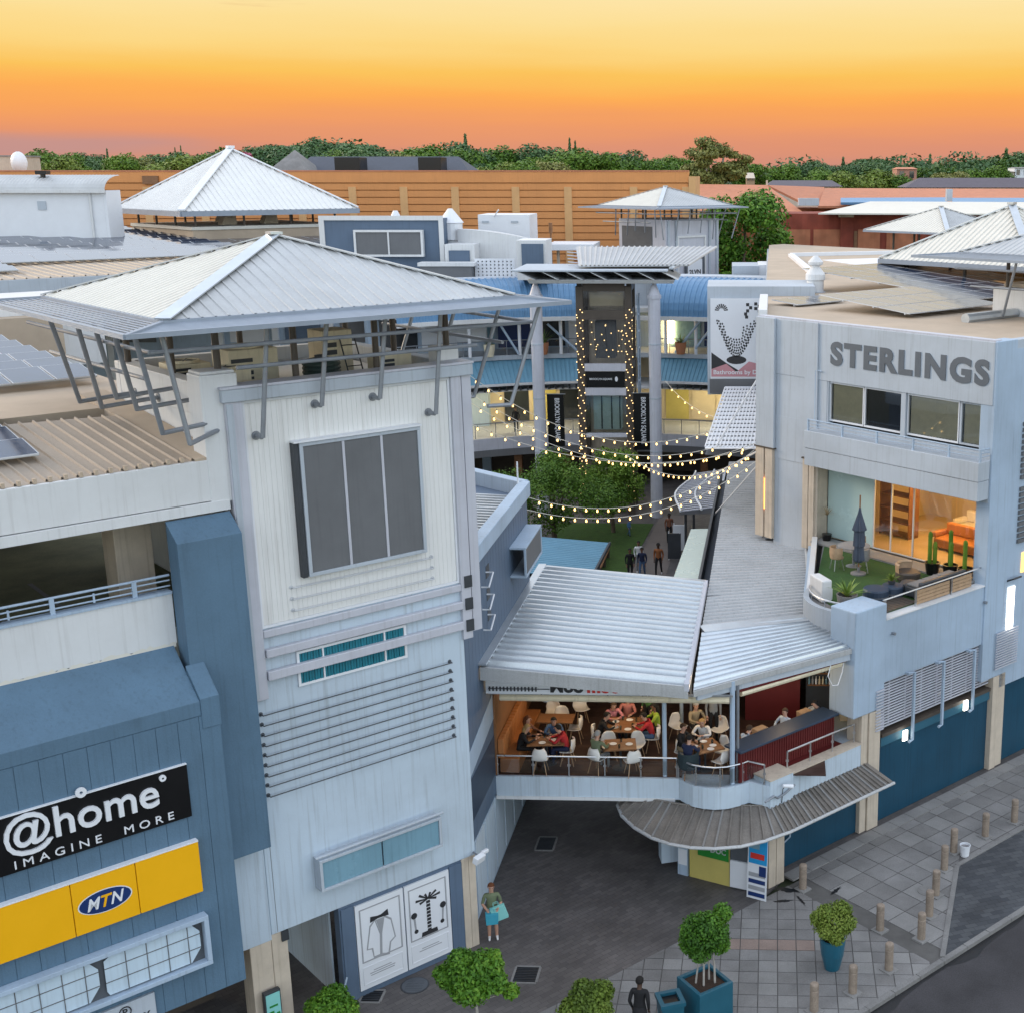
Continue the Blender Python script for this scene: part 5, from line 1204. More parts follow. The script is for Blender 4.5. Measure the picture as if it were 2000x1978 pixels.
# vertical pilaster steps at the left of the sign wall
mb = MB(); mb.box(U0 - .12, U0 - .001, 6.9, 7.88, 10.0, 14.92); S.part('pilaster', mb, M['sky_wall'], bev=.02)
mb = MB(); mb.box(U0 - .06, U0 - .001, 4.75, 5.4, 9.9, 14.91); S.part('pilaster', mb, M['sky_wall'], bev=.015)
for v0, v1 in ((7.42, 7.86), (6.95, 7.34), (5.08, 5.36), (4.78, 5.04)):
    mb = MB(); mb.box(U0 - .13, U0 + .015, v0, v1, 6.5, 9.98 if v0 > 6 else 9.88); S.part('cream_column', mb, M['cream'], bev=.01)
mb = MB(); mb.box(U0 - .16, U0 + .1, 6.86, 7.92, 9.99, 10.04); S.part('ledge_trim', mb, M['brownframe'])
mb = MB(); mb.box(U0 - .14, U0 + .1, 4.7, 5.42, 9.89, 9.94); S.part('ledge_trim', mb, M['brownframe'])
mb = MB(); mb.box(U0 - .1, U0 - .02, 7.36, 7.40, 7.6, 8.8); S.part('lit_strip', mb, emit('orange_strip_lamp', (1, .32, .06, 1), 3))
mb = MB(); mb.path([(U0 - .05, 4.55, 13.2), (U0 - .05, 4.85, 13.2), (U0 - .05, 4.85, 11.4), (U0 - .05, 5.2, 11.35)], .022, 6); S.part('conduit', mb, M['bluelt'])
# roof edge and parapets
mb = MB(); mb.box(U0 + .02, U0 + .34, -2.86, 7.88, 14.901, 14.96); S.part('coping', mb, M['lilac'])
mb = MB(); mb.box(U0 + .43, 34, -2.86, 7.88, 12.87, 14.49); S.part('attic', mb, M['sky_wall'])
RP = [(U0 + .43, -2.4), (60, -2.4), (60, 48), (U0 + 40, 47.6), (U0 + .3, 7.9)]
mb = MB(); mb.prism(RP, 14.5, 14.72); S.part('roof_deck', mb, M['tanlight'])
mb = MB(); mb.box(U0 + .9, 60, -2.88, -2.5, 14.5, 14.88); S.part('parapet', mb, M['sky_wall'])
mb = MB(); mb.bar((U0 + .4, 8.05, 14.92), (U0 + 5.2, 12.85, 14.92), .34, .40); S.part('parapet', mb, M['white'], bev=.02)
mb = MB(); mb.prism([(U0 + .3, 7.92), (60, 7.92), (60, 47), (U0 + 39, 46.8)], 0, 14.49); S.part('rear_body', mb, M['sky_wall'])
# windows on the top floor
wins = [(4.26, 2.66, 'curtain'), (2.62, .92, 'darkcurtain'), (.68, -1.5, 'curtain'), (-1.54, -2.42, 'curtain'), (-2.46, -2.87, 'curtain')]
for v1, v0, cm in wins:
    mb = MB(); w = .035 if v0 != -2.42 else .07
    mb.box(U0 + .10, U0 + .2, v0, v1, 12.79, 12.855); mb.box(U0 + .10, U0 + .2, v0, v1, 11.42, 11.48)
    mb.box(U0 + .10, U0 + .2, v0, v0 + w, 11.481, 12.789); mb.box(U0 + .10, U0 + .2, v1 - w, v1, 11.481, 12.789)
    f = S.part('window_frame', mb, M['letterwhite'] if v0 != -2.42 else M['sky_wall'])
    mb = MB(); mb.quad((U0 + .15, v1 - w, 11.48), (U0 + .15, v0 + w, 11.48), (U0 + .15, v0 + w, 12.79), (U0 + .15, v1 - w, 12.79)); S.part('pane', mb, M['glass'], f)
    mb = MB(); k = int((v1 - v0) / .13); n_ = k * 4; vs = []
    for i in range(n_ + 1):
        vv = v0 + w + (v1 - v0 - 2 * w) * i / n_; uu = U0 + .27 + .05 * math.sin(i * math.pi / 2)
        vs += [(uu, vv, 11.47), (uu, vv, 12.8)]
    mb.add(vs, [(2 * i, 2 * i + 1, 2 * i + 3, 2 * i + 2) for i in range(n_)]); S.part('curtain', mb, M[cm], f)
for v0, v1 in ((4.27, 4.32), (.70, .90)):
    mb = MB(); mb.box(U0 + .02, U0 + .2, v0, v1, 11.301, 12.855); S.part('window_pier', mb, M['sky_wall'])
# balcony
mb = MB(); mb.box(U0 - .6, U0 - .001, -2.89, 4.86, 10.45, 11.08); S.part('balcony_front', mb, M['sky_wall'], bev=.015)
mb = MB(); mb.box(U0 - .58, U0 - .001, -2.88, 4.85, 9.80, 10.435); S.part('balcony_front', mb, M['sky_wall'], bev=.015)
BR_ = Thing('balcony_railing', 'low pale blue balcony railing under the curtained windows', 'railing', 'g', (U0 - .5, 1, 11.08))
for z, r in ((11.48, .025), (11.36, .016), (11.24, .016)):
    for a, b in (((U0 - .5, 4.8), (U0 - .5, -2.85)), ((U0 - .5, -2.85), (U0 - .02, -2.85))):
        mb = MB(); mb.tube((a[0], a[1], z), (b[0], b[1], z), r, 7); BR_.part('rail', mb, M['bluelt'])
pm = MB(); pm.box(-.03, .03, -.035, .035, 0, .42); pme = smesh('rail_post', pm, M['bluelt'])
for v in (4.75, 3.1, 1.5, -.1, -1.6, -2.85): BR_.inst('rail_post', pme, (U0 - .5, v, 11.08))
# lettering
letters(S, 'STERLINGS', 6.88, .86, (U0 - .001, 4.17, 13.46), (0, -1, 0), (0, 0, 1), M['signgrey'], ext=.025, bold=.048, space=1.2)
# right pilaster and the wall running on to the right
mb = MB(); mb.box(U0 + .02, 19.15, -2.96, -2.4, 3.45, 14.92); S.part('corner_pilaster', mb, M['bluelt'], bev=.02)
mb = MB(); mb.box(19.151, 34, -2.9, -2.45, 2.95, 14.6); S.part('side_wall', mb, M['bluelt'])
mb = MB(); mb.box(19.4, 19.78, -2.93, -2.899, 5.0, 6.5); S.part('lit_panel', mb, M['lampwhite'])
mb = MB(); mb.path([(19.35, -2.9, 6.75), (19.4, -3.1, 6.85), (19.85, -3.1, 6.85), (19.9, -2.9, 6.75)], .035, 6); S.part('lamp_bracket', mb, M['dark'])
for z in (10.2, 8.0):
    for k in range(10):
        mb = MB(); mb.box(19.75, 21.5, -2.98, -2.902, z + k * .2, z + k * .2 + .13); S.part('louvre', mb, M['screen'])
mb = MB(); mb.box(20.1, 22, -2.93, -2.901, 6.9, 7.6); S.part('lit_window', mb, emit('warm_window', (1, .5, .12, 1), 1.6))
# terrace parapet wall, round corner pilaster, ring parapet
mb = MB(); mb.box(13.05, 18.75, -2.9, -2.6, 4.8, 6.83); S.part('terrace_wall', mb, M['bluelt'], bev=.015)
mb = MB(); mb.box(13.052, 18.04, -2.6, -2.4, 4.81, 6.82); S.part('terrace_wall', mb, M['bluelt'])
mb = MB(); mb.box(11.62, 13.05, -2.93, -1.9, 3.98, 7.40); S.part('corner_pilaster', mb, M['bluelt'], bev=.04)
mb = MB(); mb.box(13.06, 18.75, -2.93, -2.55, 6.831, 6.87); S.part('wall_coping', mb, M['white'])
ctr = (13.85, -1.25); rr = 1.9
arc = [(ctr[0] + rr * math.cos(a), ctr[1] + rr * math.sin(a)) for a in [R(205) - R(95) * i / 14 for i in range(15)]]
ain = [(ctr[0] + (rr - .18) * math.cos(a), ctr[1] + (rr - .18) * math.sin(a)) for a in [R(205) - R(95) * i / 14 for i in range(15)]]
mb = MB(); n = 15
vs = [(p[0], p[1], 5.75) for p in arc] + [(p[0], p[1], 7.05) for p in arc] + [(p[0], p[1], 7.05) for p in ain] + [(p[0], p[1], 5.75) for p in ain]
mb.add(vs, [(i + 1, i, n + i, n + i + 1) for i in range(n - 1)] + [(n + i + 1, n + i, 2 * n + i, 2 * n + i + 1) for i in range(n - 1)] + [(2 * n + i + 1, 2 * n + i, 3 * n + i, 3 * n + i + 1) for i in range(n - 1)])
S.part('round_parapet', mb, M['sky_wall'])
e0 = arc[-1]; mb = MB(); mb.bar((e0[0], e0[1] - .06, 6.6), (U0 - .05, 4.75, 6.6), .2, .85); S.part('low_wall', mb, M['white'])
mb = MB(); mb.bar((e0[0] - .1, e0[1] + .04, 6.35), (U0 - .15, 4.9, 6.35), .12, .6); S.part('low_wall', mb, M['bluelt'])
# terrace floor: turf and decking
tf = [(12.3, -2.5), (U0 + .4, -2.5), (U0 + .4, 4.7)] + [(p[0] + .1, p[1]) for p in reversed(ain)]
mb = MB(); mb.prism(tf, 6.3, TZ - .02); S.part('terrace_slab', mb, M['tile'])
mb = MB(); mb.prism([(13.6, -2.55), (17.6, -2.55), (17.6, 3.9), (13.2, .3), (12.7, -1.0)], TZ - .02, TZ); S.part('turf', mb, M['turf'])
for i in range(9):
    mb = MB(); mb.box(13.2 + i * .2, 13.38 + i * .2, -2.55, -1.75, TZ + .002, TZ + .03); S.part('deck_board', mb, M['brownframe'])
mb = MB(); mb.box(17.6, 18.4, -2.5, 4.6, TZ - .015, TZ + .06); S.part('threshold', mb, M['tile3'])
# terrace balustrade: curved chrome rail and wood screens
ring_ = [(p[0], p[1]) for p in ain]
rail_pts = [(p[0] - .05 * math.cos(R(205) - R(95) * i / 14), p[1]) for i, p in enumerate(ain[:13])]
mb = MB(); mb.path([(p[0], p[1], 7.28) for p in ain[:13]], .03, 8); S.part('round_handrail', mb, M['chrome'])
for i in (0, 4, 8, 12):
    mb = MB(); mb.tube((ain[i][0], ain[i][1], 7.0), (ain[i][0], ain[i][1], 7.28), .02, 6); S.part('rail_post', mb, M['chrome'])
mb = MB(); mb.path([(13.1, -2.72, 7.42), (18.5, -2.72, 7.45)], .028, 8); S.part('handrail', mb, M['chrome'])
for u in (13.2, 14.68, 16.5, 18.5):
    mb = MB(); mb.box(u - .025, u + .025, -2.745, -2.695, 6.87, 7.42); S.part('rail_post', mb, M['chrome'])
for a, b in ((14.74, 16.44), (16.56, 17.6)):
    for k in range(4):
        mb = MB(); mb.box(a, b, -2.70, -2.66, 6.9 + k * .115, 7.0 + k * .115); S.part('wood_slat', mb, M['woodlt'])
for u, v, z in ((13.35, -2.93, 6.35), (18.05, -2.93, 6.3)):
    mb = MB(); mb.tube((u, v + .02, z), (u, v - .1, z), .04, 8, .055); S.part('spot_lamp', mb, M['steel'])
# glazed front of the showroom
GU = U0 + .55
mb = MB(); mb.box(GU - .02, GU + .02, 2.45, 4.65, TZ + .06, 9.6); S.part('frosted_pane', mb, M['frost'])
for v0, v1 in ((1.62, 2.38), (.62, 1.58), (-1.2, .58), (-2.8, -1.24)):
    mb = MB(); mb.quad((GU, v1, TZ + .1), (GU, v0, TZ + .1), (GU, v0, 9.6), (GU, v1, 9.6)); S.part('glass_pane', mb, M['glass'])
for v in (2.41, 1.60, .60):
    mb = MB(); mb.box(GU - .03, GU + .03, v - .025, v + .025, TZ + .06, 9.62); S.part('mullion', mb, M['alu'])
mb = MB(); mb.box(GU - .04, GU + .04, -2.85, 4.7, 9.6, 9.66); mb.box(GU - .035, GU + .035, -2.85, 2.4, TZ + .06, TZ + .10); S.part('head_frame', mb, M['alu'])
mb = MB(); mb.box(U0 - .05, U0 + .5, 4.66, 4.94, TZ, 9.66); S.part('side_pier', mb, M['cream'])
# showroom interior
mb = MB(); mb.box(GU + .05, U0 + 6, -2.79, 4.93, TZ + .0, TZ + .05); M['warmfloor'] = mat('pale_showroom_floor', (.62, .50, .34, 1), .35, var=.1); S.part('showroom_floor', mb, M['warmfloor'])
mb = MB(); mb.box(GU + .05, U0 + 6, -2.79, 4.93, 9.6, 9.65); S.part('showroom_ceiling', mb, M['warmwall'])
mb = MB(); mb.box(GU + .05, U0 + 6, 4.2, 4.3, TZ, 9.6); S.part('showroom_side', mb, M['warmwall'])
for u, v in ((19.6, 1.2), (19.6, -1.0), (21.5, .5), (21.5, -1.6), (22.8, 2.4)):
    mb = MB(); mb.lathe([(.16, 0), (.16, .03)], (u, v, 9.56), 14); S.part('ceiling_lamp', mb, M['lampwarm'])
for u, v, e in ((20.2, .6, 95), (21.8, -1.2, 85)):
    ld = bpy.data.lights.new('showroom_light', 'POINT'); ld.energy = e; ld.color = (1, .54, .15); ld.shadow_soft_size = .4
    lo = bpy.data.objects.new('showroom_light', ld); col.objects.link(lo); lo.location = W('g', (u, v, 9.1))
def sofa(u, v, z, w, d, label, m, rz=0):
    t = Thing('sofa', label, 'sofa', 'g', (u, v, z), rz=rz)
    b = lambda *a: (a[0] + u, a[1] + u, a[2] + v, a[3] + v, a[4] + z, a[5] + z)
    mb = MB(); mb.box(*b(-d / 2, d / 2, -w / 2, w / 2, .08, .42)); t.part('seat', mb, m, bev=.05)
    mb = MB(); mb.box(*b(d / 2 - .2, d / 2, -w / 2, w / 2, .421, .85)); t.part('backrest', mb, m, bev=.05)
    for s in (-1, 1):
        mb = MB(); mb.box(*b(-d / 2, d / 2 - .201, s * w / 2 - .1, s * w / 2 + .1, .421, .62)); t.part('armrest', mb, m, bev=.04)
        for q_ in (-1, 1):
            mb = MB(); x, y = u + q_ * (d / 2 - .1), v + s * (w / 2 - .1); mb.tube((x, y, z), (x, y, z + .09), .025, 6); t.part('leg', mb, M['dark'])
    return t
sofa(20.6, -.4, TZ + .05, 2.6, .95, 'long brown leather sofa inside the lit showroom', M['tanleather'])
sofa(22.6, .4, TZ + .05, 2.2, .9, 'cream sofa at the back of the lit showroom', M['chairwhite'])
t = Thing('display_shelf', 'dark open shelf unit left inside the lit showroom', 'shelf', 'g', (20.6, 2.9, TZ))
for k in range(5):
    mb = MB(); mb.box(20.3, 20.9, 2.2, 3.6, TZ + .1 + k * .5, TZ + .14 + k * .5); t.part('shelf', mb, M['wood'])
for v in (2.2, 3.57):
    mb = MB(); mb.box(20.3, 20.9, v, v + .03, TZ + .05, TZ + 2.3); t.part('side_panel', mb, M['wood'])
t = Thing('floor_lamp', 'large bronze shaded lamp in the lit showroom', 'lamp', 'g', (20.0, -1.7, TZ))
mb = MB(); mb.lathe([(.18, 1.35), (.30, 1.4), (.34, 1.62), (.18, 1.72)], (20.0, -1.7, TZ + .05), 18); t.part('lamp_shade', mb, M['wood'])
mb = MB(); mb.tube((20.0, -1.7, TZ + .05), (20.0, -1.7, TZ + 1.4), .02, 8); mb.lathe([(.16, 0), (.16, .03)], (20.0, -1.7, TZ + .05), 14); t.part('stand', mb, M['dark'])
t = Thing('display_table', 'dark round display table behind the showroom sofa', 'table', 'g', (21.6, -1.9, TZ))
mb = MB(); mb.lathe([(.5, .70), (.5, .75)], (21.6, -1.9, TZ + .05), 20); t.part('table_top', mb, M['wood'])
mb = MB(); mb.lathe([(.25, 0), (.04, .05), (.04, .69)], (21.6, -1.9, TZ + .05), 14); t.part('pedestal', mb, M['dark'])
# terrace furniture
t = Thing('closed_parasol', 'closed slate blue parasol standing on the turf terrace', 'parasol', 'g', (15.9, .75, TZ))
u, v = 15.9, .75
mb = MB(); mb.smooth = False; n = 16; prof = [(.02, 2.35), (.05, 2.15), (.21, 1.55), (.15, 1.5), (.17, 1.0), (.13, .95), (.17, .5), (.10, .42)]; vs = []; fs = []
for r_, z in prof:
    for k in range(n): vs.append((u + r_ * (1 + .22 * (-1) ** k) * math.cos(2 * PI * k / n), v + r_ * (1 + .22 * (-1) ** k) * math.sin(2 * PI * k / n), TZ + z))
for j in range(len(prof) - 1):
    for k in range(n): fs.append((j * n + k, j * n + (k + 1) % n, (j + 1) * n + (k + 1) % n, (j + 1) * n + k))
M['parasol'] = mat('slate_blue_canvas', (.07, .085, .12, 1), .8, var=.15, scale=4); mb.add(vs, fs); t.part('canopy', mb, M['parasol'])
mb = MB(); mb.tube((u, v, TZ + .05), (u, v, TZ + 2.75), .025, 8); t.part('pole', mb, M['wood'])
mb = MB(); mb.lathe([(.27, 0), (.27, .05), (.06, .08), (.05, .25)], (u, v, TZ), 18); t.part('base', mb, M['tile'])
t = Thing('round_table', 'round pale table beside the closed parasol', 'table', 'g', (16.5, 1.5, TZ))
mb = MB(); mb.lathe([(.55, .71), (.57, .73), (.55, .75)], (16.5, 1.5, TZ), 24); t.part('table_top', mb, M['tile3'])
mb = MB(); mb.lathe([(.28, 0), (.05, .06), (.05, .70)], (16.5, 1.5, TZ), 14); t.part('pedestal', mb, M['steel'])
def wirechair(u, v, rz, label, m):
    t = Thing('garden_chair', label, 'chair', 'g', (u, v, TZ), rz=rz); c = (u, v, TZ)
    mb = MB(); mb.lathe([(.22, .42), (.25, .45), (.27, .62), (.26, .82), (.245, .82), (.24, .6), (.22, .47)], c, 14, -PI * .1, PI * 1.1); t.part('back_shell', mb, m)
    mb = MB(); mb.lathe([(.23, .41), (.23, .45)], c, 16); t.part('seat', mb, m)
    for k in range(4):
        a = PI / 4 + k * PI / 2; mb = MB(); mb.tube((u + .17 * math.cos(a), v + .17 * math.sin(a), TZ + .42), (u + .26 * math.cos(a), v + .26 * math.sin(a), TZ), .013, 6); t.part('leg', mb, M['chrome'])
wirechair(15.75, 1.6, 1.2, 'tan bucket chair left of the parasol', M['woodlt']); wirechair(17.3, 2.0, -2.2, 'dark woven bucket chair by the frosted glass', M['screen']); wirechair(16.2, .85, 2.4, 'grey bucket chair behind the parasol', M['tile'])
for (u, v, r_, lb, m) in ((14.3, -1.4, .42, 'dark round ottoman nearest the concrete pot', M['navy']), (14.95, -1.55, .36, 'dark round ottoman carrying the spiky plant', M['navy']), (15.6, -1.75, .34, 'low round drum table next to the ottomans', M['dark'])):
    t = Thing('ottoman', lb, 'ottoman', 'g', (u, v, TZ)); mb = MB(); mb.lathe([(r_ * .95, 0), (r_, .04), (r_, .30), (r_ * .93, .35), (r_ * .3, .36)], (u, v, TZ), 22); t.part('seat', mb, m)
    mb = MB(); mb.lathe([(r_ * 1.005, .1), (r_ * 1.01, .115), (r_ * 1.005, .13)], (u, v, TZ), 22); t.part('piping', mb, M['screen'])
t = Thing('lounge_chair', 'round brown lounge chair with beige back cushion', 'chair', 'g', (16.45, -.95, TZ)); c = (16.45, -.95, TZ)
mb = MB(); mb.lathe([(.36, .1), (.42, .16), (.42, .34), (.36, .38), (.1, .39)], c, 20); t.part('seat', mb, M['brownframe'])
mb = MB(); mb.lathe([(.34, .36), (.42, .36), (.44, .62), (.38, .66), (.33, .6)], c, 12, R(20), R(175)); t.part('backrest', mb, M['woodlt'])
mb = MB(); mb.lathe([(.3, 0), (.3, .1)], c, 16); t.part('base', mb, M['dark'])
t = Thing('white_bench', 'white block seat inside the round parapet', 'bench', 'g', (12.95, -.3, TZ)); mb = MB(); mb.cbox((13.0, -.2, TZ + .36), .35, .9, .72, R(-20)); t.part('block', mb, M['white'], bev=.04)
mb = MB(); mb.cbox((13.18, -.12, TZ + .2), .3, .85, .4, R(-20)); t.part('seat', mb, M['white'], bev=.03)
t = Thing('outdoor_sofa', 'dark outdoor sofa behind the wooden screen', 'sofa', 'g', (15.9, -2.3, TZ))
mb = MB(); mb.box(15.1, 17.4, -2.55, -1.9, TZ + .05, TZ + .38); t.part('seat', mb, M['dark'], bev=.04)
mb = MB(); mb.box(15.1, 17.4, -2.62, -2.46, TZ + .381, TZ + .6); t.part('backrest', mb, M['dark'], bev=.04)
for k in range(3):
    mb = MB(); mb.box(15.15 + k * .75, 15.85 + k * .75, -2.44, -1.95, TZ + .381, TZ + .46); t.part('cushion', mb, M['tile2'], bev=.03)
def spiky(t, c, n, l, m, seed, w=.04, spread=1.0, name='leaf'):
    random.seed(seed)
    for k in range(n):
        a = 2 * PI * k / n + random.uniform(-.3, .3); e = random.uniform(.35, 1.35) * spread; ll = l * random.uniform(.7, 1.1); pts = []
        d = Vector((math.cos(a) * math.cos(e), math.sin(a) * math.cos(e), math.sin(e))); sd = Vector((-math.sin(a), math.cos(a), 0)); p = Vector(c); vs = []
        for i in range(5):
            f = i / 4; pos = p + d * ll * f - Vector((0, 0, .28 * ll * f * f)); ww = w * (1 - f) * (.6 + f) + .003; vs += [pos - sd * ww, pos + sd * ww]
        mb = MB(); mb.add(vs, [(2 * i, 2 * i + 1, 2 * i + 3, 2 * i + 2) for i in range(4)]); t.part(name, mb, m)
t = Thing('potted_yucca', 'large spiky green plant in a grey concrete pot at the round parapet', 'potted plant', 'g', (12.75, -1.5, TZ))
mb = MB(); c = (12.75, -1.55, TZ); mb.lathe([(.26, 0), (.33, .5), (.34, .52), (.30, .52), (.28, .44)], c, 20); t.part('pot', mb, M['tile2']); mb = MB(); mb.lathe([(.285, .43), (.05, .45)], c, 14); t.part('soil', mb, M['soil'])
spiky(t, (c[0], c[1], TZ + .45), 34, .85, M['leaf_p'], 1, .05)
t = Thing('potted_agave', 'small bright spiky plant on the dark ottoman', 'potted plant', 'g', (14.95, -1.5, TZ + .36)); c = (14.95, -1.5, TZ + .36)
mb = MB(); mb.lathe([(.09, 0), (.13, .12), (.11, .12)], c, 14); t.part('pot', mb, M['dark']); spiky(t, (c[0], c[1], c[2] + .1), 24, .42, M['leaf_b'], 2, .035)
t = Thing('potted_grass', 'feathery beige plant in black pot by the frosted glass', 'potted plant', 'g', (18.1, 4.25, TZ)); c = (18.1, 4.25, TZ)
mb = MB(); mb.lathe([(.14, 0), (.19, .3), (.16, .3)], c, 14); t.part('pot', mb, M['black']); mb = MB(); mb.tube((c[0], c[1], TZ + .25), (c[0], c[1], TZ + 1.0), .015, 6); t.part('stem', mb, M['barkdk'])
M['leafdry'] = leafmat('leaf_dry', (.22, .16, .09, 1), (.32, .25, .15, 1), (.42, .34, .22, 1)); spiky(t, (c[0], c[1], TZ + 1.0), 26, .5, M['leafdry'], 3, .02)
def cactus(u, v, label, hs, seed):
    t = Thing('potted_cactus', label, 'potted plant', 'g', (u, v, TZ)); random.seed(seed)
    mb = MB(); mb.lathe([(.2, 0), (.26, .38), (.27, .42), (.23, .42), (.22, .36)], (u, v, TZ), 16); t.part('pot', mb, M['black'])
    mb = MB(); mb.lathe([(.22, .35), (.05, .37)], (u, v, TZ), 12); t.part('soil', mb, M['soil'])
    for k, h in enumerate(hs):
        du, dv = random.uniform(-.1, .1), random.uniform(-.1, .1); mb = MB(); n = 12; vs = []; fs = []; pr = [(.05, 0), (.062, .1), (.062, h - .08), (.045, h - .02), (.015, h)]
        for r_, z in pr:
            for i in range(n): rr_ = r_ * (1 + .18 * (-1) ** i); vs.append((u + du + rr_ * math.cos(2 * PI * i / n), v + dv + rr_ * math.sin(2 * PI * i / n), TZ + .34 + z))
        for j in range(4):
            for i in range(n): fs.append((j * n + i, j * n + (i + 1) % n, (j + 1) * n + (i + 1) % n, (j + 1) * n + i))
        mb.add(vs, fs); t.part('cactus_stem', mb, M['leaf_c'])
cactus(17.75, -.95, 'tall cactus in a black pot, nearest the glass doors', (1.15, .8), 1); cactus(17.95, -1.55, 'tall cactus in a black pot, middle of three', (1.25, .9, .6), 2); cactus(18.0, -2.15, 'thin cactus in a black pot beside the corner pilaster', (1.05,), 3)
# lower street storey: slot window with slatted screen, teal wall, cream columns
mb = MB(); mb.box(13.0, 18.72, -2.45, -2.3, 3.05, 4.81); S.part('slot_window', mb, M['darkglass'])
mb = MB(); mb.box(8.3, 34, -2.75, -2.4, .02, 2.93); S.part('teal_wall', mb, M['teal'])
mb = MB(); mb.box(13.06, 18.75, -2.88, -2.38, 2.935, 3.05); S.part('sill', mb, M['brownframe'])
mb = MB(); mb.box(13.06, 18.75, -2.84, -2.74, 2.62, 2.93); M['teal2'] = mat('teal_band', (.03, .12, .18, 1), .5); S.part('teal_band', mb, M['teal2'])
for a, b, zt in ((12.05, 12.34, 3.975), (12.36, 12.88, 3.975), (18.78, 19.12, 3.44), (19.14, 19.55, 3.44)):
    mb = MB(); mb.box(a, b, -2.95 if a in (12.36, 18.78) else -2.9, -2.3, 0, zt); S.part('cream_column', mb, M['cream'], bev=.012)
for a, b in ((7.66, 7.96), (7.98, 8.3)):
    mb = MB(); mb.box(a, b, -3.3, -2.7, 0, 2.07); S.part('cream_column', mb, M['cream'], bev=.012)
mb = MB(); mb.path([(8.75, -2.76, .9), (8.75, -2.84, .9), (9.0, -2.84, 1.0), (9.0, -2.84, 1.75), (9.0, -2.76, 1.75)], .025, 6); S.part('wall_pipe', mb, M['bluelt'])
SC = Thing('slatted_screen', 'grey horizontal slat sunscreen over the slot windows', 'screen', 'g', (16, -3, 3.2))
for k in range(17):
    z = 3.22 + k * .094; mb = MB(); mb.box(12.95, 18.7, -2.80, -2.76, z, z + .045); SC.part('slat', mb, M['lilac'])
for u in (13.5, 14.3, 15.1, 15.9, 16.7, 17.5, 18.3):
    mb = MB(); mb.box(u - .02, u + .02, -2.755, -2.72, 3.2, 4.8); SC.part('upright', mb, M['lilac'])
for k in range(15):
    z = 3.75 + k * .09; mb = MB(); mb.box(18.7, 19.95, -3.06, -3.02, z, z + .04); SC.part('slat', mb, M['lilac'])
for k in range(14):
    z = 3.3 + k * .1; mb = MB(); mb.box(12.62, 12.98, -3.0, -2.955, z, z + .04); SC.part('slat', mb, M['lilac'])
def wall_lamp(u, z0, z1, label, lit):
    t = Thing('wall_bracket_lamp', label, 'wall lamp', 'g', (u, -3.0, z0), group='tall bracket lamps on the slatted screen')
    mb = MB(); mb.path([(u - .25, -2.82, z1), (u - .25, -3.02, z1), (u, -3.05, z1), (u, -3.05, z0), (u - .22, -3.1, z0)], .055, 4); t.part('bracket', mb, M['bluelt'])
    if lit:
        mb = MB(); mb.cbox((u - .28, -2.98, z0 + .2), .2, .06, .34); t.part('lamp_glow', mb, M['lampwhite'])
wall_lamp(14.35, 2.55, 4.85, 'tall bracket lamp nearest the corner column, lit at its foot', True); wall_lamp(15.85, 2.62, 4.82, 'unlit tall bracket lamp in the middle of the screen', False); wall_lamp(17.5, 2.68, 4.80, 'tall bracket lamp at the far end, lit at its foot', True)
# kiosk under the canopy
Kk = Thing('corner_kiosk', 'yellow walled corner kiosk with green poster under the street canopy', 'kiosk', 'a', (6, 4, 0))
mb = MB(); mb.prism([(5.42, 3.72), (6.62, 3.18), (7.5, 5.2), (5.6, 5.2)], 0, 1.98); Kk.part('wall', mb, M['kiosk'])
a_, b_ = Vector((5.42, 3.70, 0)), Vector((6.62, 3.16, 0)); ex = (b_ - a_).normalized(); ny = Vector((ex.y, -ex.x, 0))
def onk(f0, f1, z0, z1, off, m, name):
    mb = MB(); p, q_ = a_.lerp(b_, f0) + ny * off, a_.lerp(b_, f1) + ny * off
    mb.slab([(p.x, p.y, z0), (q_.x, q_.y, z0), (q_.x, q_.y, z1), (p.x, p.y, z1)], .012); return Kk.part(name, mb, m)
onk(.22, .98, .8, 1.6, .03, M['green'], 'poster'); onk(.3, .75, 1.2, 1.62, .045, M['navy'], 'poster')
mb = MB()
for vs, fs in text_chars('DOC', .5, .2, ext=.01, bold=.03, each=False):
    p = a_.lerp(b_, .55) + ny * .06; mb.add([(p.x + ex.x * v[0], p.y + ex.y * v[0], 1.0 + v[2]) for v in vs], fs)
Kk.part('poster_lettering', mb, M['letterwhite'])
mb = MB(); mb.prism([(6.64, 3.15), (7.25, 2.95), (7.4, 3.4), (6.8, 3.7)], 0, 1.98); Kk.part('counter', mb, M['mesh'])
mb = MB(); mb.prism([(6.63, 3.10), (7.18, 2.9), (7.2, 2.95), (6.65, 3.15)], .05, .9); Kk.part('notice', mb, M['poster'])
mb = MB(); mb.prism([(4.55, 4.25), (5.08, 4.42), (4.95, 4.9), (4.42, 4.73)], .1, 2.2); Kk.part('white_pier', mb, M['lower'])
mb = MB(); mb.prism([(5.06, 3.86), (5.36, 3.72), (5.5, 4.05), (5.2, 4.2)], 0, 1.2); Kk.part('stand', mb, M['bluelt'])
mb = MB(); mb.prism([(5.08, 3.83), (5.34, 3.71), (5.345, 3.73), (5.085, 3.855)], .35, .85); Kk.part('notice', mb, M['poster'])
t = Thing('banner_stand', 'tall blue and white advertising board leaning at the cream column', 'sign', 'a', (7.4, 2.5, 0))
a_, b_ = Vector((7.12, 2.62, 0)), Vector((7.68, 2.36, 0)); ex = (b_ - a_).normalized(); ny = Vector((ex.y, -ex.x, 0))
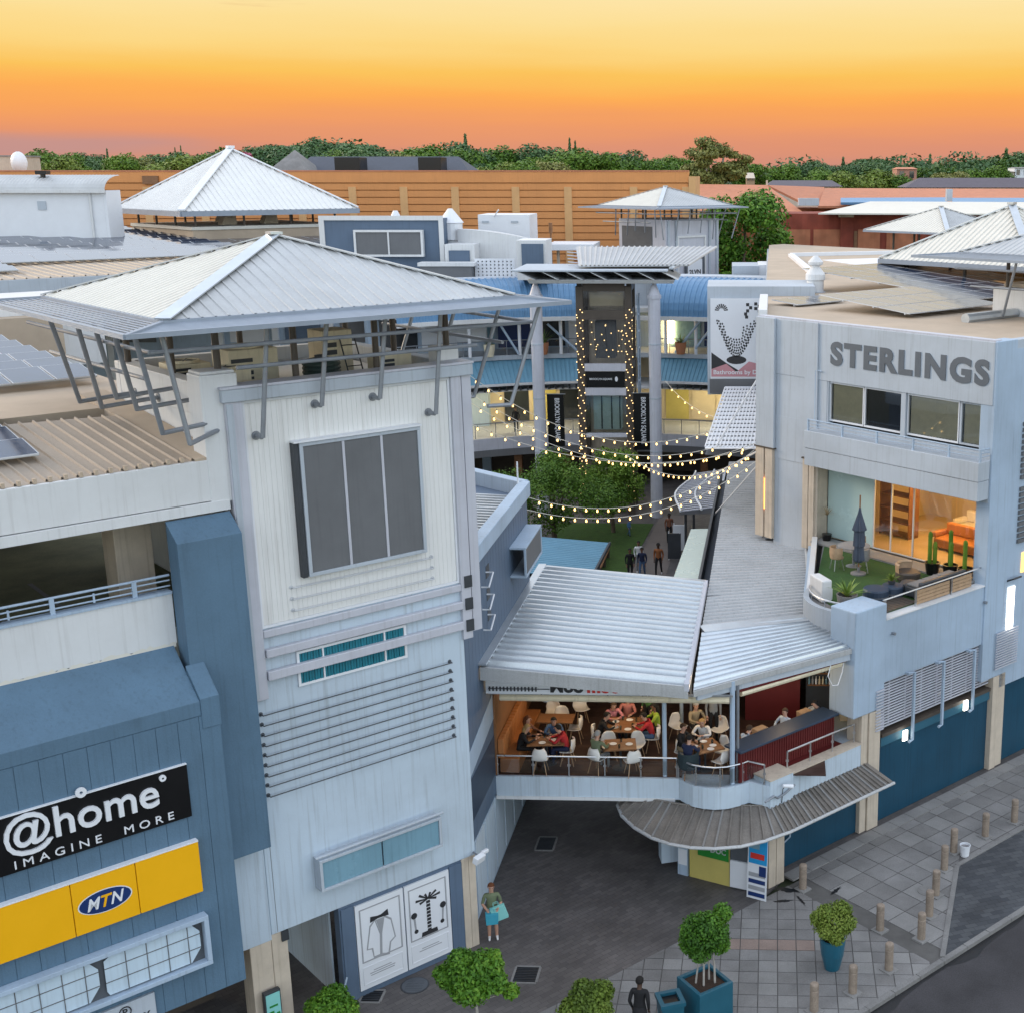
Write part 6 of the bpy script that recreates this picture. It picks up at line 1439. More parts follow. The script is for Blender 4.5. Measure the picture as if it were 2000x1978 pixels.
def onb(f0, f1, z0, z1, off, m, name):
    mb = MB(); p, q_ = a_.lerp(b_, f0) + ny * (off - z0 * .06), a_.lerp(b_, f1) + ny * (off - z0 * .06); d = ny * (-(z1 - z0) * .06)
    mb.slab([(p.x, p.y, z0), (q_.x, q_.y, z0), (q_.x + d.x, q_.y + d.y, z1), (p.x + d.x, p.y + d.y, z1)], .012); t.part(name, mb, m)
onb(0, 1, 0.02, 2.05, 0, M['poster'], 'board'); onb(.06, .98, 1.1, 2.03, .014, M['skyprint'], 'print_field'); onb(.15, .85, 1.25, 1.42, .02, M['redprint'], 'print_banner'); onb(.1, .6, 1.55, 1.9, .02, M['frostblue'], 'print_patch')
for k in range(4): onb(.08, .92, .1 + k * .2, .22 + k * .2, .014, M['printgrey'] if k % 2 else M['mtnblue'], 'print_block')
onb(.6, .95, .75, 1.05, .02, M['mtnblue'], 'print_patch')
# ---------------------------------------------------------------- arcade, lift and courtyard behind
AC = Vector((-7.2, 66.0)); 
def arcp(r, x, z):       # point on a concave arc at sideways offset x (metres at radius 20)
    t = math.asin(max(-.98, min(.98, x / 20.0))); return Vector((AC.x + r * math.sin(t), AC.y + r * math.cos(t), z))
A = Thing('arcade_building', 'three storey curved arcade with blue barrel roofs around the courtyard', 'building', 'w', (-7.2, 86, 0))
xs = [-13 + i * 1.0 for i in range(29)]
def band(name, r0, r1, z0, z1, m, x0=-13, x1=15, step=1.0, part=A):
    k = max(1, round((x1 - x0) / step)); X = [x0 + (x1 - x0) * i / k for i in range(k + 1)]
    vs = []; fs = []
    for x in X: vs += [arcp(r0, x, z0), arcp(r0, x, z1), arcp(r1, x, z1), arcp(r1, x, z0)]
    for i in range(k):
        a = 4 * i; b = a + 4
        fs += [(a, a + 1, b + 1, b), (a + 1, a + 2, b + 2, b + 1), (a + 2, a + 3, b + 3, b + 2), (a + 3, a, b, b + 3)]
    fs += [(0, 3, 2, 1), (4 * k, 4 * k + 1, 4 * k + 2, 4 * k + 3)]
    mb = MB(); mb.add(vs, fs); return part.part(name, mb, m)
band('first_floor_slab', 19.4, 25, 2.6, 3.5, M['lilac']); band('slab_edge', 19.3, 19.399, 2.3, 2.75, M['screen'])
band('second_floor_slab', 21.2, 25, 8.3, 8.6, M['sky_wall']); band('roof_slab', 22, 27, 11.2, 11.5, M['white'])
band('ground_wall', 24, 24.3, 0, 2.6, M['brownframe']); band('first_wall', 24.6, 25, 3.5, 8.3, M['warmwall']); band('second_wall', 24.6, 25, 8.6, 11.2, M['bluelt'])
band('barrel_fascia', 20.3, 20.5, 10.85, 11.12, M['white']); band('ridge_trim', 23.4, 23.7, 13.38, 13.55, M['letterwhite'])
band('upper_wall', 23.7, 27, 11.5, 13.4, M['sky_wall'])
# barrel roofs left and right of the lift, awnings
def barrel(x0, x1, n):
    mb = MB(); vs = []; fs = []; m = 9; st = []
    for i in range(n):
        for f, h in ((0, 0), (.6, 0), (.7, .06), (.9, .06)): st.append((x0 + (x1 - x0) * (i + f) / n, h))
    st.append((x1, 0))
    for x, h in st:
        for j in range(m):
            a = math.pi / 2 * j / (m - 1); vs.append(arcp(23.5 - (3.1 + h) * math.cos(a), x, 11.08 + (2.35 + h) * math.sin(a)))
    for i in range(len(st) - 1):
        for j in range(m - 1): fs.append((i * m + j, (i + 1) * m + j, (i + 1) * m + j + 1, i * m + j + 1))
    mb.add(vs, fs); A.part('barrel_roof', mb, M['bluesheet'])
barrel(-13, -1.9, 34); barrel(2.0, 15, 40)
def awn(x0, x1, n):
    for i in range(n):
        a, b = x0 + (x1 - x0) * i / n, x0 + (x1 - x0) * (i + 1) / n
        mb = MB(); mb.sheet(arcp(19.6, a, 7.0), arcp(19.6, b, 7.0), arcp(21.4, a, 8.32), arcp(21.4, b, 8.32), 4, .05, 'rib'); A.part('awning_sheet', mb, M['bluesheet2'])
    band('awning_gutter', 19.4, 19.62, 6.85, 6.99, M['white'], x0, x1)
    mb = MB(); X = [x0 + (x1 - x0) * i / 24 for i in range(25)]
    for i in range(0, 24): p = arcp(19.8, X[i], 6.6); mb.cbox(p, .12, .12, .28)
    A.part('awning_brackets', mb, M['dark'], kind='stuff')
awn(-13, -2.3, 10); awn(2.4, 15, 12)
band('awning_soffit', 19.9, 24.5, 6.4, 6.5, M['white'])
# balustrades
for r_, z, x0, x1 in ((19.6, 3.5, -13, -1.8), (19.6, 3.5, 1.9, 15), (21.3, 8.6, -13, -1.9), (21.3, 8.6, 2.0, 15)):
    k = round((x1 - x0) / 1.2)
    mb = MB(); mb.path([arcp(r_, x0 + (x1 - x0) * i / 20, z + .95) for i in range(21)], .035, 6); A.part('handrail', mb, M['steel'])
    for i in range(k + 1):
        x = x0 + (x1 - x0) * i / k; mb = MB(); mb.tube(arcp(r_, x, z), arcp(r_, x, z + .95), .03, 6); A.part('rail_post', mb, M['steel'])
    for i in range(k):
        a, b = x0 + (x1 - x0) * (i + .06) / k, x0 + (x1 - x0) * (i + .94) / k
        mb = MB(); mb.quad(arcp(r_, a, z + .1), arcp(r_, b, z + .1), arcp(r_, b, z + .85), arcp(r_, a, z + .85)); A.part('glass_pane', mb, M['glass'])
# first floor shopfronts: lit panes and mullions; ceiling lamps
random.seed(21)
for i in range(18):
    x = -12.6 + i * 1.5
    if -2 < x < 1.5: continue
    mb = MB(); mb.hexa([arcp(24.5, x, 3.6), arcp(24.5, x + 1.3, 3.6), arcp(24.55, x + 1.3, 3.6), arcp(24.55, x, 3.6), arcp(24.5, x, 6.2), arcp(24.5, x + 1.3, 6.2), arcp(24.55, x + 1.3, 6.2), arcp(24.55, x, 6.2)])
    A.part('shopfront', mb, random.choice([M['warmwall'], M['kiosk'], M['warmwall'], M['darkglass']]))
M['arcadelamp'] = emit('arcade_ceiling_lamp', (1, .86, .50, 1), 16)
for i in range(14):
    x = -12 + i * 1.9
    p = arcp(22.2, x, 6.36); mb = MB(); mb.lathe([(.16, 0), (.16, .03)], tuple(p), 12); A.part('ceiling_lamp', mb, M['arcadelamp'])
for x, e in ((-10, 120), (-5.5, 110), (5.5, 110), (9.5, 110)):
    ld = bpy.data.lights.new('arcade_light', 'POINT'); ld.energy = e; ld.color = (1, .84, .48); ld.shadow_soft_size = .5
    lo = bpy.data.objects.new('arcade_light', ld); col.objects.link(lo); lo.location = arcp(22.2, x, 6.0)
# second floor shopfronts
for i in range(14):
    x = -12.5 + i * 1.9
    if -2.3 < x < 1.2: continue
    mb = MB(); mb.hexa([arcp(24.5, x, 8.7), arcp(24.5, x + 1.7, 8.7), arcp(24.55, x + 1.7, 8.7), arcp(24.55, x, 8.7), arcp(24.5, x, 10.9), arcp(24.5, x + 1.7, 10.9), arcp(24.55, x + 1.7, 10.9), arcp(24.55, x, 10.9)])
    A.part('shopfront', mb, [M['darkglass'], M['poster'], M['frostblue'], M['mtnblue'], M['darkglass'], M['poster']][i % 6])
for x in (-9.0, -6.1, -3.6, 3.0, 4.9, 7.3, 10):
    mb = MB(); mb.tube(arcp(21.0, x, 8.6), arcp(21.0, x, 11.0), .11, 8); A.part('slim_column', mb, M['letterwhite'])
for a, b in (((-7.3, 10.8), (-6.2, 8.7)), ((-2.5, 8.7), (-4.4, 10.6)), ((3.6, 8.7), (5.2, 10.8)), ((4.9, 9.0), (6.2, 10.8)), ((10, 8.7), (7.6, 10.6))):
    mb = MB(); mb.tube(arcp(20.9, a[0], a[1]), arcp(20.9, b[0], b[1]), .08, 8); A.part('diagonal_brace', mb, M['bluelt'])
mb = MB(); p = arcp(24.3, 2.7, 8.9); mb.cbox(p + Vector((0, 0, .9)), .5, .06, 1.8); A.part('lit_sign', mb, M['lampwarm'])
for i in range(9):
    x = -12.5 + i * 3; mb = MB(); mb.cbox(arcp(20.6, x, 1.2), .5, .5, 2.4); A.part('ground_column', mb, M['wood'])
# potted plants on the second floor
def pot_plant(x, label, m, h, seed, r_=20.95):
    p = arcp(r_, x, 8.6); t = Thing('potted_plant', label, 'potted plant', 'w', tuple(p))
    mb = MB(); mb.lathe([(.26, 0), (.36, .5), (.38, .78), (.33, .78), (.31, .7)], tuple(p), 16); t.part('pot', mb, m)
    spiky(t, (p.x, p.y, p.z + .72), 26, h, M['leaf_p'], seed, .05)
pot_plant(-7.9, 'cream pot with a small plant on the upper arcade walkway', M['ac'], .6, 4); pot_plant(-4.7, 'orange pot with tall yellow-green plant left of the lift', M['orangetube'], 1.5, 5); pot_plant(3.95, 'orange pot with plant right of the lift', M['orangetube'], 1.0, 6)
# lift tower
Lf = Thing('lift_tower', 'dark framed glass lift tower wound with fairy lights', 'lift', 'w', (-7.25, 78.5, 0))
x0, x1, ya, yb = -8.9, -5.6, 77.6, 80.6
for x in (x0, x1 - .42):
    for y in (ya, yb - .4):
        mb = MB(); mb.box(x, x + .42, y, y + .4, 0, 13.75); Lf.part('corner_post', mb, M['brownframe'], bev=.02)
for z0, z1 in ((2.9, 3.3), (4.75, 5.0), (7.3, 7.75), (8.75, 9.2), (11.8, 12.35), (13.45, 13.9)):
    mb = MB(); mb.box(x0 + .42, x1 - .42, ya + .03, ya + .3, z0, z1); Lf.part('cross_beam', mb, M['lilac'] if z0 in (7.3, 8.75, 4.75) else M['brownframe'])
    for x in (x0 + .04, x1 - .34):
        mb = MB(); mb.box(x, x + .3, ya + .4, yb - .4, z0, z1); Lf.part('cross_beam', mb, M['brownframe'])
mb = MB(); mb.box(x0, x1, ya, yb, 13.91, 14.02); Lf.part('roof', mb, M['brownframe'])
for z0, z1 in ((5.0, 7.3), (9.2, 11.8), (12.35, 13.45), (.2, 2.9)):
    mb = MB(); mb.quad((x0 + .42, ya + .12, z0), (x1 - .42, ya + .12, z0), (x1 - .42, ya + .12, z1), (x0 + .42, ya + .12, z1)); Lf.part('glass_pane', mb, M['glass'])
mb = MB(); mb.box(x0 + .42, x1 - .42, yb - .2, yb - .1, 0, 13.4); Lf.part('back_wall', mb, M['cream'])
mb = MB(); mb.box(x0 + .5, x1 - .5, ya + .04, ya + .1, 7.78, 8.72); Lf.part('name_board', mb, M['black'])
letters(Lf, 'BROOKLYN SQUARE', 1.35, .14, (-8.2, ya + .04, 8.2), (1, 0, 0), (0, 0, 1), M['letterwhite'], ext=.01, bold=.01, each=False, name='board_lettering')
mb = MB(); mb.lathe([(.0, .0), (.12, .01)], (0, 0, 0), 10); mb2 = MB(); mb2.add([(-6.6 + .09 * math.cos(k * PI / 5), ya + .03, 8.28 + .16 * math.sin(k * PI / 5)) for k in range(10)], [tuple(range(10))]); Lf.part('board_emblem', mb2, M['letterwhite'])
mb = MB(); mb.box(-8.1, -6.4, ya + 1.0, ya + 2.2, 5.05, 7.2); Lf.part('lift_car', mb, M['frost'])
for x in (-7.6, -7.0, -6.5):
    mb = MB(); mb.box(x - .04, x + .04, ya + .95, ya + .99, 5.1, 7.1); Lf.part('car_mullion', mb, M['dark'])
mb = MB(); mb.box(-7.9, -6.7, ya + 1.0, ya + 2.0, 9.4, 11.6); Lf.part('shaft_panel', mb, M['screen'])
mb = MB(); mb.box(-8.2, -6.2, ya + 1.2, ya + 1.3, 12.5, 13.3); Lf.part('machine_panel', mb, M['warmwall'])
# side ladder pipes
for y in (78, 79.5):
    mb = MB(); mb.tube((-5.3, y, 4), (-5.3, y, 13.2), .05, 6); Lf.part('side_pipe', mb, M['bluelt'])
for k in range(8):
    mb = MB(); mb.tube((-5.3, 78, 5 + k), (-5.3, 79.5, 5 + k), .04, 6); Lf.part('side_rung', mb, M['bluelt'])
fb = MB(); fb.ball((0, 0, 0), .035, 6, 4); fme = smesh('fairy_bulb', fb, M['fairy'])
random.seed(8)
for side, xx in enumerate((x0 + .2, x1 - .2)):
    t = Thing('fairy_light_string', ['fairy lights wound up the left post of the lift tower', 'fairy lights wound up the right post of the lift tower'][side], 'fairy lights', 'w', (xx, ya, 2))
    pts = []
    for k in range(150):
        z = 1.0 + k * .077; a = k * .9; pts.append((xx + .22 * math.cos(a), ya - .06 - .03 * abs(math.sin(a)), z))
    mb = MB(); mb.path(pts, .008, 4); t.part('wire', mb, M['dark'])
    for k, p in enumerate(pts):
        if k % 2 == 0: t.inst('bulb', fme, (p[0], p[1] - .03, p[2]))
t = Thing('fairy_light_net', 'fairy lights scattered behind the upper lift glass', 'fairy lights', 'w', (-7.3, ya + .8, 10)); pts = []
for k in range(26):
    pts.append((random.uniform(-8.3, -6.2), ya + random.uniform(.5, 1.2), random.uniform(9.4, 11.6)))
pts.sort(); mb = MB(); mb.path(pts, .006, 4); t.part('wire', mb, M['dark'])
for p in pts: t.inst('bulb', fme, p)
# two tall lilac columns and the winged canopy they carry
for x, lb in ((-11.15, 'tall lilac steel column left of the lift tower'), (-4.25, 'tall lilac steel column right of the lift tower')):
    t = Thing('tall_column', lb, 'column', 'w', (x, 77.0, 0)); mb = MB(); mb.lathe([(.36, 0), (.36, 13.1)], (x, 77.0, 0), 14); t.part('shaft', mb, M['lilac'])
    mb = MB(); mb.lathe([(.42, 13.1), (.42, 13.3), (.36, 13.32), (.2, 13.75), (.06, 14.1)], (x, 77.0, 0), 14); t.part('head', mb, M['lilac'])
    for k in range(3):
        mb = MB(); mb.lathe([(.365, 4 + k * 3.2), (.375, 4.02 + k * 3.2), (.375, 4.08 + k * 3.2), (.365, 4.1 + k * 3.2)], (x, 77.0, 0), 14); t.part('joint_ring', mb, M['sky_wall'])
cp = Thing('entrance_canopy', 'flat winged canopy with fins and corrugated upper sheet above the lift', 'canopy', 'w', (-7.5, 78, 14))
mb = MB(); mb.hexa([(-11.4, 76.4, 14.0), (-3.1, 76.4, 14.0), (-3.1, 81, 14.0), (-11.4, 81, 14.0), (-11.5, 76.2, 14.22), (-3.0, 76.2, 14.22), (-3.0, 81, 14.22), (-11.5, 81, 14.22)]); cp.part('soffit_beam', mb, M['ochre'] if False else M['white'], bev=.02)
mb = MB(); mb.box(-12.3, -3.4, 75.9, 81.5, 14.70, 14.80); cp.part('top_slab', mb, M['sky_wall'], bev=.02)
for k in range(7):
    x = -12.0 + k * 1.37; mb = MB(); mb.hexa([(x + .9, 76.1, 14.23), (x + .98, 76.1, 14.23), (x + .98, 81, 14.23), (x + .9, 81, 14.23), (x, 76.0, 14.69), (x + .08, 76.0, 14.69), (x + .08, 81, 14.69), (x, 81, 14.69)]); cp.part('fin', mb, M['white'])
mb = MB(); mb.box(-11.4, -3.2, 79.5, 79.6, 14.23, 14.69); cp.part('infill', mb, M['mesh'])
mb = MB(); mb.sheet((-8.6, 77.0, 14.95), (-2.2, 77.0, 15.0), (-9.4, 83, 15.75), (-.6, 83, 15.75), 26, .06, 'trap', .05); cp.part('upper_sheet', mb, M['galvdull'])
for k in range(6):
    mb = MB(); a = Vector((-8.6, 77.0, 14.95)).lerp(Vector((-9.4, 83, 15.75)), k / 6); mb.bar(a, a + Vector((-.6, .1, .05)), .06, .05); cp.part('edge_rung', mb, M['lilac'])
mb = MB(); mb.bar((-3.2, 76.6, 14.85), (-.9, 82.8, 15.6), .3, .12); cp.part('edge_channel', mb, M['galv'])
# black banners
for x, lb in ((-9.95, 'black vertical BROOKLYN SQUARE banner left of the lift'), (-5.05, 'black vertical BROOKLYN SQUARE banner right of the lift')):
    X = x if x < -7 else x - .0
    b0, b1 = (atY(1068, 770, 77.4), atY(1104, 872, 77.4)) if x < -7 else (atY(1237, 768, 77.4), atY(1271, 879, 77.4))
    t = Thing('vertical_banner', lb, 'banner', 'w', (b0.x, 77.4, b1.z))
    mb = MB(); mb.box(b0.x, b1.x, 77.36, 77.40, b1.z, b0.z); t.part('cloth', mb, M['black'])
    mb = MB(); mb.tube((b0.x - .1, 77.38, b0.z), (b1.x + .1, 77.38, b0.z), .03, 6); t.part('rod', mb, M['steel'])
    letters(t, 'BROOKLYN SQUARE', (b0.z - b1.z) * .82, .34, ((b0.x + b1.x) / 2 - .1, 77.355, b0.z - .25), (0, 0, -1), (1, 0, 0), M['letterwhite'], ext=.006, bold=.012, each=False, name='banner_lettering')
# poster board with the perforated bowl, grey wall behind it
Pb = Thing('poster_board', 'white hanging poster of a perforated bowl on pink and black ground', 'poster', 'w', (.4, 60, 11))
pw = MB(); pw.box(-.76, 1.62, 60.02, 60.12, 10.95, 14.62); Pb.part('board', pw, M['poster'])
def pf(x, z): return (-.72 + x * 2.3, 59.99 , 11.05 + z * 3.5)
def pflat(name, pts, m, dy=0.0):
    mb = MB(); mb.add([(pf(*p)[0], 60.019 - dy, pf(*p)[2]) for p in pts], [tuple(range(len(pts)))]); Pb.part(name, mb, m)
pflat('dark_ground', [(0, .10), (.75, -.0), (.3, .18), (0, .32)], M['print'], .002); pflat('pink_ground', [(0, .0), (1, .0), (1, .16), (.75, .2), (.5, .06), (.3, .17), (0, .1)], M['pinkprint'], .004)
pflat('base_shadow', [(.5 + .2 * math.cos(k * PI / 8), .22 + .055 * math.sin(k * PI / 8)) for k in range(16)], M['print'], .006)
mb = MB(); random.seed(3)
for i in range(11):
    for j in range(13):
        a = -1 + 2 * j / 12; zz = .27 + i * .036 + .14 * a * a + (.02 if i % 1 else 0); xx = .5 + a * (.20 + .022 * i) + (.012 if i % 2 else 0)
        if i > 6 and -.55 < a < .25: continue
        if zz > .74: continue
        r_ = .02; p = [pf(xx + r_ * math.cos(k * PI / 2), zz + r_ * .85 * math.sin(k * PI / 2)) for k in range(4)]; mb.add([(q_[0], 60.013, q_[2]) for q_ in p], [(0, 1, 2, 3)])
Pb.part('bowl_print', mb, M['print'], kind='stuff')
mb = MB()
for k in range(9):
    a0, a1 = PI * k / 9 + .06, PI * (k + 1) / 9 - .06
    p = [pf(.2 + r_ * math.cos(a), .86 + r_ * .7 * math.sin(a)) for r_, a in ((.05, a0), (.05, a1), (.13, a1), (.13, a0))]; mb.add([(q_[0], 60.012, q_[2]) for q_ in p], [(0, 1, 2, 3)])
Pb.part('fan_emblem', mb, M['print'], kind='stuff')
mb = MB()
for x, z in ((.72, .94), (.78, .9), (.72, .86), (.68, .82), (.88, .95), (.95, .92), (.88, .89), (.95, .86), (.70, .78)):
    p = [pf(x - .03, z - .02), pf(x + .03, z - .02), pf(x + .03, z + .02), pf(x - .03, z + .02)]; mb.add([(q_[0], 60.012, q_[2]) for q_ in p], [(0, 1, 2, 3)])
Pb.part('chequer_emblem', mb, M['print'], kind='stuff')
letters(Pb, 'Bathrooms by D', 2.0, .26, (-.62, 60.013, 11.1), (1, 0, 0), (0, 0, 1), M['letterwhite'], ext=.006, bold=.015, each=False, name='poster_lettering')
mb = MB(); mb.box(-.9, 4, 60.14, 64, 10.2, 15.15); Pb.part('wall_box', mb, M['sky_wall'])
mb = MB(); mb.box(-.8, 1.7, 59.9, 60.13, 10.3, 10.94); Pb.part('sill', mb, M['screen'])
# perforated sloping canopy below the poster
Pf = Thing('perforated_canopy', 'pale perforated sloping canopy below the bowl poster', 'canopy', 'w', (.2, 55, 9.5))
a, b, c, d = atY(1377, 874, 52), atY(1500, 874, 52), atY(1514, 758, 59.5), atY(1416, 758, 59.5)
nrow, ncol = 15, 17
for i in range(nrow + 1):
    f = i / nrow; mb = MB(); mb.bar(a.lerp(d, f), b.lerp(c, f), .34, .03, (b - a).cross(d - a)); Pf.part('slat', mb, M['poster'])
for j in range(ncol + 1):
    f = j / ncol; mb = MB(); mb.bar(a.lerp(b, f) + Vector((0, 0, .03)), d.lerp(c, f) + Vector((0, 0, .03)), .05, .03, (b - a).cross(d - a)); Pf.part('crossbar', mb, M['poster'])
mb = MB(); mb.slab([a - Vector((0, 0, .3)), b - Vector((0, 0, .3)), c - Vector((0, 0, .3)), d - Vector((0, 0, .3))], .03); Pf.part('backing', mb, M['mesh'])
for p, q_ in ((atY(1483, 905, 49.4), atY(1395, 1005, 56)), (atY(1483, 880, 49.4), atY(1380, 935, 56)), (atY(1483, 735, 52), atY(1400, 870, 52))):
    mb = MB(); mb.tube(p, q_, .04, 6); Pf.part('tie_rod', mb, M['letterwhite'])
# wavy slatted pergola over the courtyard path
Pg = Thing('wavy_pergola', 'dark slatted pergola with wavy white edge over the courtyard path', 'pergola', 'a', (4, 39, 3))
for i in range(22):
    y = 35.2 + i * .42; xl = 2.75 + .35 * math.sin((y - 35) * .62 + 2.2) + .02 * (y - 35); mb = MB(); mb.bar((xl, y, 3.05), (4.95, y + .25, 3.25), .12, .05); Pg.part('slat', mb, M['lilac'])
for xo in (0, 1.1, 2.15):
    mb = MB(); mb.path([(2.72 + xo + (.35 * math.sin((y - 35) * .62 + 2.2) if xo < 2 else 0) + .02 * (y - 35), y, 3.1 + xo * .09) for y in [35 + k * .5 for k in range(20)]], .06, 6); Pg.part('edge_beam', mb, M['letterwhite'])
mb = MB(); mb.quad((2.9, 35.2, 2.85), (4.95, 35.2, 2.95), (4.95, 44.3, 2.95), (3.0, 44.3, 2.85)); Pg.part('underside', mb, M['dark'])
for x, y in ((3.2, 36), (3.2, 43), (4.8, 36), (4.8, 43)):
    mb = MB(); mb.tube((x, y, 0), (x, y, 2.9), .07, 8); Pg.part('post', mb, M['dark'])
# long glazed gutter strip beside the shed roof, low blue roof, bench, lawn
mb = MB(); mb.slab([(3.98, 15.6, 5.15), (5.0, 15.6, 5.15), (5.05, 24, 5.15), (4.25, 23.9, 5.15)], .06); M['mintglass'] = mat('pale_green_glass', (.42, .52, .48, 1), .25, var=.06, spec=.7)
t = Thing('glazed_strip', 'pale green glazed strip beside the long shed roof', 'skylight', 'a', (4.5, 19, 5)); t.part('pane', mb, M['mintglass'])
mb = MB(); mb.bar((5.12, 13.5, 5.3), (5.2, 33, 5.3), .1, .9); t.part('gutter', mb, M['dark'])
mb = MB(); mb.box(5.2, 8.2, 12.3, 33, 0, 5.2); t.part('shop_wall', mb, M['navy'])
t = Thing('low_pavilion', 'low courtyard pavilion with bright blue sheet roof', 'pavilion', 'a', (-2, 26, 0))
mb = MB(); mb.sheet((-.1, 23.2, 3.1), (-.1, 29.6, 2.85), (-5, 23.2, 3.5), (-5, 29.6, 3.25), 20, .05, 'trap', .04); t.part('roof_sheet', mb, M['bluesheet2'])
mb = MB(); mb.bar((-.05, 23.1, 3.08), (-.05, 29.7, 2.83), .1, .16); t.part('gutter', mb, M['dark'])
mb = MB(); mb.box(-4.8, -.5, 23.6, 29.3, 0, 2.8); t.part('wall', mb, M['navy'])
t = Thing('timber_bench', 'long brown timber bench on the courtyard lawn', 'bench', 'a', (-1.2, 35, 0))
for k in range(5):
    mb = MB(); mb.box(-1.75 + k * .16, -1.61 + k * .16, 33.2, 36.9, .5, .56); t.part('slat', mb, M['wood'])
for y in (33.4, 35, 36.7):
    mb = MB(); mb.box(-1.72, -.98, y, y + .12, 0, .499); t.part('support', mb, M['brownframe'])
mb = MB(); mb.prism([(-4, 32), (.1, 32), (.35, 36), (.75, 44), (-5, 44)], .0, .03); single('lawn', 'small green courtyard lawn beside the path', 'lawn', mb, M['grass'], 'a', kind='structure')
mb = MB(); mb.prism([(.3, 30), (2.2, 30), (2.6, 46), (1.0, 46)], .0, .012); M['path'] = mat('warm_grey_path', (.16, .135, .125, 1), .7, var=.2, scale=1); single('courtyard_path', 'warm grey courtyard path between lawn and shops', 'path', mb, M['path'], 'a', kind='structure')
for x, y, lb in ((2.55, 36.5, 'dark cafe rack right of the walking group'), (2.7, 38.2, 'white and dark menu stand beside the courtyard path')):
    t = Thing('menu_stand', lb, 'stand', 'a', (x, y, 0)); mb = MB(); mb.box(x - .35, x + .35, y - .06, y + .06, .1, 1.5); t.part('panel', mb, M['dark'] if y < 37 else M['poster'])
    for s in (-.3, .3):
        mb = MB(); mb.tube((x + s, y, 0), (x + s, y, 1.6), .03, 6); t.part('post', mb, M['letterwhite'])
# string lights
bb = MB(); bb.lathe([(.012, .0), (.02, -.03), (.036, -.07), (.032, -.10), (.012, -.12)], n=8); bme = smesh('bulb', bb, M['bulb'])
sk = MB(); sk.tube((0, 0, .03), (0, 0, -.03), .018, 6); skme = smesh('socket', sk, M['dark'])
def string(p, q, sag, label, every=.5, off=0):
    p, q = Vector(p), Vector(q); t = Thing('string_light', label, 'string lights', 'w', tuple(p), group='festoon lights across the courtyard'); n = 26; pts = []
    for i in range(n + 1):
        f = i / n; pts.append(p.lerp(q, f) - Vector((0, 0, sag * 4 * f * (1 - f))))
    mb = MB(); mb.path(pts, .011, 5); t.part('cable', mb, M['creamroof'])
    L_ = sum((b - a).length for a, b in zip(pts, pts[1:])); k = int(L_ / every)
    for i in range(1, k):
        f = (i + off) / k; x = p.lerp(q, f) - Vector((0, 0, sag * 4 * f * (1 - f))); s_ = t.inst('socket', skme, x); b = t.inst('bulb', bme, x - Vector((0, 0, .02)))
YL = 47.5; RE = W('g', (18.0, 8.0, 9.9)); RE2 = W('g', (18.0, 7.95, 9.35))
string(atY(880, 705, YL), atY(1400, 838, 53), 1.55, 'highest festoon string crossing from the tower to the perforated canopy')
string(atY(870, 735, YL), atY(1412, 870, 52), 1.42, 'second festoon string, ending at the perforated canopy corner')
string(atY(860, 745, YL), RE + Vector((0, 0, .15)), 1.75, 'third festoon string, ending at the cream corner column')
string(atY(850, 795, YL), RE, 1.25, 'pale festoon string hanging fourth from the top')
string(atY(1222, 888, 60), RE - Vector((0, 0, .2)), .98, 'short festoon string from the right lilac column to the corner')
string(W('a', (-.25, 10.3, 9.85)), RE - Vector((0, 0, .1)), 1.15, 'upper of the two near festoon strings above the low roof')
string(W('a', (-.25, 10.2, 9.45)), RE2, 1.05, 'lowest and nearest festoon string above the low roof')
string(atY(1300, 745, 70), atY(1396, 815, 60), .3, 'short festoon string below the bowl poster', 1.3)
# ---------------------------------------------------------------- roofs and buildings beyond
CAN = {'roof_sheet', 'ridge_cap', 'edge_beam', 'eave_beam', 'hip_beam', 'apron_slat', 'post', 'brace', 'bracket', 'rail'}
PYR = {'roof_sheet', 'ridge_cap', 'eave_beam'}
tower_kids = [c for c in bpy.data.objects if c.parent == T.o]
def canopy_copy(name, label, cat, loc, names, sc, mats=None):
    """copy of the near tower's roof on its own building; loc: world place of the roof centre at eave height"""
    e = bpy.data.objects.new(name, None); col.objects.link(e); e.rotation_euler = (0, 0, R(43)); setp(e, label, cat)
    e.location = loc
    off = Vector((-2.6 - T.base.x, 3.35 - T.base.y, 17.2))      # roof centre in the tower's own coordinates
    for c in tower_kids:
        if c.name.split('.')[0] in names:
            k = c.copy(); col.objects.link(k); k.parent = e; k.location = (-off.x * sc[0], -off.y * sc[1], -off.z * sc[2]); k.scale = sc
            if mats and c.name.split('.')[0] in mats:
                k.data = c.data.copy(); k.data.materials.clear(); k.data.materials.append(mats[c.name.split('.')[0]])
    return e
def corner_posts(q, a, b, h, z1=-.05, n=3):
    for i in range(n):
        for j in range(n):
            if 0 < i < n - 1 and 0 < j < n - 1: continue
            x, y = -a + 2 * a * i / (n - 1), -b + 2 * b * j / (n - 1); mb = MB(); mb.tube((x, y, z1 - h), (x, y, z1 + .2), .09, 8); q.part('post', mb, M['brownframe'])
class Wrap:
    def __init__(s, o): s.o = o
    def part(s, name, mb, mat, bev=0):
        me = mb.mesh(name); me.materials.append(mat); o = bpy.data.objects.new(name, me); col.objects.link(o); o.parent = s.o
        if bev: bevel(o, bev)
        return o
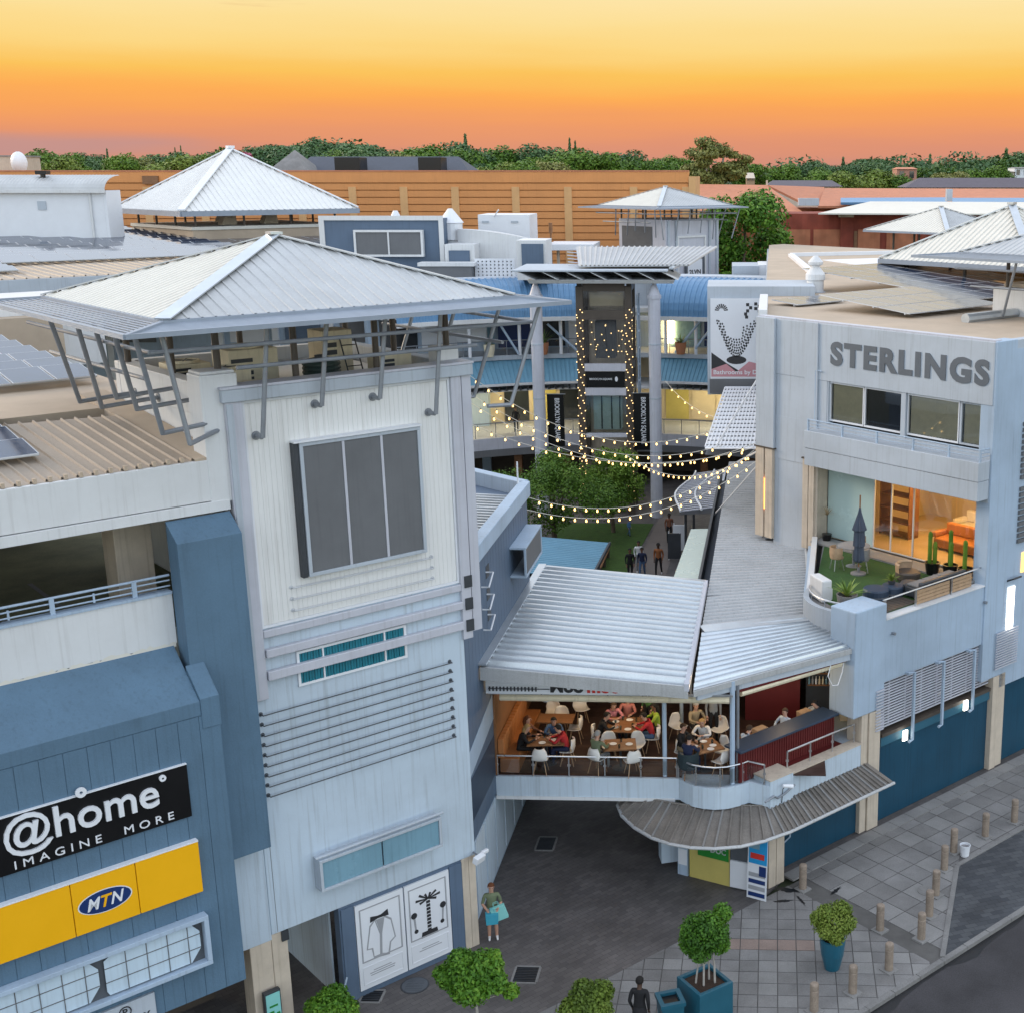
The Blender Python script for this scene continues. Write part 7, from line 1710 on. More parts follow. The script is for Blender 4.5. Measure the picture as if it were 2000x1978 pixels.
# right tower canopy on the furniture building
w_ = W('g', (29.6, .45, 17.15)); cc = canopy_copy('roof_canopy', 'grey pyramid canopy on pipe braces above the right building', 'canopy', w_, CAN, (1, 1, 1), {'roof_sheet': M['roofgrey']}); q = Wrap(cc)
mb = MB(); mb.box(-3.0, 3.2, -3.35, 3, -3.0, -1.35); q.part('tower_body', mb, M['white'], .02)
mb = MB(); mb.box(-2.7, 3, -3.0, 2.7, -1.34, -1.2); q.part('tower_deck', mb, M['tanlight'])
mb = MB(); mb.path([(-6.2, 1.9, -2.3), (-4.6, 1.9, -2.3), (-3.0, 1.9, -2.3)], .2, 10); q.part('roof_duct', mb, M['galv'])
# cream pyramid behind it
w_ = W('g', (39.6, 11.9, 15.95)); cc = canopy_copy('pyramid_roof', 'cream pyramid roof on an ochre block at the right picture edge', 'roof', w_, PYR, (1.1, 1.2, 1.84), {'roof_sheet': M['creamroof'], 'ridge_cap': M['galv']}); q = Wrap(cc)
mb = MB(); mb.box(-4, 4, -4, 4, -3, -.75); q.part('block', mb, M['ochre']); corner_posts(q, 3.6, 3.6, .7)
mb = MB(); mb.box(-4.1, 4.1, -4.1, 4.1, -1.6, -1.35); q.part('ledge', mb, M['creamroof'])
# small grey pyramid farther right
p = atY(1836, 450, 107); cc = canopy_copy('pyramid_roof', 'small grey pyramid roof in front of the red brick hall', 'roof', p, PYR, (1.05, 1.1, 1.25)); q = Wrap(cc)
mb = MB(); mb.box(-3, 3, -3, 3, -6, -1.6); q.part('block', mb, M['cream']); corner_posts(q, 2.6, 2.6, 1.5)
# white pyramid on the left
p = atY(460, 408, 106); cc = canopy_copy('pyramid_roof', 'large white pyramid roof behind the solar roofs', 'roof', p, PYR, (1.65, 1.80, 3.15), {'roof_sheet': M['clad'], 'ridge_cap': M['letterwhite']}); q = Wrap(cc)
mb = MB(); mb.box(-5.9, 5.9, -6.1, 6.1, -6, -1.35); q.part('block', mb, M['tanlight']); corner_posts(q, 5.5, 5.7, 1.1, n=4)
mb = MB(); mb.box(-6.0, 6.0, -6.2, 6.2, -1.349, -1.12); q.part('ledge', mb, M['creamroof'])
for x, y in ((-2, -3), (1.5, -2.5), (-.2, 2)):
    mb = MB(); mb.hexa([(x - .6, y - .4, -1.11), (x + .6, y - .4, -1.11), (x + .6, y + .4, -1.11), (x - .6, y + .4, -1.11), (x - .2, y - .4, -.2), (x + .5, y - .4, -.2), (x + .5, y + .4, -.2), (x - .2, y + .4, -.2)]); q.part('roof_duct', mb, M['cream'])
# lilac tower right of the orange wall
p = atY(1300, 401, 108); cc = canopy_copy('lilac_tower', 'pale lilac tower with grey canopy in front of the orange wall', 'tower', p, CAN, (.92, .98, 1.0)); q = Wrap(cc)
mb = MB(); mb.box(-2.75, 2.85, -3.2, 2.6, -14, -1.05); q.part('tower_body', mb, M['lilac'], .02)
mb = MB(); mb.box(-2.77, -2.751, -1.6, 2.2, -4.9, -1.6); q.part('dark_panel', mb, M['mesh'])
mb = MB(); mb.rect_frame(-1.6, 1.4, -6.0, -2.3, -3.3, -3.2, .15); q.part('panel_frame', mb, M['white'])
mb = MB(); mb.rect_frame(-.9, 1.1, -7.2, -3.9, -3.42, -3.3, .22); q.part('poster_frame', mb, M['mesh'])
mb = MB(); mb.box(-.68, .88, -3.4, -3.32, -6.98, -4.12); q.part('poster_face', mb, M['poster'])
for vs, fs in text_chars('2LVN', 1.2, .35, ext=.02, bold=.02, each=False):
    mb = MB(); mb.add([(-.5 + v[0], -3.401 + v[1], -5.3 + v[2]) for v in vs], fs); q.part('poster_lettering', mb, M['print'])
for x in (-2.6, -1.8, 1.7, 2.5):
    mb = MB(); mb.box(x, x + .18, -3.32, -3.201, -14, -1.1); q.part('pilaster', mb, M['sky_wall'])
# orange ribbed wall
O = Thing('ochre_wall', 'long ochre orange parking wall with horizontal grooves and pale piers', 'wall', 'w', (-35, 120, 0))
L0, R0 = atY(0, 331, 120), atY(1345, 342, 120); xl, xr = -110, R0.x; zt = 20.4
mb = MB(); mb.box(xl, xr, 120.25, 122, 0, zt - .3); O.part('wall_core', mb, M['orange'])
mb = MB(); mb.box(xl, xr, 119.9, 122.1, zt - .95, zt); O.part('top_band', mb, M['orange'], bev=.03)
mb = MB(); mb.box(xl, xr, 119.85, 122.15, zt, zt + .12); O.part('coping', mb, M['terracotta'])
for k in range(16):
    z1 = zt - 1.02 - k * .62; mb = MB(); mb.box(xl, xr - .05, 119.98, 120.249, z1 - .54, z1); O.part('board', mb, M['orange'])
for xpx in (-20, 690, 790, 890, 1008, 1110, 1238, 1340, 290, 400, 180, 70, 590):
    x = atY(xpx, 400, 120).x; mb = MB(); mb.box(x - .34, x + .34, 119.9, 119.979, 4, zt - 1.3); O.part('pier', mb, M['ochre'])
mb = MB(); mb.box(xr, xr + .6, 119.8, 140, 0, zt - .4); O.part('end_wall', mb, M['ochre'])
p = atY(294, 352, 119.8); mb = MB(); mb.box(p.x - .7, p.x + .7, 119.7, 119.89, p.z - .35, p.z + .35); O.part('vent', mb, M['wood'])
# white barrel roofed building at the left
b0, b1 = atY(-60, 376, 95), atY(200, 376, 95)
Wb = Thing('barrel_house', 'white plant house with grey barrel roof at the left edge', 'building', 'w', (b1.x - 4, 95, 10))
mb = MB(); mb.box(b0.x, b1.x, 95, 97.4, 10, b1.z); Wb.part('wall', mb, M['letterwhite'])
mb = MB(); m_ = 8; vs = []; n = 40
for i in range(n * 2 + 1):
    x = b0.x - .2 + (b1.x - b0.x + .5) * i / (n * 2); h = .05 if i % 2 else 0
    for j in range(m_): a = math.pi * .5 * j / (m_ - 1); vs.append((x, 94.7 + 2.6 * (1 - math.cos(a)), b1.z + .1 + (1.05 + h) * math.sin(a)))
mb.add(vs, [(i * m_ + j, (i + 1) * m_ + j, (i + 1) * m_ + j + 1, i * m_ + j + 1) for i in range(2 * n) for j in range(m_ - 1)]); Wb.part('barrel_roof', mb, M['roofgrey'])
mb = MB(); mb.box(b0.x, b1.x + .3, 94.6, 94.75, b1.z - .05, b1.z + .16); Wb.part('gutter', mb, M['white'])
mb = MB(); mb.prism([(b1.x - .02, 95.02), (b1.x + .22, 95.02), (b1.x + .22, 97.3), (b1.x - .02, 97.3)], 10, b1.z + .12); Wb.part('gable', mb, M['letterwhite'])
p = atY(82, 402, 94.98); mb = MB(); mb.box(p.x - .3, p.x + .3, 94.93, 94.99, p.z - .3, p.z + .3); Wb.part('vent', mb, M['sky_wall'])
mb = MB(); mb.tube((b1.x - .9, 94.9, 11), (b1.x - .9, 94.9, b1.z), .09, 8); Wb.part('downpipe', mb, M['white'])
p = atY(84, 344, 96); mb = MB(); mb.tube((p.x, 96, p.z - 1), (p.x, 96, p.z + .1), .18, 8); mb.box(p.x - .4, p.x + .4, 95.7, 96.3, p.z + .1, p.z + .35); Wb.part('flue', mb, M['black'])
# satellite dish and pale block beyond the orange wall
p = atY(36, 318, 126); t = Thing('satellite_dish', 'large white satellite dish behind the orange wall at far left', 'satellite dish', 'w', (p.x, 126, 20)); mb = MB(); vs = []
for j in range(6):
    for i in range(18): r_ = 1.0 * j / 5; a = 2 * PI * i / 18; vs.append((p.x + r_ * math.cos(a) * .8, 125.6 - .45 * r_ * r_ * 0 + .5 * (r_ * r_), p.z + r_ * math.sin(a)))
mb.add(vs, [(j * 18 + i, j * 18 + (i + 1) % 18, (j + 1) * 18 + (i + 1) % 18, (j + 1) * 18 + i) for j in range(5) for i in range(18)]); t.part('dish', mb, M['letterwhite'])
mb = MB(); mb.tube((p.x, 126.2, 19.5), (p.x, 126.0, p.z), .08, 8); t.part('mast', mb, M['steel'])
t = Thing('pale_block', 'small cream rooftop block behind the dish', 'building', 'w', (p.x - 3, 128, 18)); mb = MB(); mb.box(p.x - 9, p.x - 1.0, 128, 132, 18, p.z + .55); t.part('wall', mb, M['cream'])
mb = MB(); mb.box(p.x - 9.1, p.x - .9, 127.9, 132.1, p.z + .55, p.z + .68); t.part('coping', mb, M['tile3'])
# slate roof house beyond the wall
a, b = atY(525, 332, 175), atY(935, 335, 175); zb = a.z - 1.5
H1 = Thing('slate_roof_house', 'long blue slate roof with grey hipped gable and black boxes beyond the orange wall', 'building', 'w', (0.5 * (a.x + b.x), 178, zb))
zr2 = atY(700, 306, 178).z; x2 = atY(890, 310, 178).x
mb = MB(); mb.add([(a.x + 2, 173, zb), (b.x, 173, zb), (x2, 180, zr2), (a.x + 4, 180, zr2), (a.x + 2, 187, zb), (b.x, 187, zb)], [(0, 1, 2, 3), (1, 5, 2), (5, 4, 3, 2), (4, 0, 3)]); H1.part('roof', mb, M['slate'])
ap_ = atY(571, 293, 174); mb = MB(); l_, r2 = atY(518, 332, 172), atY(608, 332, 172); mb.add([(l_.x, 171, zb + .9), (r2.x, 171, zb + .9), (ap_.x, 175, ap_.z), (l_.x, 179, zb + .9), (r2.x, 179, zb + .9)], [(0, 1, 2), (1, 4, 2), (4, 3, 2), (3, 0, 2)]); H1.part('hip_roof', mb, M['tile'])
mb = MB(); mb.box(l_.x - .2, r2.x + .2, 170.9, 179.1, zb + .4, zb + .9); H1.part('hip_eave', mb, M['dark'])
for x0_, x1_ in ((655, 706), (818, 864)):
    p, q2 = atY(x0_, 308, 173), atY(x1_, 334, 173); mb = MB(); mb.box(p.x, q2.x, 172.4, 176, q2.z - 1, p.z); H1.part('black_box', mb, M['black'])
mb = MB(); mb.box(a.x, b.x, 174, 186, zb - 6, zb); H1.part('wall', mb, M['cream'])
# blue grey plant block with framed screen in front of the orange wall
def px_box(t, name, x0, y0, x1, y1, Y, depth, m, bev=0, bottom=None):
    p, q2 = atY(x0, y0, Y), atY(x1, y1, Y); mb = MB(); mb.box(p.x, q2.x, Y, Y + depth, q2.z if bottom is None else bottom, p.z); return t.part(name, mb, m, bev=bev)
Y = 90
G1_ = Thing('plant_block', 'slate blue rooftop block with white frame and grey screen', 'building', 'w', tuple(atY(745, 520, Y)))
px_box(G1_, 'wall', 626, 428, 866, 560, Y, 5, M['bluewall']); 
p, q2 = atY(622, 422, Y), atY(872, 560, Y); mb = MB(); mb.box(p.x, q2.x, Y - .12, Y - .001, p.z - .3, p.z); mb.box(p.x, p.x + .35, Y - .12, Y - .001, q2.z, p.z - .3); mb.box(q2.x - .3, q2.x, Y - .12, Y - .001, q2.z, p.z - .3); G1_.part('edge_frame', mb, M['white'])
p, q2 = atY(690, 450, Y - .5), atY(828, 502, Y - .5); mb = MB(); mb.rect_frame(p.x, q2.x, q2.z, p.z, Y - .6, Y - .13, .14); s_ = G1_.part('screen_frame', mb, M['white'])
mid = (p.x + q2.x) / 2
for a_, b_ in ((p.x + .14, mid - .05), (mid + .05, q2.x - .14)):
    mb = MB(); mb.box(a_, b_, Y - .5, Y - .42, q2.z + .14, p.z - .14); G1_.part('mesh_panel', mb, M['screen'], s_)
mb = MB(); mb.box(mid - .05, mid + .05, Y - .58, Y - .4, q2.z + .14, p.z - .14); G1_.part('mullion', mb, M['white'], s_)
px_box(G1_, 'side_block', 868, 478, 930, 560, Y - .5, 4, M['white']); px_box(G1_, 'side_panel', 876, 490, 918, 516, Y - .6, .09, M['bluewall']); px_box(G1_, 'side_screen', 820, 520, 922, 556, Y - 2, 1.2, M['screen'])
px_box(G1_, 'side_screen_trim', 815, 514, 926, 521, Y - 2.1, 1.4, M['white'])
for i, (x, y, s) in enumerate(((879, 408, 1.0), (772, 412, .7))):
    p = atY(x, y, 93); t = Thing('roof_ventilator', ['white finned roof ventilator beside the slate blue block', 'small white ventilator cap behind the slate blue block'][i], 'ventilator', 'w', (p.x, 93, p.z - 4))
    mb = MB(); mb.lathe([(.62 * s, -4.2), (.62 * s, -2.2), (.8 * s, -2.1), (.8 * s, -1.0), (.9 * s, -.95), (.15, .0)], (p.x, 93, p.z), 18); t.part('hood', mb, M['letterwhite'])
    mb = MB(); mb.lathe([(.66 * s, -4.4), (.66 * s, -4.21)], (p.x, 93, p.z), 18); t.part('collar', mb, M['sky_wall'])
t = Thing('white_roof_wall', 'curved white parapet wall with perforated block screen', 'wall', 'w', tuple(atY(960, 545, 92)))
mb = MB(); p0, p1 = atY(893, 448, 92), atY(1030, 466, 92); zb_ = atY(960, 560, 92).z; n = 10; vs = []
for i in range(n + 1):
    f = i / n; x = p0.x + (p1.x - p0.x) * f; z = p0.z + (p1.z - p0.z) * f * f; vs += [(x, 92 - .8 * math.sin(math.pi * f), zb_), (x, 92 - .8 * math.sin(math.pi * f), z), (x, 92.4, z), (x, 92.4, zb_)]
mb.add(vs, [(4 * i + a_, 4 * i + 4 + a_, 4 * i + 4 + (a_ + 1) % 4, 4 * i + (a_ + 1) % 4) for i in range(n) for a_ in range(4)]); t.part('curved_wall', mb, M['white'])
pa, pb = atY(930, 508, 89), atY(1004, 548, 89); mb = MB(); mb.box(pa.x, pb.x, 89.1, 89.3, pb.z, pa.z); t.part('screen_backing', mb, M['black'])
for i in range(10):
    f = i / 9; x = pa.x + (pb.x - pa.x) * f; mb = MB(); mb.box(x - .09, x + .09, 88.9, 89.09, pb.z, pa.z); t.part('screen_upright', mb, M['letterwhite'])
for i in range(7):
    f = i / 6; z = pb.z + (pa.z - pb.z) * f; mb = MB(); mb.box(pa.x - .1, pb.x + .1, 88.92, 89.07, z - .07, z + .07); t.part('screen_rail', mb, M['letterwhite'])
t = Thing('white_plant_room', 'plain white rooftop plant room before the orange wall', 'building', 'w', tuple(atY(985, 470, 98))); px_box(t, 'wall', 933, 420, 1036, 480, 98, 4, M['letterwhite'], .02)
for x in (948, 1005):
    p = atY(x, 434, 97.95); mb = MB(); mb.box(p.x - .25, p.x + .25, 97.93, 97.99, p.z - .07, p.z + .07); t.part('vent', mb, M['sky_wall'])
mb = MB(); p = atY(965, 424, 97.9); mb.tube(p, p + Vector((.4, -.3, .5)), .05, 6); t.part('antenna', mb, M['letterwhite'])
t = Thing('grey_roof_box', 'blue grey rooftop box with pale frame left of the canopy', 'building', 'w', tuple(atY(1038, 525, 86))); px_box(t, 'wall', 1008, 470, 1068, 548, 86, 3, M['white'], .02); px_box(t, 'panel', 1018, 477, 1062, 522, 85.9, .09, M['bluewall'])
t = Thing('flat_roof_slab', 'thin white flat roof slab before the orange wall', 'canopy', 'w', tuple(atY(1110, 490, 100))); px_box(t, 'slab', 1066, 478, 1160, 490, 100, 5, M['letterwhite'], .02)
for x in (1090, 1145):
    p = atY(x, 489, 101); mb = MB(); mb.tube((p.x, 101, 8), (p.x, 101, p.z), .12, 8); t.part('post', mb, M['cream'])
p = atY(1075, 436, 104); mb = MB(); mb.tube((p.x, 104, p.z - 6), (p.x, 104, p.z), .08, 6); mb.tube((p.x, 104, p.z - .8), (p.x, 104, p.z), .16, 6); single('mast', 'thin brown aerial mast before the orange wall', 'mast', mb, M['wood'], 'w', (p.x, 104, p.z - 6))
# right side: solar array, roof boxes, ventilator
solar('solar array on the right building roof, bright at its left end', 'g', (22.9, 4.6, 14.86), (1, 0, 0), (0, 1, .09), 6, 3, 1.0, 1.6, 0); solar('second solar array behind the first on the right building roof', 'g', (29.5, 6.5, 14.86), (1, 0, 0), (0, 1, .08), 8, 6, 1.1, 1.7, 0, cell='solardark')
solar('narrow solar array at the left roof corner of the right building', 'g', (23.0, 10.6, 14.78), (1, 0, 0), (0, 1, 0), 3, 1, 1.0, 1.6)
t = Thing('roof_ventilator', 'white double cone roof ventilator on the right building', 'ventilator', 'w', tuple(atZ(1592, 590, 14.7))); p = atZ(1592, 572, 14.7)
mb = MB(); mb.lathe([(.40, -.2), (.40, .55), (.46, .6), (.46, .85), (.2, 1.2), (.2, 1.24), (.34, 1.3), (.36, 1.42), (.1, 1.7)], tuple(p), 18); t.part('hood', mb, M['white']); mb = MB(); mb.lathe([(.5, -.2), (.5, .05)], tuple(p), 18); t.part('collar', mb, M['sky_wall'])
t = Thing('roof_box', 'long grey and white roof box behind the blue barrel roof', 'building', 'w', tuple(atY(1490, 545, 92))); px_box(t, 'wall', 1430, 520, 1482, 560, 92, 4, M['sky_wall'], .02); px_box(t, 'cap', 1482, 518, 1554, 552, 92.1, 4, M['letterwhite'], .02)
t = Thing('roof_terrace', 'low white walled flat roof before the red brick hall', 'building', 'w', tuple(atY(1640, 520, 105)))
a, b, c, d = atZ(1545, 505, 14.6), atZ(1760, 500, 14.6), atZ(1800, 545, 14.6), atZ(1600, 552, 14.6); mb = MB(); mb.prism([(a.x, a.y), (b.x, b.y), (c.x + 6, c.y), (d.x, d.y)], 8, 14.45); t.part('deck', mb, M['tanlight'])
mb = MB(); mb.bar(a, b, .4, .7); t.part('parapet', mb, M['letterwhite']); mb = MB(); mb.bar(a, d, .4, .6); t.part('parapet', mb, M['letterwhite'])
a2, b2, c2_ = atZ(1605, 510, 14.7), atZ(1740, 505, 14.7), atZ(1720, 519, 14.7)
mb = MB(); mb.slab([atZ(1690, 520, 14.75), atZ(1745, 516, 14.75), atZ(1735, 504, 14.75), atZ(1605, 508, 14.75)], .06); t.part('roof_sheet', mb, M['poster'])
# red brick hall with terracotta roofs
Y = 125; RB = Thing('red_brick_hall', 'red brick hall with pale brick panels under terracotta roofs', 'building', 'w', tuple(atY(1700, 490, Y)))
px_box(RB, 'wall', 1528, 418, 2120, 500, Y, 8, M['redbrick'], bottom=4)
for x0_, x1_ in ((1533, 1582), (1589, 1642), (1676, 1718), (1732, 1790)): px_box(RB, 'brick_panel', x0_, 449, x1_, 490, Y - .1, .099, M['brickpanel'])
px_box(RB, 'pier', 1642, 425, 1666, 500, Y - .4, .399, M['redbrick']); px_box(RB, 'pier_cap', 1638, 418, 1668, 425, Y - .5, .6, M['cream'])
px_box(RB, 'door', 1668, 452, 1674, 490, Y - .1, .09, M['wood'])
mb = MB(); a, b, c, d = atY(1598, 417, 122), atY(2150, 419, 122), atY(2150, 396, 142), atY(1700, 394, 142); mb.slab([a, b, c, d], .12); RB.part('white_roof', mb, M['creamroof'])
RT = Thing('terracotta_roofs', 'long terracotta tiled roofs right of the big pale tree', 'building', 'w', tuple(atY(1650, 400, 150)))
def roofpoly(pts, m, name, t=RT, th=.25): mb = MB(); mb.slab([atY(x, y, Yq) for x, y, Yq in pts], th); t.part(name, mb, m)
roofpoly([(1350, 412, 140), (1500, 416, 140), (1498, 362, 152), (1345, 360, 152)], M['terracotta'], 'roof_plane'); roofpoly([(1495, 417, 138), (1570, 416, 138), (1498, 362, 152)], M['terracotta'], 'hip_plane'); roofpoly([(1560, 392, 150), (1608, 400, 150), (1610, 366, 158), (1500, 362, 158)], M['terracotta'], 'roof_plane')
roofpoly([(1598, 403, 146), (2150, 400, 146), (2150, 370, 158), (1610, 368, 158)], M['terracotta'], 'roof_plane'); roofpoly([(1642, 396, 145.5), (1850, 395, 145.5), (1850, 386, 148), (1642, 387, 148)], M['bluesheet'], 'skylight'); roofpoly([(1860, 395, 145.5), (2100, 395, 145.5), (2100, 387, 148), (1860, 387, 148)], M['bluesheet'], 'skylight')
mb = MB(); mb.box(atY(1350, 400, 153).x, 90, 153, 160, 2, 16.5); RT.part('wall', mb, M['terracotta'])
px_box(RT, 'chimney', 1850, 370, 1860, 394, 144, 1, M['sky_wall']); px_box(RT, 'roof_vent', 1560, 388, 1600, 402, 139, 1.5, M['sky_wall'])
p = atY(1498, 358, 152); mb = MB(); mb.tube((p.x, 152, p.z - 3), (p.x, 152, p.z + .3), .12, 6); RT.part('ridge_post', mb, M['cream'])
# far purple roofs and small houses on the wooded slope
def house(x0, x1, y0, y1, Y, wall, roof, label, h=.35):
    t = Thing('far_house', label, 'house', 'w', tuple(atY((x0 + x1) / 2, y1, Y)), group='far houses on the wooded slope'); p, q2 = atY(x0, y0, Y), atY(x1, y1, Y); hh = (p.z - q2.z)
    mb = MB(); mb.box(p.x, q2.x, Y, Y + 8, q2.z - 3, q2.z + hh * (1 - h)); t.part('wall', mb, wall); e = (q2.x - p.x) * .04
    zt_ = q2.z + hh * (1 - h); mb = MB(); mb.add([(p.x - e, Y - .5, zt_), (q2.x + e, Y - .5, zt_), (q2.x + e, Y + 8.5, zt_), (p.x - e, Y + 8.5, zt_), (p.x + e * 2, Y + 4, p.z), (q2.x - e * 2, Y + 4, p.z)], [(0, 1, 5, 4), (1, 2, 5), (2, 3, 4, 5), (3, 0, 4), (0, 3, 2, 1)]); t.part('roof', mb, roof)
    n = max(2, int((x1 - x0) / 14))
    for i in range(n):
        f = (i + .5) / n; x = p.x + (q2.x - p.x) * f; w = (q2.x - p.x) / n * .22; mb = MB(); mb.box(x - w, x + w, Y - .12, Y - .01, q2.z + hh * .15, q2.z + hh * (1 - h) * .8); t.part('window', mb, M['darkglass'])
house(1500, 1640, 353, 368, 185, M['cream'], M['purple_roof'], 'low house with dull purple roof behind the terracotta ridge', .8); house(1780, 2080, 348, 370, 180, M['cream'], M['purple_roof'], 'long dull purple roof at the right edge of the slope', .85)
house(1565, 1602, 334, 346, 300, M['cream'], M['tile3'], 'tiny cream house among the trees left of the salmon one'); house(1752, 1790, 327, 352, 290, mat('salmon_wall', (.45, .22, .16, 1), .7), M['terracotta'], 'salmon house among the trees on the slope', .15)
house(1893, 1922, 334, 349, 320, M['tile3'], M['slate'], 'grey house block left of the long flat building', .1); house(1940, 1982, 335, 347, 330, M['cream'], M['tile3'], 'long flat cream building among the far trees', .1); house(1982, 2010, 327, 345, 330, M['poster'], M['tile3'], 'white house at the right picture edge on the slope', .1)
house(1037, 1056, 322, 336, 230, mat('pinkish_wall', (.42, .26, .2, 1), .7), M['terracotta'], 'small pinkish house beyond the orange wall'); house(1458, 1474, 338, 356, 210, M['woodlt'], M['cream'], 'pale gable right beside the big pale tree', .6)

# pale blue block of the arcade seen below the tower canopy
Rk = Thing('rear_block', 'pale blue arcade rear block seen through the tower canopy frame', 'building', 'w', (-30, 88, 0))
mb = MB(); mb.box(-62, -16.2, 88, 89.9, 0, 13.0); Rk.part('wall', mb, M['bluelt'])
mb = MB(); mb.box(-62, -16.1, 87.8, 90, 13.001, 13.25); Rk.part('coping', mb, M['letterwhite'])
for i in range(12):
    x = -60 + i * 3.7; mb = MB(); mb.box(x, x + .4, 87.7, 87.999, 0, 13.0); Rk.part('pier', mb, M['letterwhite'])
    mb = MB(); mb.box(x + .8, x + 3.2, 87.93, 87.999, 9.2, 12.2); Rk.part('panel', mb, [M['bluewall'], M['screen'], M['bluelt'], M['poster']][i % 4])
# ---------------------------------------------------------------- people
SKINS = [mat('skin_light', (.50, .29, .21, 1), .55, var=.05), mat('skin_brown', (.20, .10, .06, 1), .55, var=.05), mat('skin_dark', (.075, .04, .026, 1), .55, var=.05)]
CL = {}
def cloth(name, c):
    if name not in CL: CL[name] = mat('cloth_' + name, c, .85, var=.12, scale=6)
    return CL[name]
C_ = dict(black=(.012, .012, .014, 1), navy=(.015, .022, .06, 1), white=(.66, .66, .66, 1), blue=(.10, .22, .42, 1), red=(.42, .025, .03, 1), green=(.06, .16, .05, 1), grey=(.20, .21, .22, 1), denim=(.07, .13, .24, 1), pale=(.48, .56, .66, 1),
          brown=(.20, .085, .05, 1), teal=(.06, .27, .33, 1), olive=(.14, .17, .10, 1), pink=(.55, .22, .25, 1), lime=(.30, .42, .05, 1), rust=(.28, .10, .035, 1), khaki=(.30, .24, .15, 1), petrol=(.025, .16, .24, 1), plaid=(.42, .16, .14, 1))
HAIR = dict(black=(.010, .008, .007, 1), brown=(.05, .028, .016, 1), grey=(.30, .29, .28, 1), blond=(.32, .21, .09, 1), rust=(.12, .04, .015, 1))
POSES = {
 'stand': dict(pel=(0, 0, .93), chest=(0, .0, 1.24), neck=(0, .0, 1.43), hd=(0, -.02, 1.56), sh=1.37, el=(.225, .03, 1.10), wr=(.21, -.08, .86), kn=(.10, -.02, .50), an=(.10, .03, .08)),
 'carry': dict(pel=(0, 0, .93), chest=(0, .0, 1.24), neck=(0, .0, 1.43), hd=(0, -.03, 1.56), sh=1.37, el=(.25, -.02, 1.10), wr=(.16, -.26, 1.08), kn=(.09, -.02, .50), an=(.10, .03, .08)),
 'walk': dict(pel=(0, 0, .92), chest=(0, -.02, 1.23), neck=(0, -.02, 1.42), hd=(0, -.05, 1.55), sh=1.36, el=(.225, .05, 1.09), wr=(.20, -.07, .86), kn=(.10, -.14, .50), an=(.10, -.16, .08), kn2=(.10, .06, .50), an2=(.10, .26, .12)),
 'sit': dict(pel=(0, .05, .55), chest=(0, .02, .86), neck=(0, -.02, 1.05), hd=(0, -.06, 1.18), sh=1.0, el=(.26, -.14, .80), wr=(.14, -.38, .80), kn=(.13, -.38, .53), an=(.13, -.36, .08)),
 'lean': dict(pel=(0, .05, .55), chest=(0, -.06, .84), neck=(0, -.16, 1.01), hd=(0, -.23, 1.12), sh=.96, el=(.28, -.28, .78), wr=(.10, -.46, .82), kn=(.13, -.38, .53), an=(.13, -.36, .08)),
 'sitback': dict(pel=(0, .02, .55), chest=(0, .10, .87), neck=(0, .10, 1.06), hd=(0, .07, 1.19), sh=1.01, el=(.29, .0, .80), wr=(.16, -.24, .74), kn=(.14, -.40, .53), an=(.15, -.42, .08))}
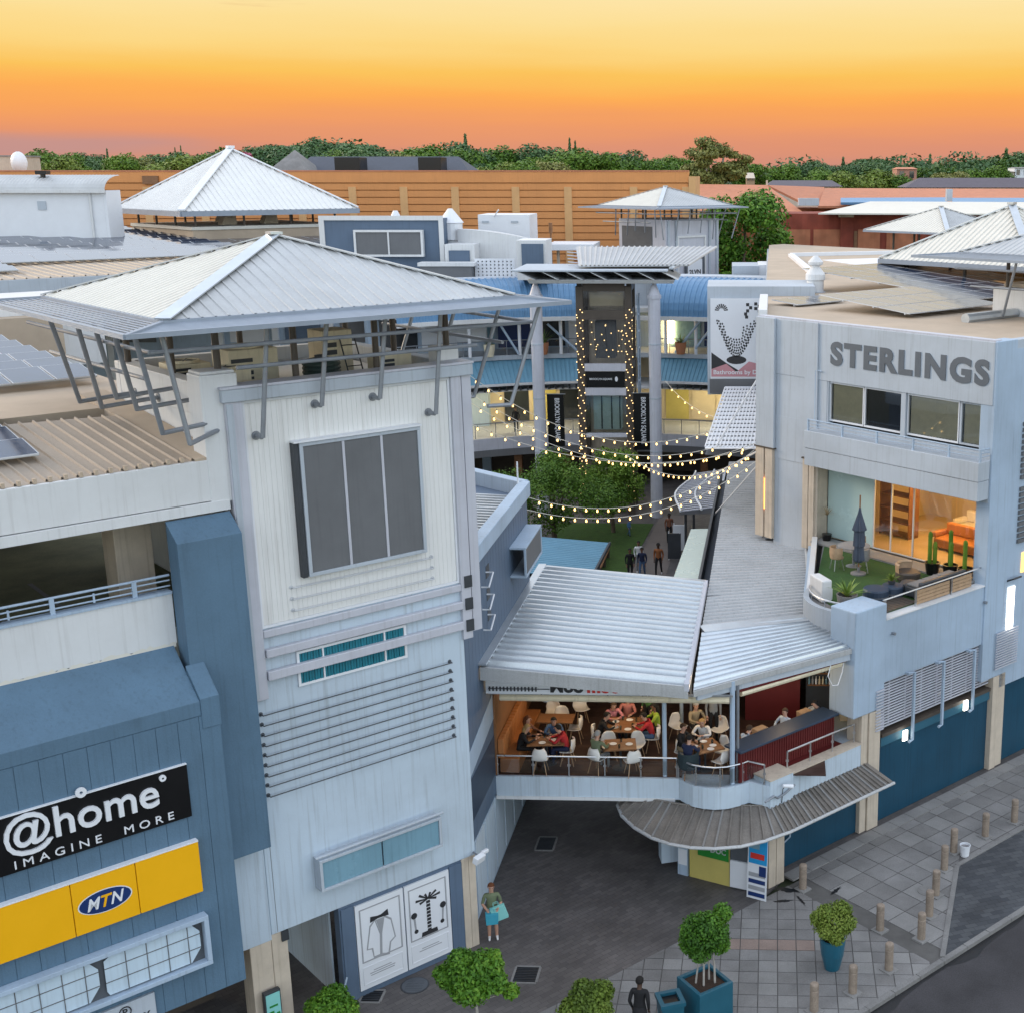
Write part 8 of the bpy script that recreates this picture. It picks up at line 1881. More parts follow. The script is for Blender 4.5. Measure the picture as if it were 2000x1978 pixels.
def person(label, fr, loc, rz, pose='sit', top='white', bottom='navy', skin=0, hair='brown', long=False, skirt=False, shoes='black', sleeves=True, scale=1.0, hold=None, turn=0.0):
    P_ = POSES[pose]; bm_v = []; bm_e = []; rad = []; tag_ = []
    def v(p, r): bm_v.append(Vector(p)); rad.append(r); return len(bm_v) - 1
    def e(a, b): bm_e.append((a, b))
    pel = v(P_['pel'], (.15, .11)); ab = v(Vector(P_['pel']).lerp(Vector(P_['chest']), .5), (.135, .10)); ch = v(P_['chest'], (.155, .11)); nb = v(Vector(P_['chest']).lerp(Vector(P_['neck']), .72), (.09, .075)); nk = v(P_['neck'], (.055, .055))
    hd = Vector(P_['hd']); h0 = v(hd - Vector((0, 0, .05)), (.068, .072)); h1 = v(hd + Vector((0, 0, .03)), (.082, .098)); h2 = v(hd + Vector((0, .01, .105)), (.062, .075))
    for a, b in ((pel, ab), (ab, ch), (ch, nb), (nb, nk), (nk, h0), (h0, h1), (h1, h2)): e(a, b)
    segs = []
    for s in (-1, 1):
        sh = v((s * .17, P_['chest'][1] * .6 + P_['neck'][1] * .4, P_['sh']), (.066, .066)); el = v((s * P_['el'][0], P_['el'][1], P_['el'][2]), (.046, .046)); wr = v((s * P_['wr'][0], P_['wr'][1], P_['wr'][2]), (.030, .030))
        hv = (bm_v[wr] - bm_v[el]).normalized(); pm = v(bm_v[wr] + hv * .07, (.034, .022))
        e(ch, sh); e(sh, el); e(el, wr); e(wr, pm)
        k_, a_ = (P_['kn2'], P_['an2']) if (s == 1 and 'kn2' in P_) else (P_['kn'], P_['an'])
        hp = v((s * .095, P_['pel'][1], P_['pel'][2] - .03), (.088, .088)); kn = v((s * k_[0], k_[1], k_[2]), (.060, .060)); ca = v(Vector((s * k_[0], k_[1], k_[2])).lerp(Vector((s * a_[0], a_[1], a_[2])), .35), (.056, .056)); an = v((s * a_[0], a_[1], a_[2]), (.036, .040)); to = v((s * a_[0] * 1.1, a_[1] - .15, a_[2] - .045), (.038, .028))
        e(pel, hp); e(hp, kn); e(kn, ca); e(ca, an); e(an, to)
        segs += [('arm', sh, el), ('fore', el, wr), ('hand', wr, pm), ('thigh', hp, kn), ('calf', kn, an), ('foot', an, to)]
    segs += [('torso', ab, ch), ('torso', ch, nb), ('hips', pel, ab), ('skin', nk, h0), ('skin', h0, h2), ('skin', nb, nk)]
    me = bpy.data.meshes.new('sk'); me.from_pydata(bm_v, bm_e, []); o = bpy.data.objects.new('sk', me); col.objects.link(o)
    m = o.modifiers.new('s', 'SKIN'); m.use_smooth_shade = True
    for i, sv in enumerate(me.skin_vertices[0].data): sv.radius = rad[i]; sv.use_root = (i == 0)
    sb = o.modifiers.new('d', 'SUBSURF'); sb.levels = 1; sb.render_levels = 1
    bpy.context.view_layer.update()
    bm = bpy.data.meshes.new_from_object(o.evaluated_get(bpy.context.evaluated_depsgraph_get())); bpy.data.objects.remove(o); bpy.data.meshes.remove(me)
    vs = [x.co.copy() for x in bm.vertices]; fs = [tuple(p.vertices) for p in bm.polygons]; bpy.data.meshes.remove(bm)
    mb = MB(); mb.smooth = True
    kinds = {'torso': 1, 'hips': 1, 'arm': 1, 'fore': 1 if sleeves else 0, 'hand': 0, 'thigh': 2, 'calf': 2 if not (skirt and not sleeves) else 0, 'foot': 3, 'skin': 0}
    mats_i = []
    for f in fs:
        c = sum((vs[i] for i in f), Vector()) / len(f); best = None
        for kd, a, b in segs:
            p, q_ = bm_v[a], bm_v[b]; t_ = max(0, min(1, (c - p).dot(q_ - p) / max(1e-6, (q_ - p).length_squared))); d = (c - p.lerp(q_, t_)).length - .5 * (rad[a][0] + (rad[b][0] - rad[a][0]) * t_)
            if best is None or d < best[0]: best = (d, kd)
        k = kinds[best[1]]
        if k == 1 and best[1] == 'hips' and c.z < P_['pel'][2] + .02: k = 2
        mats_i.append(k)
    mb.v = [tuple(x) for x in vs]; mb.f = fs; mb.m = mats_i
    # fingers, thumb, nose, ears
    mb.mi = 0
    for s in (-1, 1):
        wr = Vector((s * P_['wr'][0], P_['wr'][1], P_['wr'][2])); el = Vector((s * P_['el'][0], P_['el'][1], P_['el'][2])); d = (wr - el).normalized(); sd = Vector((s, 0, 0)); sd = (sd - d * sd.dot(d)).normalized(); up_ = sd.cross(d) * s
        for k in range(4):
            b0 = wr + d * .085 + sd * (-.024 + .016 * k) ; l_ = (.065, .075, .07, .055)[k]
            mb.path([b0, b0 + d * l_ * .55 - Vector((0, 0, .006)), b0 + d * l_ * .9 - Vector((0, 0, .022))], [.0085, .008, .006], 5)
        b0 = wr + d * .03 - sd * .026; mb.path([b0, b0 + d * .03 - sd * .022, b0 + d * .06 - sd * .024], [.01, .009, .007], 5)
    mb.path([hd + Vector((0, -.088, .045)), hd + Vector((0, -.112, .012)), hd + Vector((0, -.092, .002))], [.008, .014, .010], 5)
    for s in (-1, 1): mb.ball(hd + Vector((s * .083, .012, .02)), .024, 6, 4, (.45, .8, 1.2))
    mb.mi = 4
    for s in (-1, 1): mb.ball(hd + Vector((s * .032, -.088, .038)), .011, 6, 4)
    if skirt:
        mb.mi = 2; pz = P_['pel']; mb.lathe([(.145, .04), (.17, -.1), (.20, -.34), (.19, -.34), (.15, -.1)], (pz[0], pz[1], pz[2]), 16)
    name = 'person'
    o = single(name, label, 'person', mb, [SKINS[skin], cloth(top, C_[top]), cloth(bottom, C_[bottom]), cloth(shoes, C_[shoes]), M['black']], fr, (0, 0, 0))
    o.location = W(fr, loc); o.rotation_euler = (0, 0, FR[fr][1] + rz); o.scale = (scale,) * 3
    # hair as its own child
    hb = MB(); hb.smooth = True; n = 14; vs2 = []; rows = 7
    for j in range(rows):
        ph = math.pi / 2 - (math.pi * (.62 if not long else .66)) * j / (rows - 1)
        for i in range(n):
            a = 2 * PI * i / n; front = max(0, -math.sin(a)); z_ = math.sin(ph); lift = 0
            if z_ < .35 and front > .25: lift = (.35 - z_)
            r_ = .102; vs2.append(hd + Vector((r_ * .93 * math.cos(ph) * math.cos(a), .012 + r_ * 1.08 * math.cos(ph) * math.sin(a), .045 + r_ * (z_ + lift) * 1.02)))
    hb.add(vs2, [(j * n + i, (j + 1) * n + i, (j + 1) * n + (i + 1) % n, j * n + (i + 1) % n) for j in range(rows - 1) for i in range(n)])
    if long: hb.path([hd + Vector((0, .075, .05)), hd + Vector((0, .105, -.06)), hd + Vector((0, .10, -.2)), hd + Vector((0, .09, -.26))], [.07, .075, .055, .02], 10)
    hm = hb.mesh('hair'); hm.materials.append(cloth('hair_' + hair, HAIR[hair])); ho = bpy.data.objects.new('hair', hm); col.objects.link(ho); ho.parent = o
    return o
# woman with bags at the tower corner
person('woman in teal dress holding a turquoise shopping bag beside the tower corner', 'a', (.32, .25, 0), R(15), 'carry', 'olive', 'teal', 0, 'rust', skirt=True, shoes='white', sleeves=False)
def bag(label, fr, c, w, h, d, rz, m, rx=0.0):
    t = Thing('shopping_bag', label, 'bag', fr, c, rz=rz); x, y, z = c
    mb = MB(); mb.hexa([(x - w / 2 * .92, y - d / 2, z), (x + w / 2 * .92, y - d / 2, z), (x + w / 2 * .92, y + d / 2, z), (x - w / 2 * .92, y + d / 2, z), (x - w / 2, y - d / 2, z + h), (x + w / 2, y - d / 2, z + h), (x + w / 2, y + d / 2, z + h), (x - w / 2, y + d / 2, z + h)]); t.part('bag_body', mb, m, bev=.008)
    for yy in (-d / 2, d / 2):
        mb = MB(); mb.path([(x - w * .2, y + yy, z + h - .01), (x - w * .15, y + yy * .6, z + h + .12), (x + w * .15, y + yy * .6, z + h + .12), (x + w * .2, y + yy, z + h - .01)], .006, 5); t.part('handle', mb, m)
    t.o.rotation_euler.y = rx; return t
bag('turquoise paper shopping bag held in front of the woman', 'a', (.62, .1, .72), .40, .40, .12, R(10), M['mintprint'], R(-20)); M['bagblue'] = mat('cyan_bag', (.05, .33, .45, 1), .5); bag('cyan cloth bag hanging at the hip of the woman', 'a', (.36, .02, .62), .34, .32, .16, R(15), M['bagblue'])
# man in dark coat at the bottom edge
person('man in a long black coat at the bottom picture edge', 'a', (4.72, -3.95, 0), R(170), 'walk', 'black', 'black', 2, 'black', scale=1.03, skirt=True)
# courtyard group
person('person in dark hooded jacket on the left of the courtyard group', 'a', (.55, 32.9, 0), R(12), 'walk', 'black', 'black', 1, 'black', shoes='white'); person('man in white shirt behind the courtyard group', 'a', (.85, 34.3, 0), R(10), 'walk', 'white', 'grey', 1, 'black', shoes='white')
person('person in dark jacket and light blue jeans in the courtyard', 'a', (1.15, 33.1, 0), R(-5), 'walk', 'navy', 'denim', 1, 'black', shoes='white'); person('man in brown patterned shirt and black trousers in the courtyard', 'a', (1.95, 33.6, 0), R(-8), 'walk', 'rust', 'black', 2, 'black', shoes='white', scale=1.06)
person('person in dark red far down the courtyard path', 'a', (2.0, 40.0, 0), R(10), 'stand', 'brown', 'black', 2, 'black'); person('child in blue playing on the courtyard lawn', 'a', (-.4, 41.2, 0), R(60), 'walk', 'blue', 'denim', 0, 'blond', scale=.62)
person('person in black on the first floor arcade walkway', 'w', tuple(arcp(21.0, -6.5, 3.5)), R(0), 'stand', 'black', 'black', 1, 'black')
# restaurant guests
GUESTS = [
 ('guest with long blond hair in black on the banquette', (.35, 4.75), R(90), 'lean', 'black', 'black', 0, 'blond', True), ('woman with rust hair next to the blond guest on the banquette', (.45, 5.25), R(80), 'sit', 'brown', 'black', 0, 'rust', True),
 ('man in blue shirt at the back of the four-person table', (1.25, 5.5), R(5), 'lean', 'denim', 'navy', 0, 'black', False), ('person in red and blue bending over the four-person table', (1.7, 4.75), R(-90), 'lean', 'red', 'navy', 0, 'black', False),
 ('bald guest in grey green with his back to the railing', (2.7, 4.2), R(150), 'sit', 'olive', 'grey', 0, 'grey', False),
 ('guest in black left of the long laden table', (2.6, 5.75), R(90), 'lean', 'black', 'black', 0, 'black', False), ('woman in checked pink shirt behind the long laden table', (2.85, 6.7), R(20), 'lean', 'pink', 'navy', 0, 'brown', True), ('guest with plaid shirt at the far end of the long laden table', (3.3, 7.0), R(0), 'sit', 'plaid', 'black', 0, 'brown', False),
 ('man in red shirt and blue jeans right of the long laden table', (4.15, 5.75), R(-90), 'lean', 'red', 'denim', 0, 'black', False), ('person in lime green top behind the man in red', (4.25, 6.35), R(-80), 'sit', 'lime', 'black', 1, 'black', True), ('person in dark green standing behind the laden table', (3.95, 7.1), R(-40), 'stand', 'green', 'black', 0, 'black', False),
 ('man in black t-shirt resting his chin at the plates table', (5.15, 4.85), R(60), 'sit', 'black', 'khaki', 0, 'brown', False), ('guest in dark navy in the tub chair, back to the railing', (5.4, 4.0), R(155), 'sit', 'navy', 'navy', 0, 'black', False),
 ('blond woman in white top seen from behind at the plates table', (5.75, 5.55), R(-10), 'lean', 'white', 'white', 0, 'blond', True), ('tall man in dark shirt standing behind the blond woman', (6.0, 6.6), R(10), 'stand', 'grey', 'black', 0, 'brown', False), ('woman with grey cardigan beside the standing man', (5.45, 6.5), R(30), 'sit', 'khaki', 'black', 0, 'grey', False),
 ('person in pale blue shirt half hidden by the tall posts', (7.0, 4.75), R(140), 'lean', 'pale', 'navy', 0, 'brown', False), ('man in pale shirt resting his hand at the red wall table', (8.15, 6.0), R(-40), 'sitback', 'pale', 'khaki', 0, 'brown', False), ('man in white shirt bending at the far bar table', (9.35, 6.95), R(-70), 'lean', 'pale', 'navy', 0, 'black', False)]
for lb, (x, y), r_, po, tp, bt_, sk_, hr, lg in GUESTS: person(lb, 'a', (x, y, FZ), r_, po, tp, bt_, sk_, hr, lg)
for x, y, lb in ((7.45, 5.25, 'brown menu board standing on the red wall table'), (8.8, 6.6, 'cardboard box on the far bar table')):
    t = Thing('menu_box', lb, 'box', 'a', (x, y, FZ + .76)); mb = MB(); mb.cbox((x, y, FZ + .76 + .13), .42, .26, .25, .75); t.part('box_body', mb, M['woodlt'], bev=.01)
    mb = MB(); mb.cbox((x, y, FZ + .76 + .262), .43, .27, .012, .75); t.part('lid', mb, M['woodlt'])
# ---------------------------------------------------------------- vegetation
def leaves(mb, clumps, n, size, seed, shell=.55, flat_=0.0):
    """n leaf-sized faces spread over ellipsoid clumps (cx,cy,cz,rx,ry,rz), denser towards their skins"""
    rnd = random.Random(seed); tot = sum(c[3] * c[4] + c[4] * c[5] + c[3] * c[5] for c in clumps)
    for c in clumps:
        k = int(n * (c[3] * c[4] + c[4] * c[5] + c[3] * c[5]) / tot)
        for _ in range(k):
            while True:
                d = Vector((rnd.uniform(-1, 1), rnd.uniform(-1, 1), rnd.uniform(-1, 1)))
                if .05 < d.length < 1: break
            d.normalize(); r_ = shell + (1 - shell) * rnd.random() ** .6; r_ *= rnd.uniform(.9, 1.12)
            p = Vector((c[0] + d.x * c[3] * r_, c[1] + d.y * c[4] * r_, c[2] + d.z * c[5] * r_))
            nn = (d + Vector((rnd.gauss(0, .6), rnd.gauss(0, .6), rnd.gauss(0, .6) + .35))).normalized(); a = nn.orthogonal().normalized(); b = nn.cross(a); t_ = rnd.uniform(0, 6.28)
            u = a * math.cos(t_) + b * math.sin(t_); w = nn.cross(u); s = size * rnd.uniform(.6, 1.3)
            mb.add([p - u * s, p - w * s * .55 + nn * s * .12, p + u * s, p + w * s * .55 + nn * s * .12], [(0, 1, 2, 3)])
    return mb
def clump_set(seed, n, R_, H_, cz, r0, r1):
    rnd = random.Random(seed); res = []
    for i in range(n):
        a = rnd.uniform(0, 6.28); rr_ = R_ * rnd.random() ** .5; zz = rnd.uniform(-1, 1); k = math.sqrt(max(0, 1 - zz * zz * .8))
        r_ = rnd.uniform(r0, r1); res.append((rr_ * k * math.cos(a), rr_ * k * math.sin(a), cz + zz * H_, r_, r_, r_ * .8))
    return res
# foreground potted trees and bushes
def potted_bush(label, al, pot, clumps, n, size, m, seed, trunks=(), fr='a', name='potted_bush'):
    t = Thing(name, label, 'potted plant' if pot else 'tree', fr, (al[0], al[1], 0)); x, y = al[0], al[1]
    if pot:
        mb = MB(); mb.smooth = False; mb.lathe([(.19, 0), (.20, .03), (.30, .45), (.335, .78), (.33, .88), (.30, .90), (.27, .88), (.27, .8)], (x, y, 0), 28); t.part('pot', mb, M['bluepot']); mb = MB(); mb.lathe([(.275, .79), (.05, .82)], (x, y, 0), 16); t.part('soil', mb, M['soil']); mb = MB(); mb.tube((x, y, .8), (x, y, 1.3), .04, 8); t.part('stem', mb, M['barkdk'])
    for (p, q_, r_) in trunks:
        mb = MB(); P0, P1 = Vector((x + p[0], y + p[1], p[2])), Vector((x + q_[0], y + q_[1], q_[2])); md = P0.lerp(P1, .5) + Vector((.02, .015, 0)); mb.path([P0, md, P1], [r_ * 1.2, r_, r_ * .7], 7); t.part('trunk', mb, M['bark'])
    mb = MB(); leaves(mb, [(c[0] + x, c[1] + y, c[2], c[3], c[4], c[5]) for c in clumps], n, size, seed); t.part('crown', mb, m); return t
random.seed(5)
sph = [(0, 0, 1.35, .52, .52, .46)] + [(.42 * math.cos(a), .42 * math.sin(a), 1.33 + .2 * math.sin(a * 2.3), .2, .2, .2) for a in [k * 6.28 / 9 for k in range(9)]] + [(.2, .1, 1.72, .22, .22, .18), (-.2, -.1, 1.7, .22, .22, .18)]
potted_bush('clipped round green bush in a tall blue pot on the pavement', conv('g', 'a', (6.12, -7.2, 0)).to_2d(), True, sph, 9000, .036, M['leaf_b'], 1)
# square planter with a multi-stem tree
px_, py_ = 6.2, -2.7
t = Thing('square_planter', 'large square blue planter holding a four-stemmed tree', 'planter', 'a', (px_, py_, 0), rz=R(38)); o_ = t.base
def pbx(a, b, c, d, z0, z1): mb = MB(); mb.box(px_ + a, px_ + b, py_ + c, py_ + d, z0, z1); return mb
t.part('bin_wall', pbx(-.5, .5, -.5, -.4, 0, .9), M['planter'], bev=.015); t.part('bin_wall', pbx(-.5, .5, .4, .5, 0, .9), M['planter'], bev=.015); t.part('bin_wall', pbx(-.5, -.4, -.399, .399, 0, .9), M['planter'], bev=.015); t.part('bin_wall', pbx(.4, .5, -.399, .399, 0, .9), M['planter'], bev=.015)
t.part('soil', pbx(-.4, .4, -.4, .4, .1, .82), M['soil'])
t2 = potted_bush('four-stemmed small tree with dense crown growing from the square planter', (px_, py_), False, [(-.12, .05, 2.15, .48, .48, .5), (-.3, 0, 1.95, .34, .34, .36), (.25, .1, 2.05, .36, .36, .42), (.05, -.05, 2.45, .36, .36, .28), (.42, .35, 2.5, .24, .24, .26), (.35, .2, 1.75, .26, .26, .24), (-.1, -.1, 1.68, .3, .3, .2)], 9000, .045, M['leaf_a'], 2,
  trunks=[((-.22, -.05, .8), (-.15, 0, 1.75), .022), ((-.02, -.15, .8), (-.05, -.05, 1.8), .024), ((.1, .12, .8), (.05, .1, 1.8), .022), ((.25, -.02, .8), (.18, .05, 1.75), .024), ((.18, .1, 1.7), (.42, .35, 2.4), .012)], name='planter_tree')
# litter bin beside it
bx_, by_ = 5.4, -3.36; t = Thing('litter_bin', 'blue square litter bin beside the planter', 'bin', 'a', (bx_, by_, 0), rz=R(20))
mb = MB(); b = lambda *a: mb.box(bx_ + a[0], bx_ + a[1], by_ + a[2], by_ + a[3], a[4], a[5])
mb = MB(); mb.hexa([(bx_ - .24, by_ - .24, 0), (bx_ + .24, by_ - .24, 0), (bx_ + .24, by_ + .24, 0), (bx_ - .24, by_ + .24, 0), (bx_ - .28, by_ - .28, .72), (bx_ + .28, by_ - .28, .72), (bx_ + .28, by_ + .28, .72), (bx_ - .28, by_ + .28, .72)]); t.part('bin_body', mb, M['planter'], bev=.015)
mb = MB(); mb.rect_frame(0, 1, 0, 1, 0, 1, .1); mb = MB()
for a in ((-.31, .31, -.31, -.2), (-.31, .31, .2, .31), (-.31, -.2, -.199, .199), (.2, .31, -.199, .199)): mb.box(bx_ + a[0], bx_ + a[1], by_ + a[2], by_ + a[3], .721, .82)
t.part('rim', mb, M['planter']); mb = MB(); mb.box(bx_ - .2, bx_ + .2, by_ - .2, by_ + .2, .721, .74); t.part('opening', mb, M['black'])
# trees and bushes along the bottom edge
potted_bush('bushy young street tree in front of the manhole cover', (.8, -4.0), False, [(-.1, 0, 1.8, .6, .5, .40), (.25, .1, 1.95, .45, .45, .34), (-.5, .1, 1.65, .4, .4, .32), (.0, -.3, 1.55, .5, .4, .32), (.55, -.1, 1.65, .28, .3, .28), (.88, .0, 1.35, .2, .22, .18), (-.3, .1, 2.12, .30, .3, .22), (-.75, 0, 1.8, .2, .2, .18), (.5, .1, 2.2, .18, .18, .14)], 9500, .055, M['leaf_a'], 3, trunks=[((.05, 0, 0), (.0, 0, 1.6), .035), ((0, 0, 1.0), (.85, 0, 1.35), .015)], name='street_tree')
potted_bush('yellowish bushy shrub left of the man in black', (3.45, -3.7), False, [(0, 0, .85, .5, .5, .45), (.3, .1, 1.1, .32, .3, .3), (-.35, -.1, .7, .36, .35, .34), (.25, -.3, .8, .4, .35, .4), (-.1, .15, 1.1, .3, .3, .26)], 8000, .05, M['leaf_b'], 4, trunks=[((0, 0, 0), (0, 0, .7), .03)], name='street_shrub')
potted_bush('round shrub at the foot of the shop passage, bottom edge', (-2.65, -4.0), False, [(0, 0, .8, .5, .5, .42), (.3, 0, .7, .35, .35, .32), (-.32, .0, .72, .34, .34, .32), (0, .2, 1.0, .32, .3, .24)], 7000, .048, M['leaf_a'], 6, trunks=[((0, 0, 0), (0, 0, .7), .03)], name='street_shrub')
for i, (x, y, z0) in enumerate(((-2.6, -1.5, 0),)):
    t = Thing('cleaning_machine', 'small white and blue cleaning machine in the passage mouth', 'machine', 'g', (-4.6, -.6, 0)); mb = MB(); mb.box(-4.85, -4.35, -.8, -.4, .12, .38); t.part('machine_body', mb, M['letterwhite'], bev=.05); mb = MB(); mb.box(-4.75, -4.45, -.75, -.45, .381, .5); t.part('hood', mb, M['bagblue'], bev=.03)
    mb = MB(); mb.path([(-4.4, -.6, .4), (-4.1, -.4, .7), (-3.95, -.3, .95)], .025, 6); t.part('handle', mb, M['bluelt'])
    for s in (-.8, -.4):
        mb = MB(); mb.tube((-4.75, s - .03, .1), (-4.75, s + .03, .1), .1, 12); t.part('wheel', mb, M['dark'])
# courtyard trees
def tree(name, label, fr, base, h, clumps, n, size, m, seed, tr=.12, cat='tree', group=None, bark='barkdk'):
    t = Thing(name, label, cat, fr, base, group=group); x, y, z = base
    mb = MB(); rnd = random.Random(seed); zc = min(c[2] for c in clumps); mb.path([(x, y, z), (x + rnd.uniform(-.1, .1) * h * .2, y, z + zc * .6), (x, y, z + zc + .3)], [tr * 1.3, tr, tr * .7], 8)
    for c in clumps[:7]: mb.path([(x, y, z + zc * .7), (x + c[0] * .55, y + c[1] * .55, z + c[2] - c[5] * .6), (x + c[0], y + c[1], z + c[2])], [tr * .55, tr * .4, tr * .12], 6)
    t.part('trunk', mb, M[bark]); mb = MB(); leaves(mb, [(c[0] + x, c[1] + y, c[2] + z, c[3], c[4], c[5]) for c in clumps], n, size, seed, .3); t.part('crown', mb, m); return t
p = W('a', (-4.2, 38.5, 0)); tree('courtyard_tree', 'wide feathery green tree in the courtyard below the lights', 'w', tuple(p), 6, clump_set(3, 24, 3.6, 1.5, 3.3, .7, 1.3), 18000, .08, M['leaf_c'], 3, .13)
p = W('a', (-1.4, 42.0, 0)); tree('courtyard_tree', 'slim bright tree before the lift tower', 'w', tuple(p), 6, clump_set(4, 14, 1.6, 1.5, 3.0, .6, 1.0), 9000, .08, M['leaf_c'], 4, .1)
p = W('a', (-6.5, 33.5, 0)); tree('courtyard_tree', 'low green tree behind the slate blue parapet', 'w', tuple(p), 5, clump_set(5, 12, 2.0, 1.3, 3.0, .8, 1.2), 11000, .08, M['leaf_c'], 5, .1)
# trees in the town behind
p = atY(1490, 545, 118); tree('leafy_tree', 'big bright green tree between the lilac tower and the red brick hall', 'w', (p.x - 2, 118, 2), 16, [(c[0] * .8, c[1], c[2], c[3], c[4], c[5]) for c in clump_set(8, 42, 5.2, 6.2, 9.5, 1.2, 2.3)], 26000, .20, M['leaf_a'], 8, .3)
p = atY(1388, 345, 160); tree('pale_gum_tree', 'large olive green gum tree standing above the skyline', 'w', (p.x, 160, 6), 20, [(c[0], c[1], c[2], c[3], c[4], c[5] * .7) for c in clump_set(9, 46, 5.6, 2.8, 14.2, .7, 1.4)] + [(-.6, 0, 17.9, 1.4, 1.3, .7), (.5, 0, 17.0, 2.2, 1.8, .9), (-2.0, 0, 16.6, 1.2, 1.2, .7)], 15000, .20, M['leaf_d'], 9, .3, bark='bark')
# skyline trees: shared shapes, each its own object
def treeproto(kind, seed, m):
    if kind == 'round': cl = clump_set(seed, 24, 3.6, 2.2, 5.2, 1.1, 2.0)
    elif kind == 'flat': cl = [(c[0], c[1], c[2], c[3], c[4], c[5] * .6) for c in clump_set(seed, 24, 5.2, 1.3, 5.5, 1.2, 2.1)]
    elif kind == 'tall': cl = clump_set(seed, 22, 2.6, 3.2, 6.4, 1.0, 1.7)
    else: cl = [(0, 0, 2 + k * .95, 1.15 - k * .11, 1.15 - k * .11, .75) for k in range(9)]
    mb = MB(); leaves(mb, cl, 9000 if kind != 'cone' else 3000, .24, seed, .4); cm = smesh('crown', mb, m)
    mb = MB(); mb.path([(0, 0, -2), (.1, 0, 2), (0, 0, 5)], [.3, .22, .12], 6)
    for c in cl[:5]: mb.path([(0, 0, 2.6), (c[0] * .6, c[1] * .6, c[2] * .8), (c[0], c[1], c[2])], [.15, .1, .05], 5)
    return cm, smesh('trunk', mb, M['barkdk'])
PR = {'dark round': treeproto('round', 31, M['leaf_e']), 'green round': treeproto('round', 32, M['leaf_c']), 'bright round': treeproto('round', 33, M['leaf_b']), 'flat': treeproto('flat', 34, M['leaf_e']), 'tall': treeproto('tall', 35, M['leaf_c']), 'cone': treeproto('cone', 36, M['leaf_e']), 'olive': treeproto('round', 37, M['leaf_d'])}
LBL = {'dark round': 'dark green rounded tree on the skyline', 'green round': 'mid green rounded tree on the skyline', 'bright round': 'bright yellow-green rounded tree on the skyline', 'flat': 'flat topped dark tree on the skyline', 'tall': 'tall narrow green tree on the skyline', 'cone': 'dark conifer spire rising over the skyline', 'olive': 'olive grey rounded tree on the skyline'}
SKY = {}
ORD = ['leftmost', 'second', 'third', 'fourth', 'fifth', 'sixth', 'seventh', 'eighth', 'ninth', 'tenth']
def sky_tree(kind, xpx, ytop, Y, sc, wid=1.0):
    H_ = {'cone': 10.6, 'flat': 8.2, 'tall': 10.9}.get(kind, 8.9); p = atY(xpx, ytop, Y)
    e = bpy.data.objects.new('skyline_tree', None); col.objects.link(e); e.location = (p.x, Y, p.z - H_ * sc); e.rotation_euler = (0, 0, random.uniform(0, 6.28)); e.scale = (sc * wid, sc * wid, sc)
    side = 'left of the white pyramid' if xpx < 300 else 'between white pyramid and slate roof' if xpx < 620 else 'above the slate roof' if xpx < 940 else 'right of the slate roof' if xpx < 1300 else 'beside the big gum tree' if xpx < 1600 else 'on the wooded slope at right'
    setp(e, 'x', 'tree', 'trees on the skyline ' + side); SKY.setdefault((LBL[kind].replace(' on the skyline', '').replace(' over the skyline', ''), side), []).append((xpx, e))
    for nm, me in zip(('crown', 'trunk'), PR[kind]): c = bpy.data.objects.new(nm, me); col.objects.link(c); c.parent = e
random.seed(77)
for xx in range(0, 1350, 42): sky_tree(random.choice(['dark round', 'green round', 'flat', 'olive', 'green round']), xx + random.uniform(-14, 14), random.uniform(296, 312) - (14 if 520 < xx < 960 else 0), random.uniform(205, 265), random.uniform(.7, 1.25), random.uniform(.9, 1.5))
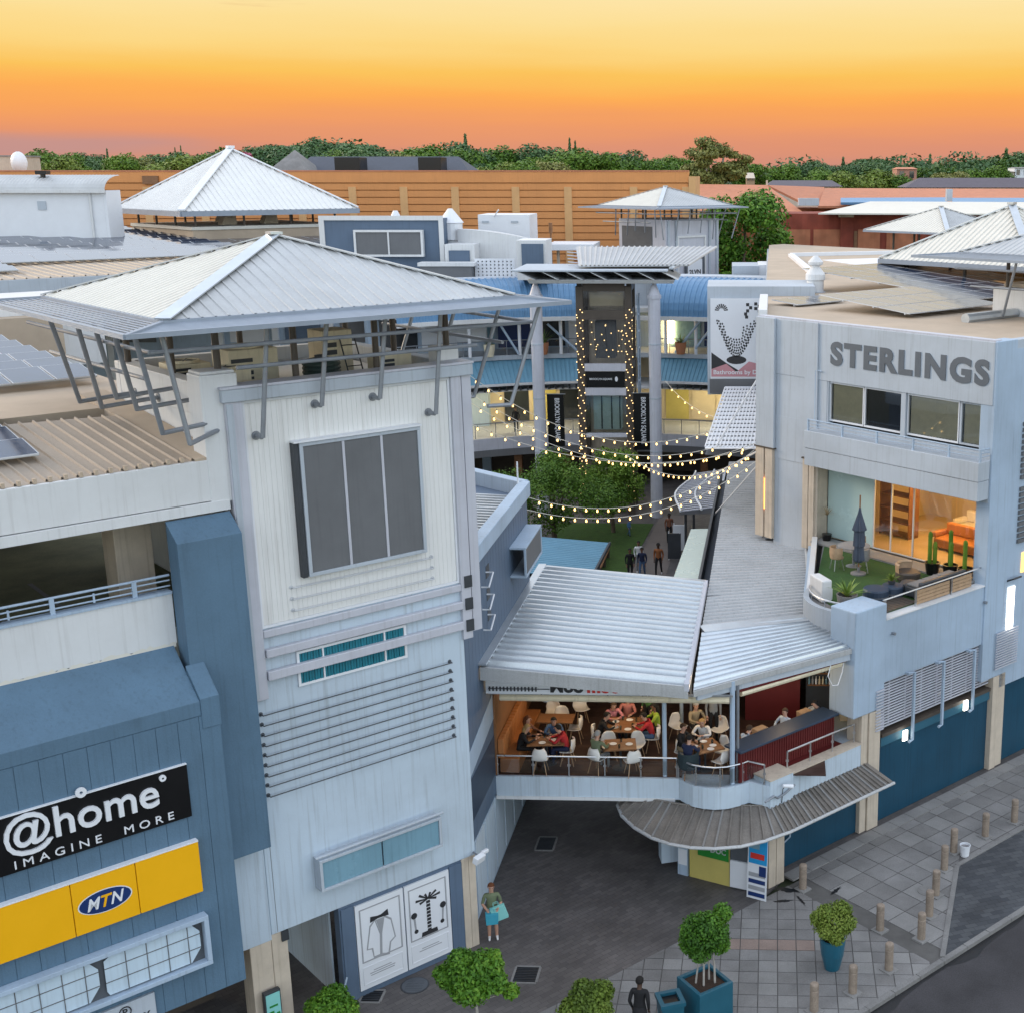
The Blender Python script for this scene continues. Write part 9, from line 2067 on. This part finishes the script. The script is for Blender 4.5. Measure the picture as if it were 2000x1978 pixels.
for k, x, y, Y, s, w in [('green round', 100, 288, 190, .85, 1.2), ('bright round', 108, 300, 170, .7, 1.2), ('dark round', 170, 305, 200, .7, 1.3), ('green round', 225, 296, 175, .75, 1.1), ('dark round', 175, 297, 240, .8, 1.2), ('olive', 270, 303, 210, .8, 1.3), ('dark round', 320, 296, 230, .9, 1.3), ('bright round', 350, 298, 170, .8, 1.5), ('bright round', 385, 296, 172, .8, 1.3),
    ('dark round', 420, 290, 220, .9, 1.2), ('green round', 465, 286, 220, 1.0, 1.2), ('dark round', 520, 285, 230, 1.0, 1.3), ('flat', 560, 276, 250, 1.2, 1.2), ('dark round', 615, 268, 260, 1.3, 1.3), ('flat', 680, 272, 260, 1.3, 1.2), ('dark round', 735, 285, 250, 1.2, 1.3), ('green round', 800, 283, 240, 1.2, 1.3), ('green round', 850, 280, 240, 1.2, 1.2), ('dark round', 905, 276, 255, 1.3, 1.2), ('green round', 960, 282, 240, 1.2, 1.2), ('bright round', 975, 312, 200, .8, 1.2),
    ('dark round', 1000, 296, 250, 1.1, 1.2), ('green round', 1010, 310, 200, .8, 1.3), ('dark round', 1060, 280, 240, 1.15, 1.2), ('green round', 1110, 290, 225, 1.1, 1.3), ('green round', 1150, 286, 215, 1.05, 1.2), ('dark round', 1215, 292, 250, 1.1, 1.2), ('green round', 1245, 305, 220, .9, 1.4), ('dark round', 1290, 310, 240, .9, 1.4), ('green round', 1320, 312, 220, .9, 1.3), ('tall', 1470, 310, 230, .8, 1.3), ('cone', 908, 258, 270, .95, .9), ('cone', 1112, 266, 280, .9, .7), ('cone', 1123, 272, 282, .85, .7), ('cone', 352, 282, 260, .6, .6), ('cone', 341, 286, 262, .55, .6), ('cone', 208, 288, 250, .55, .8),
    ('green round', 1520, 318, 260, .9, 1.4), ('dark round', 1560, 316, 300, 1.0, 1.4), ('dark round', 1590, 312, 330, 1.0, 1.3), ('green round', 1620, 325, 250, .9, 1.3), ('dark round', 1640, 318, 320, 1.0, 1.4), ('bright round', 1665, 330, 200, .8, 1.4), ('bright round', 1700, 326, 205, .85, 1.3), ('green round', 1745, 338, 205, .7, 1.3), ('green round', 1775, 342, 208, .65, 1.2), ('dark round', 1690, 312, 340, 1.1, 1.4), ('dark round', 1740, 315, 350, 1.1, 1.4), ('dark round', 1800, 312, 350, 1.2, 1.4), ('green round', 1830, 318, 320, 1.1, 1.4), ('dark round', 1870, 308, 380, 1.3, 1.4), ('dark round', 1920, 304, 380, 1.3, 1.4), ('green round', 1960, 300, 380, 1.4, 1.4), ('dark round', 2000, 296, 380, 1.4, 1.4), ('cone', 1647, 304, 350, 1.0, 1.0), ('cone', 1817, 298, 380, 1.1, 1.0), ('cone', 1966, 286, 390, 1.4, 1.1), ('flat', 1700, 306, 360, .9, 1.2), ('olive', 1850, 330, 270, .9, 1.3), ('green round', 1930, 322, 300, 1.0, 1.3), ('dark round', 60, 306, 210, .7, 1.2), ('dark round', 20, 310, 220, .7, 1.2)]:
    sky_tree(k, x, y, Y, s * 1.0, w)
for (kd, side), lst in SKY.items():
    lst.sort(key=lambda t: t[0])
    for i, (x, e) in enumerate(lst): e['label'] = kd + ' ' + side if len(lst) == 1 else kd + ' ' + side + ', ' + ('leftmost' if i == 0 else 'rightmost' if i == len(lst) - 1 else ORD[min(i, 9)] + ' from left')
# blossom tree
p = atY(478, 300, 190); t = Thing('blossom_tree', 'small pink blossoming tree peeking over the white pyramid', 'tree', 'w', (p.x, 190, p.z - 5)); mb = MB(); leaves(mb, [(p.x, 190, p.z - .6, 1.0, 1.0, .8), (p.x + .7, 190, p.z - 1.2, .8, .8, .7)], 900, .2, 4, .3); t.part('crown', mb, leafmat('blossom', (.28, .05, .10, 1), (.40, .08, .16, 1), (.5, .14, .22, 1))); mb = MB(); mb.tube((p.x, 190, p.z - 5), (p.x, 190, p.z - 1), .12, 6); t.part('trunk', mb, M['barkdk'])
# dense wood behind that reads as one mass
mb = MB(); rnd = random.Random(12); cl = []
for i in range(150):
    x = rnd.uniform(-260, 190); Y = rnd.uniform(300, 480); r_ = rnd.uniform(6, 11); zt_ = 20 + (Y - 345) * 0 + rnd.uniform(-1, 5) + max(0, x * .03) + (3.5 if -110 < x < -40 else 0); cl.append((x, Y, zt_ - r_ * .55, r_, r_, r_ * .55))
leaves(mb, cl, 80000, .6, 12, .75); single('far_wood', 'dense dark green wood covering the far slope', 'wood', mb, M['leaf_e'], kind='stuff')
mb = MB(); mb.add([(-600, 300, 2), (600, 300, 2), (600, 520, 17), (-600, 520, 17), (600, 1600, 26), (-600, 1600, 22)], [(0, 1, 2, 3), (3, 2, 4, 5)]); single('hills', 'low wooded hills on the horizon', 'hill', mb, M['earth'], kind='structure')
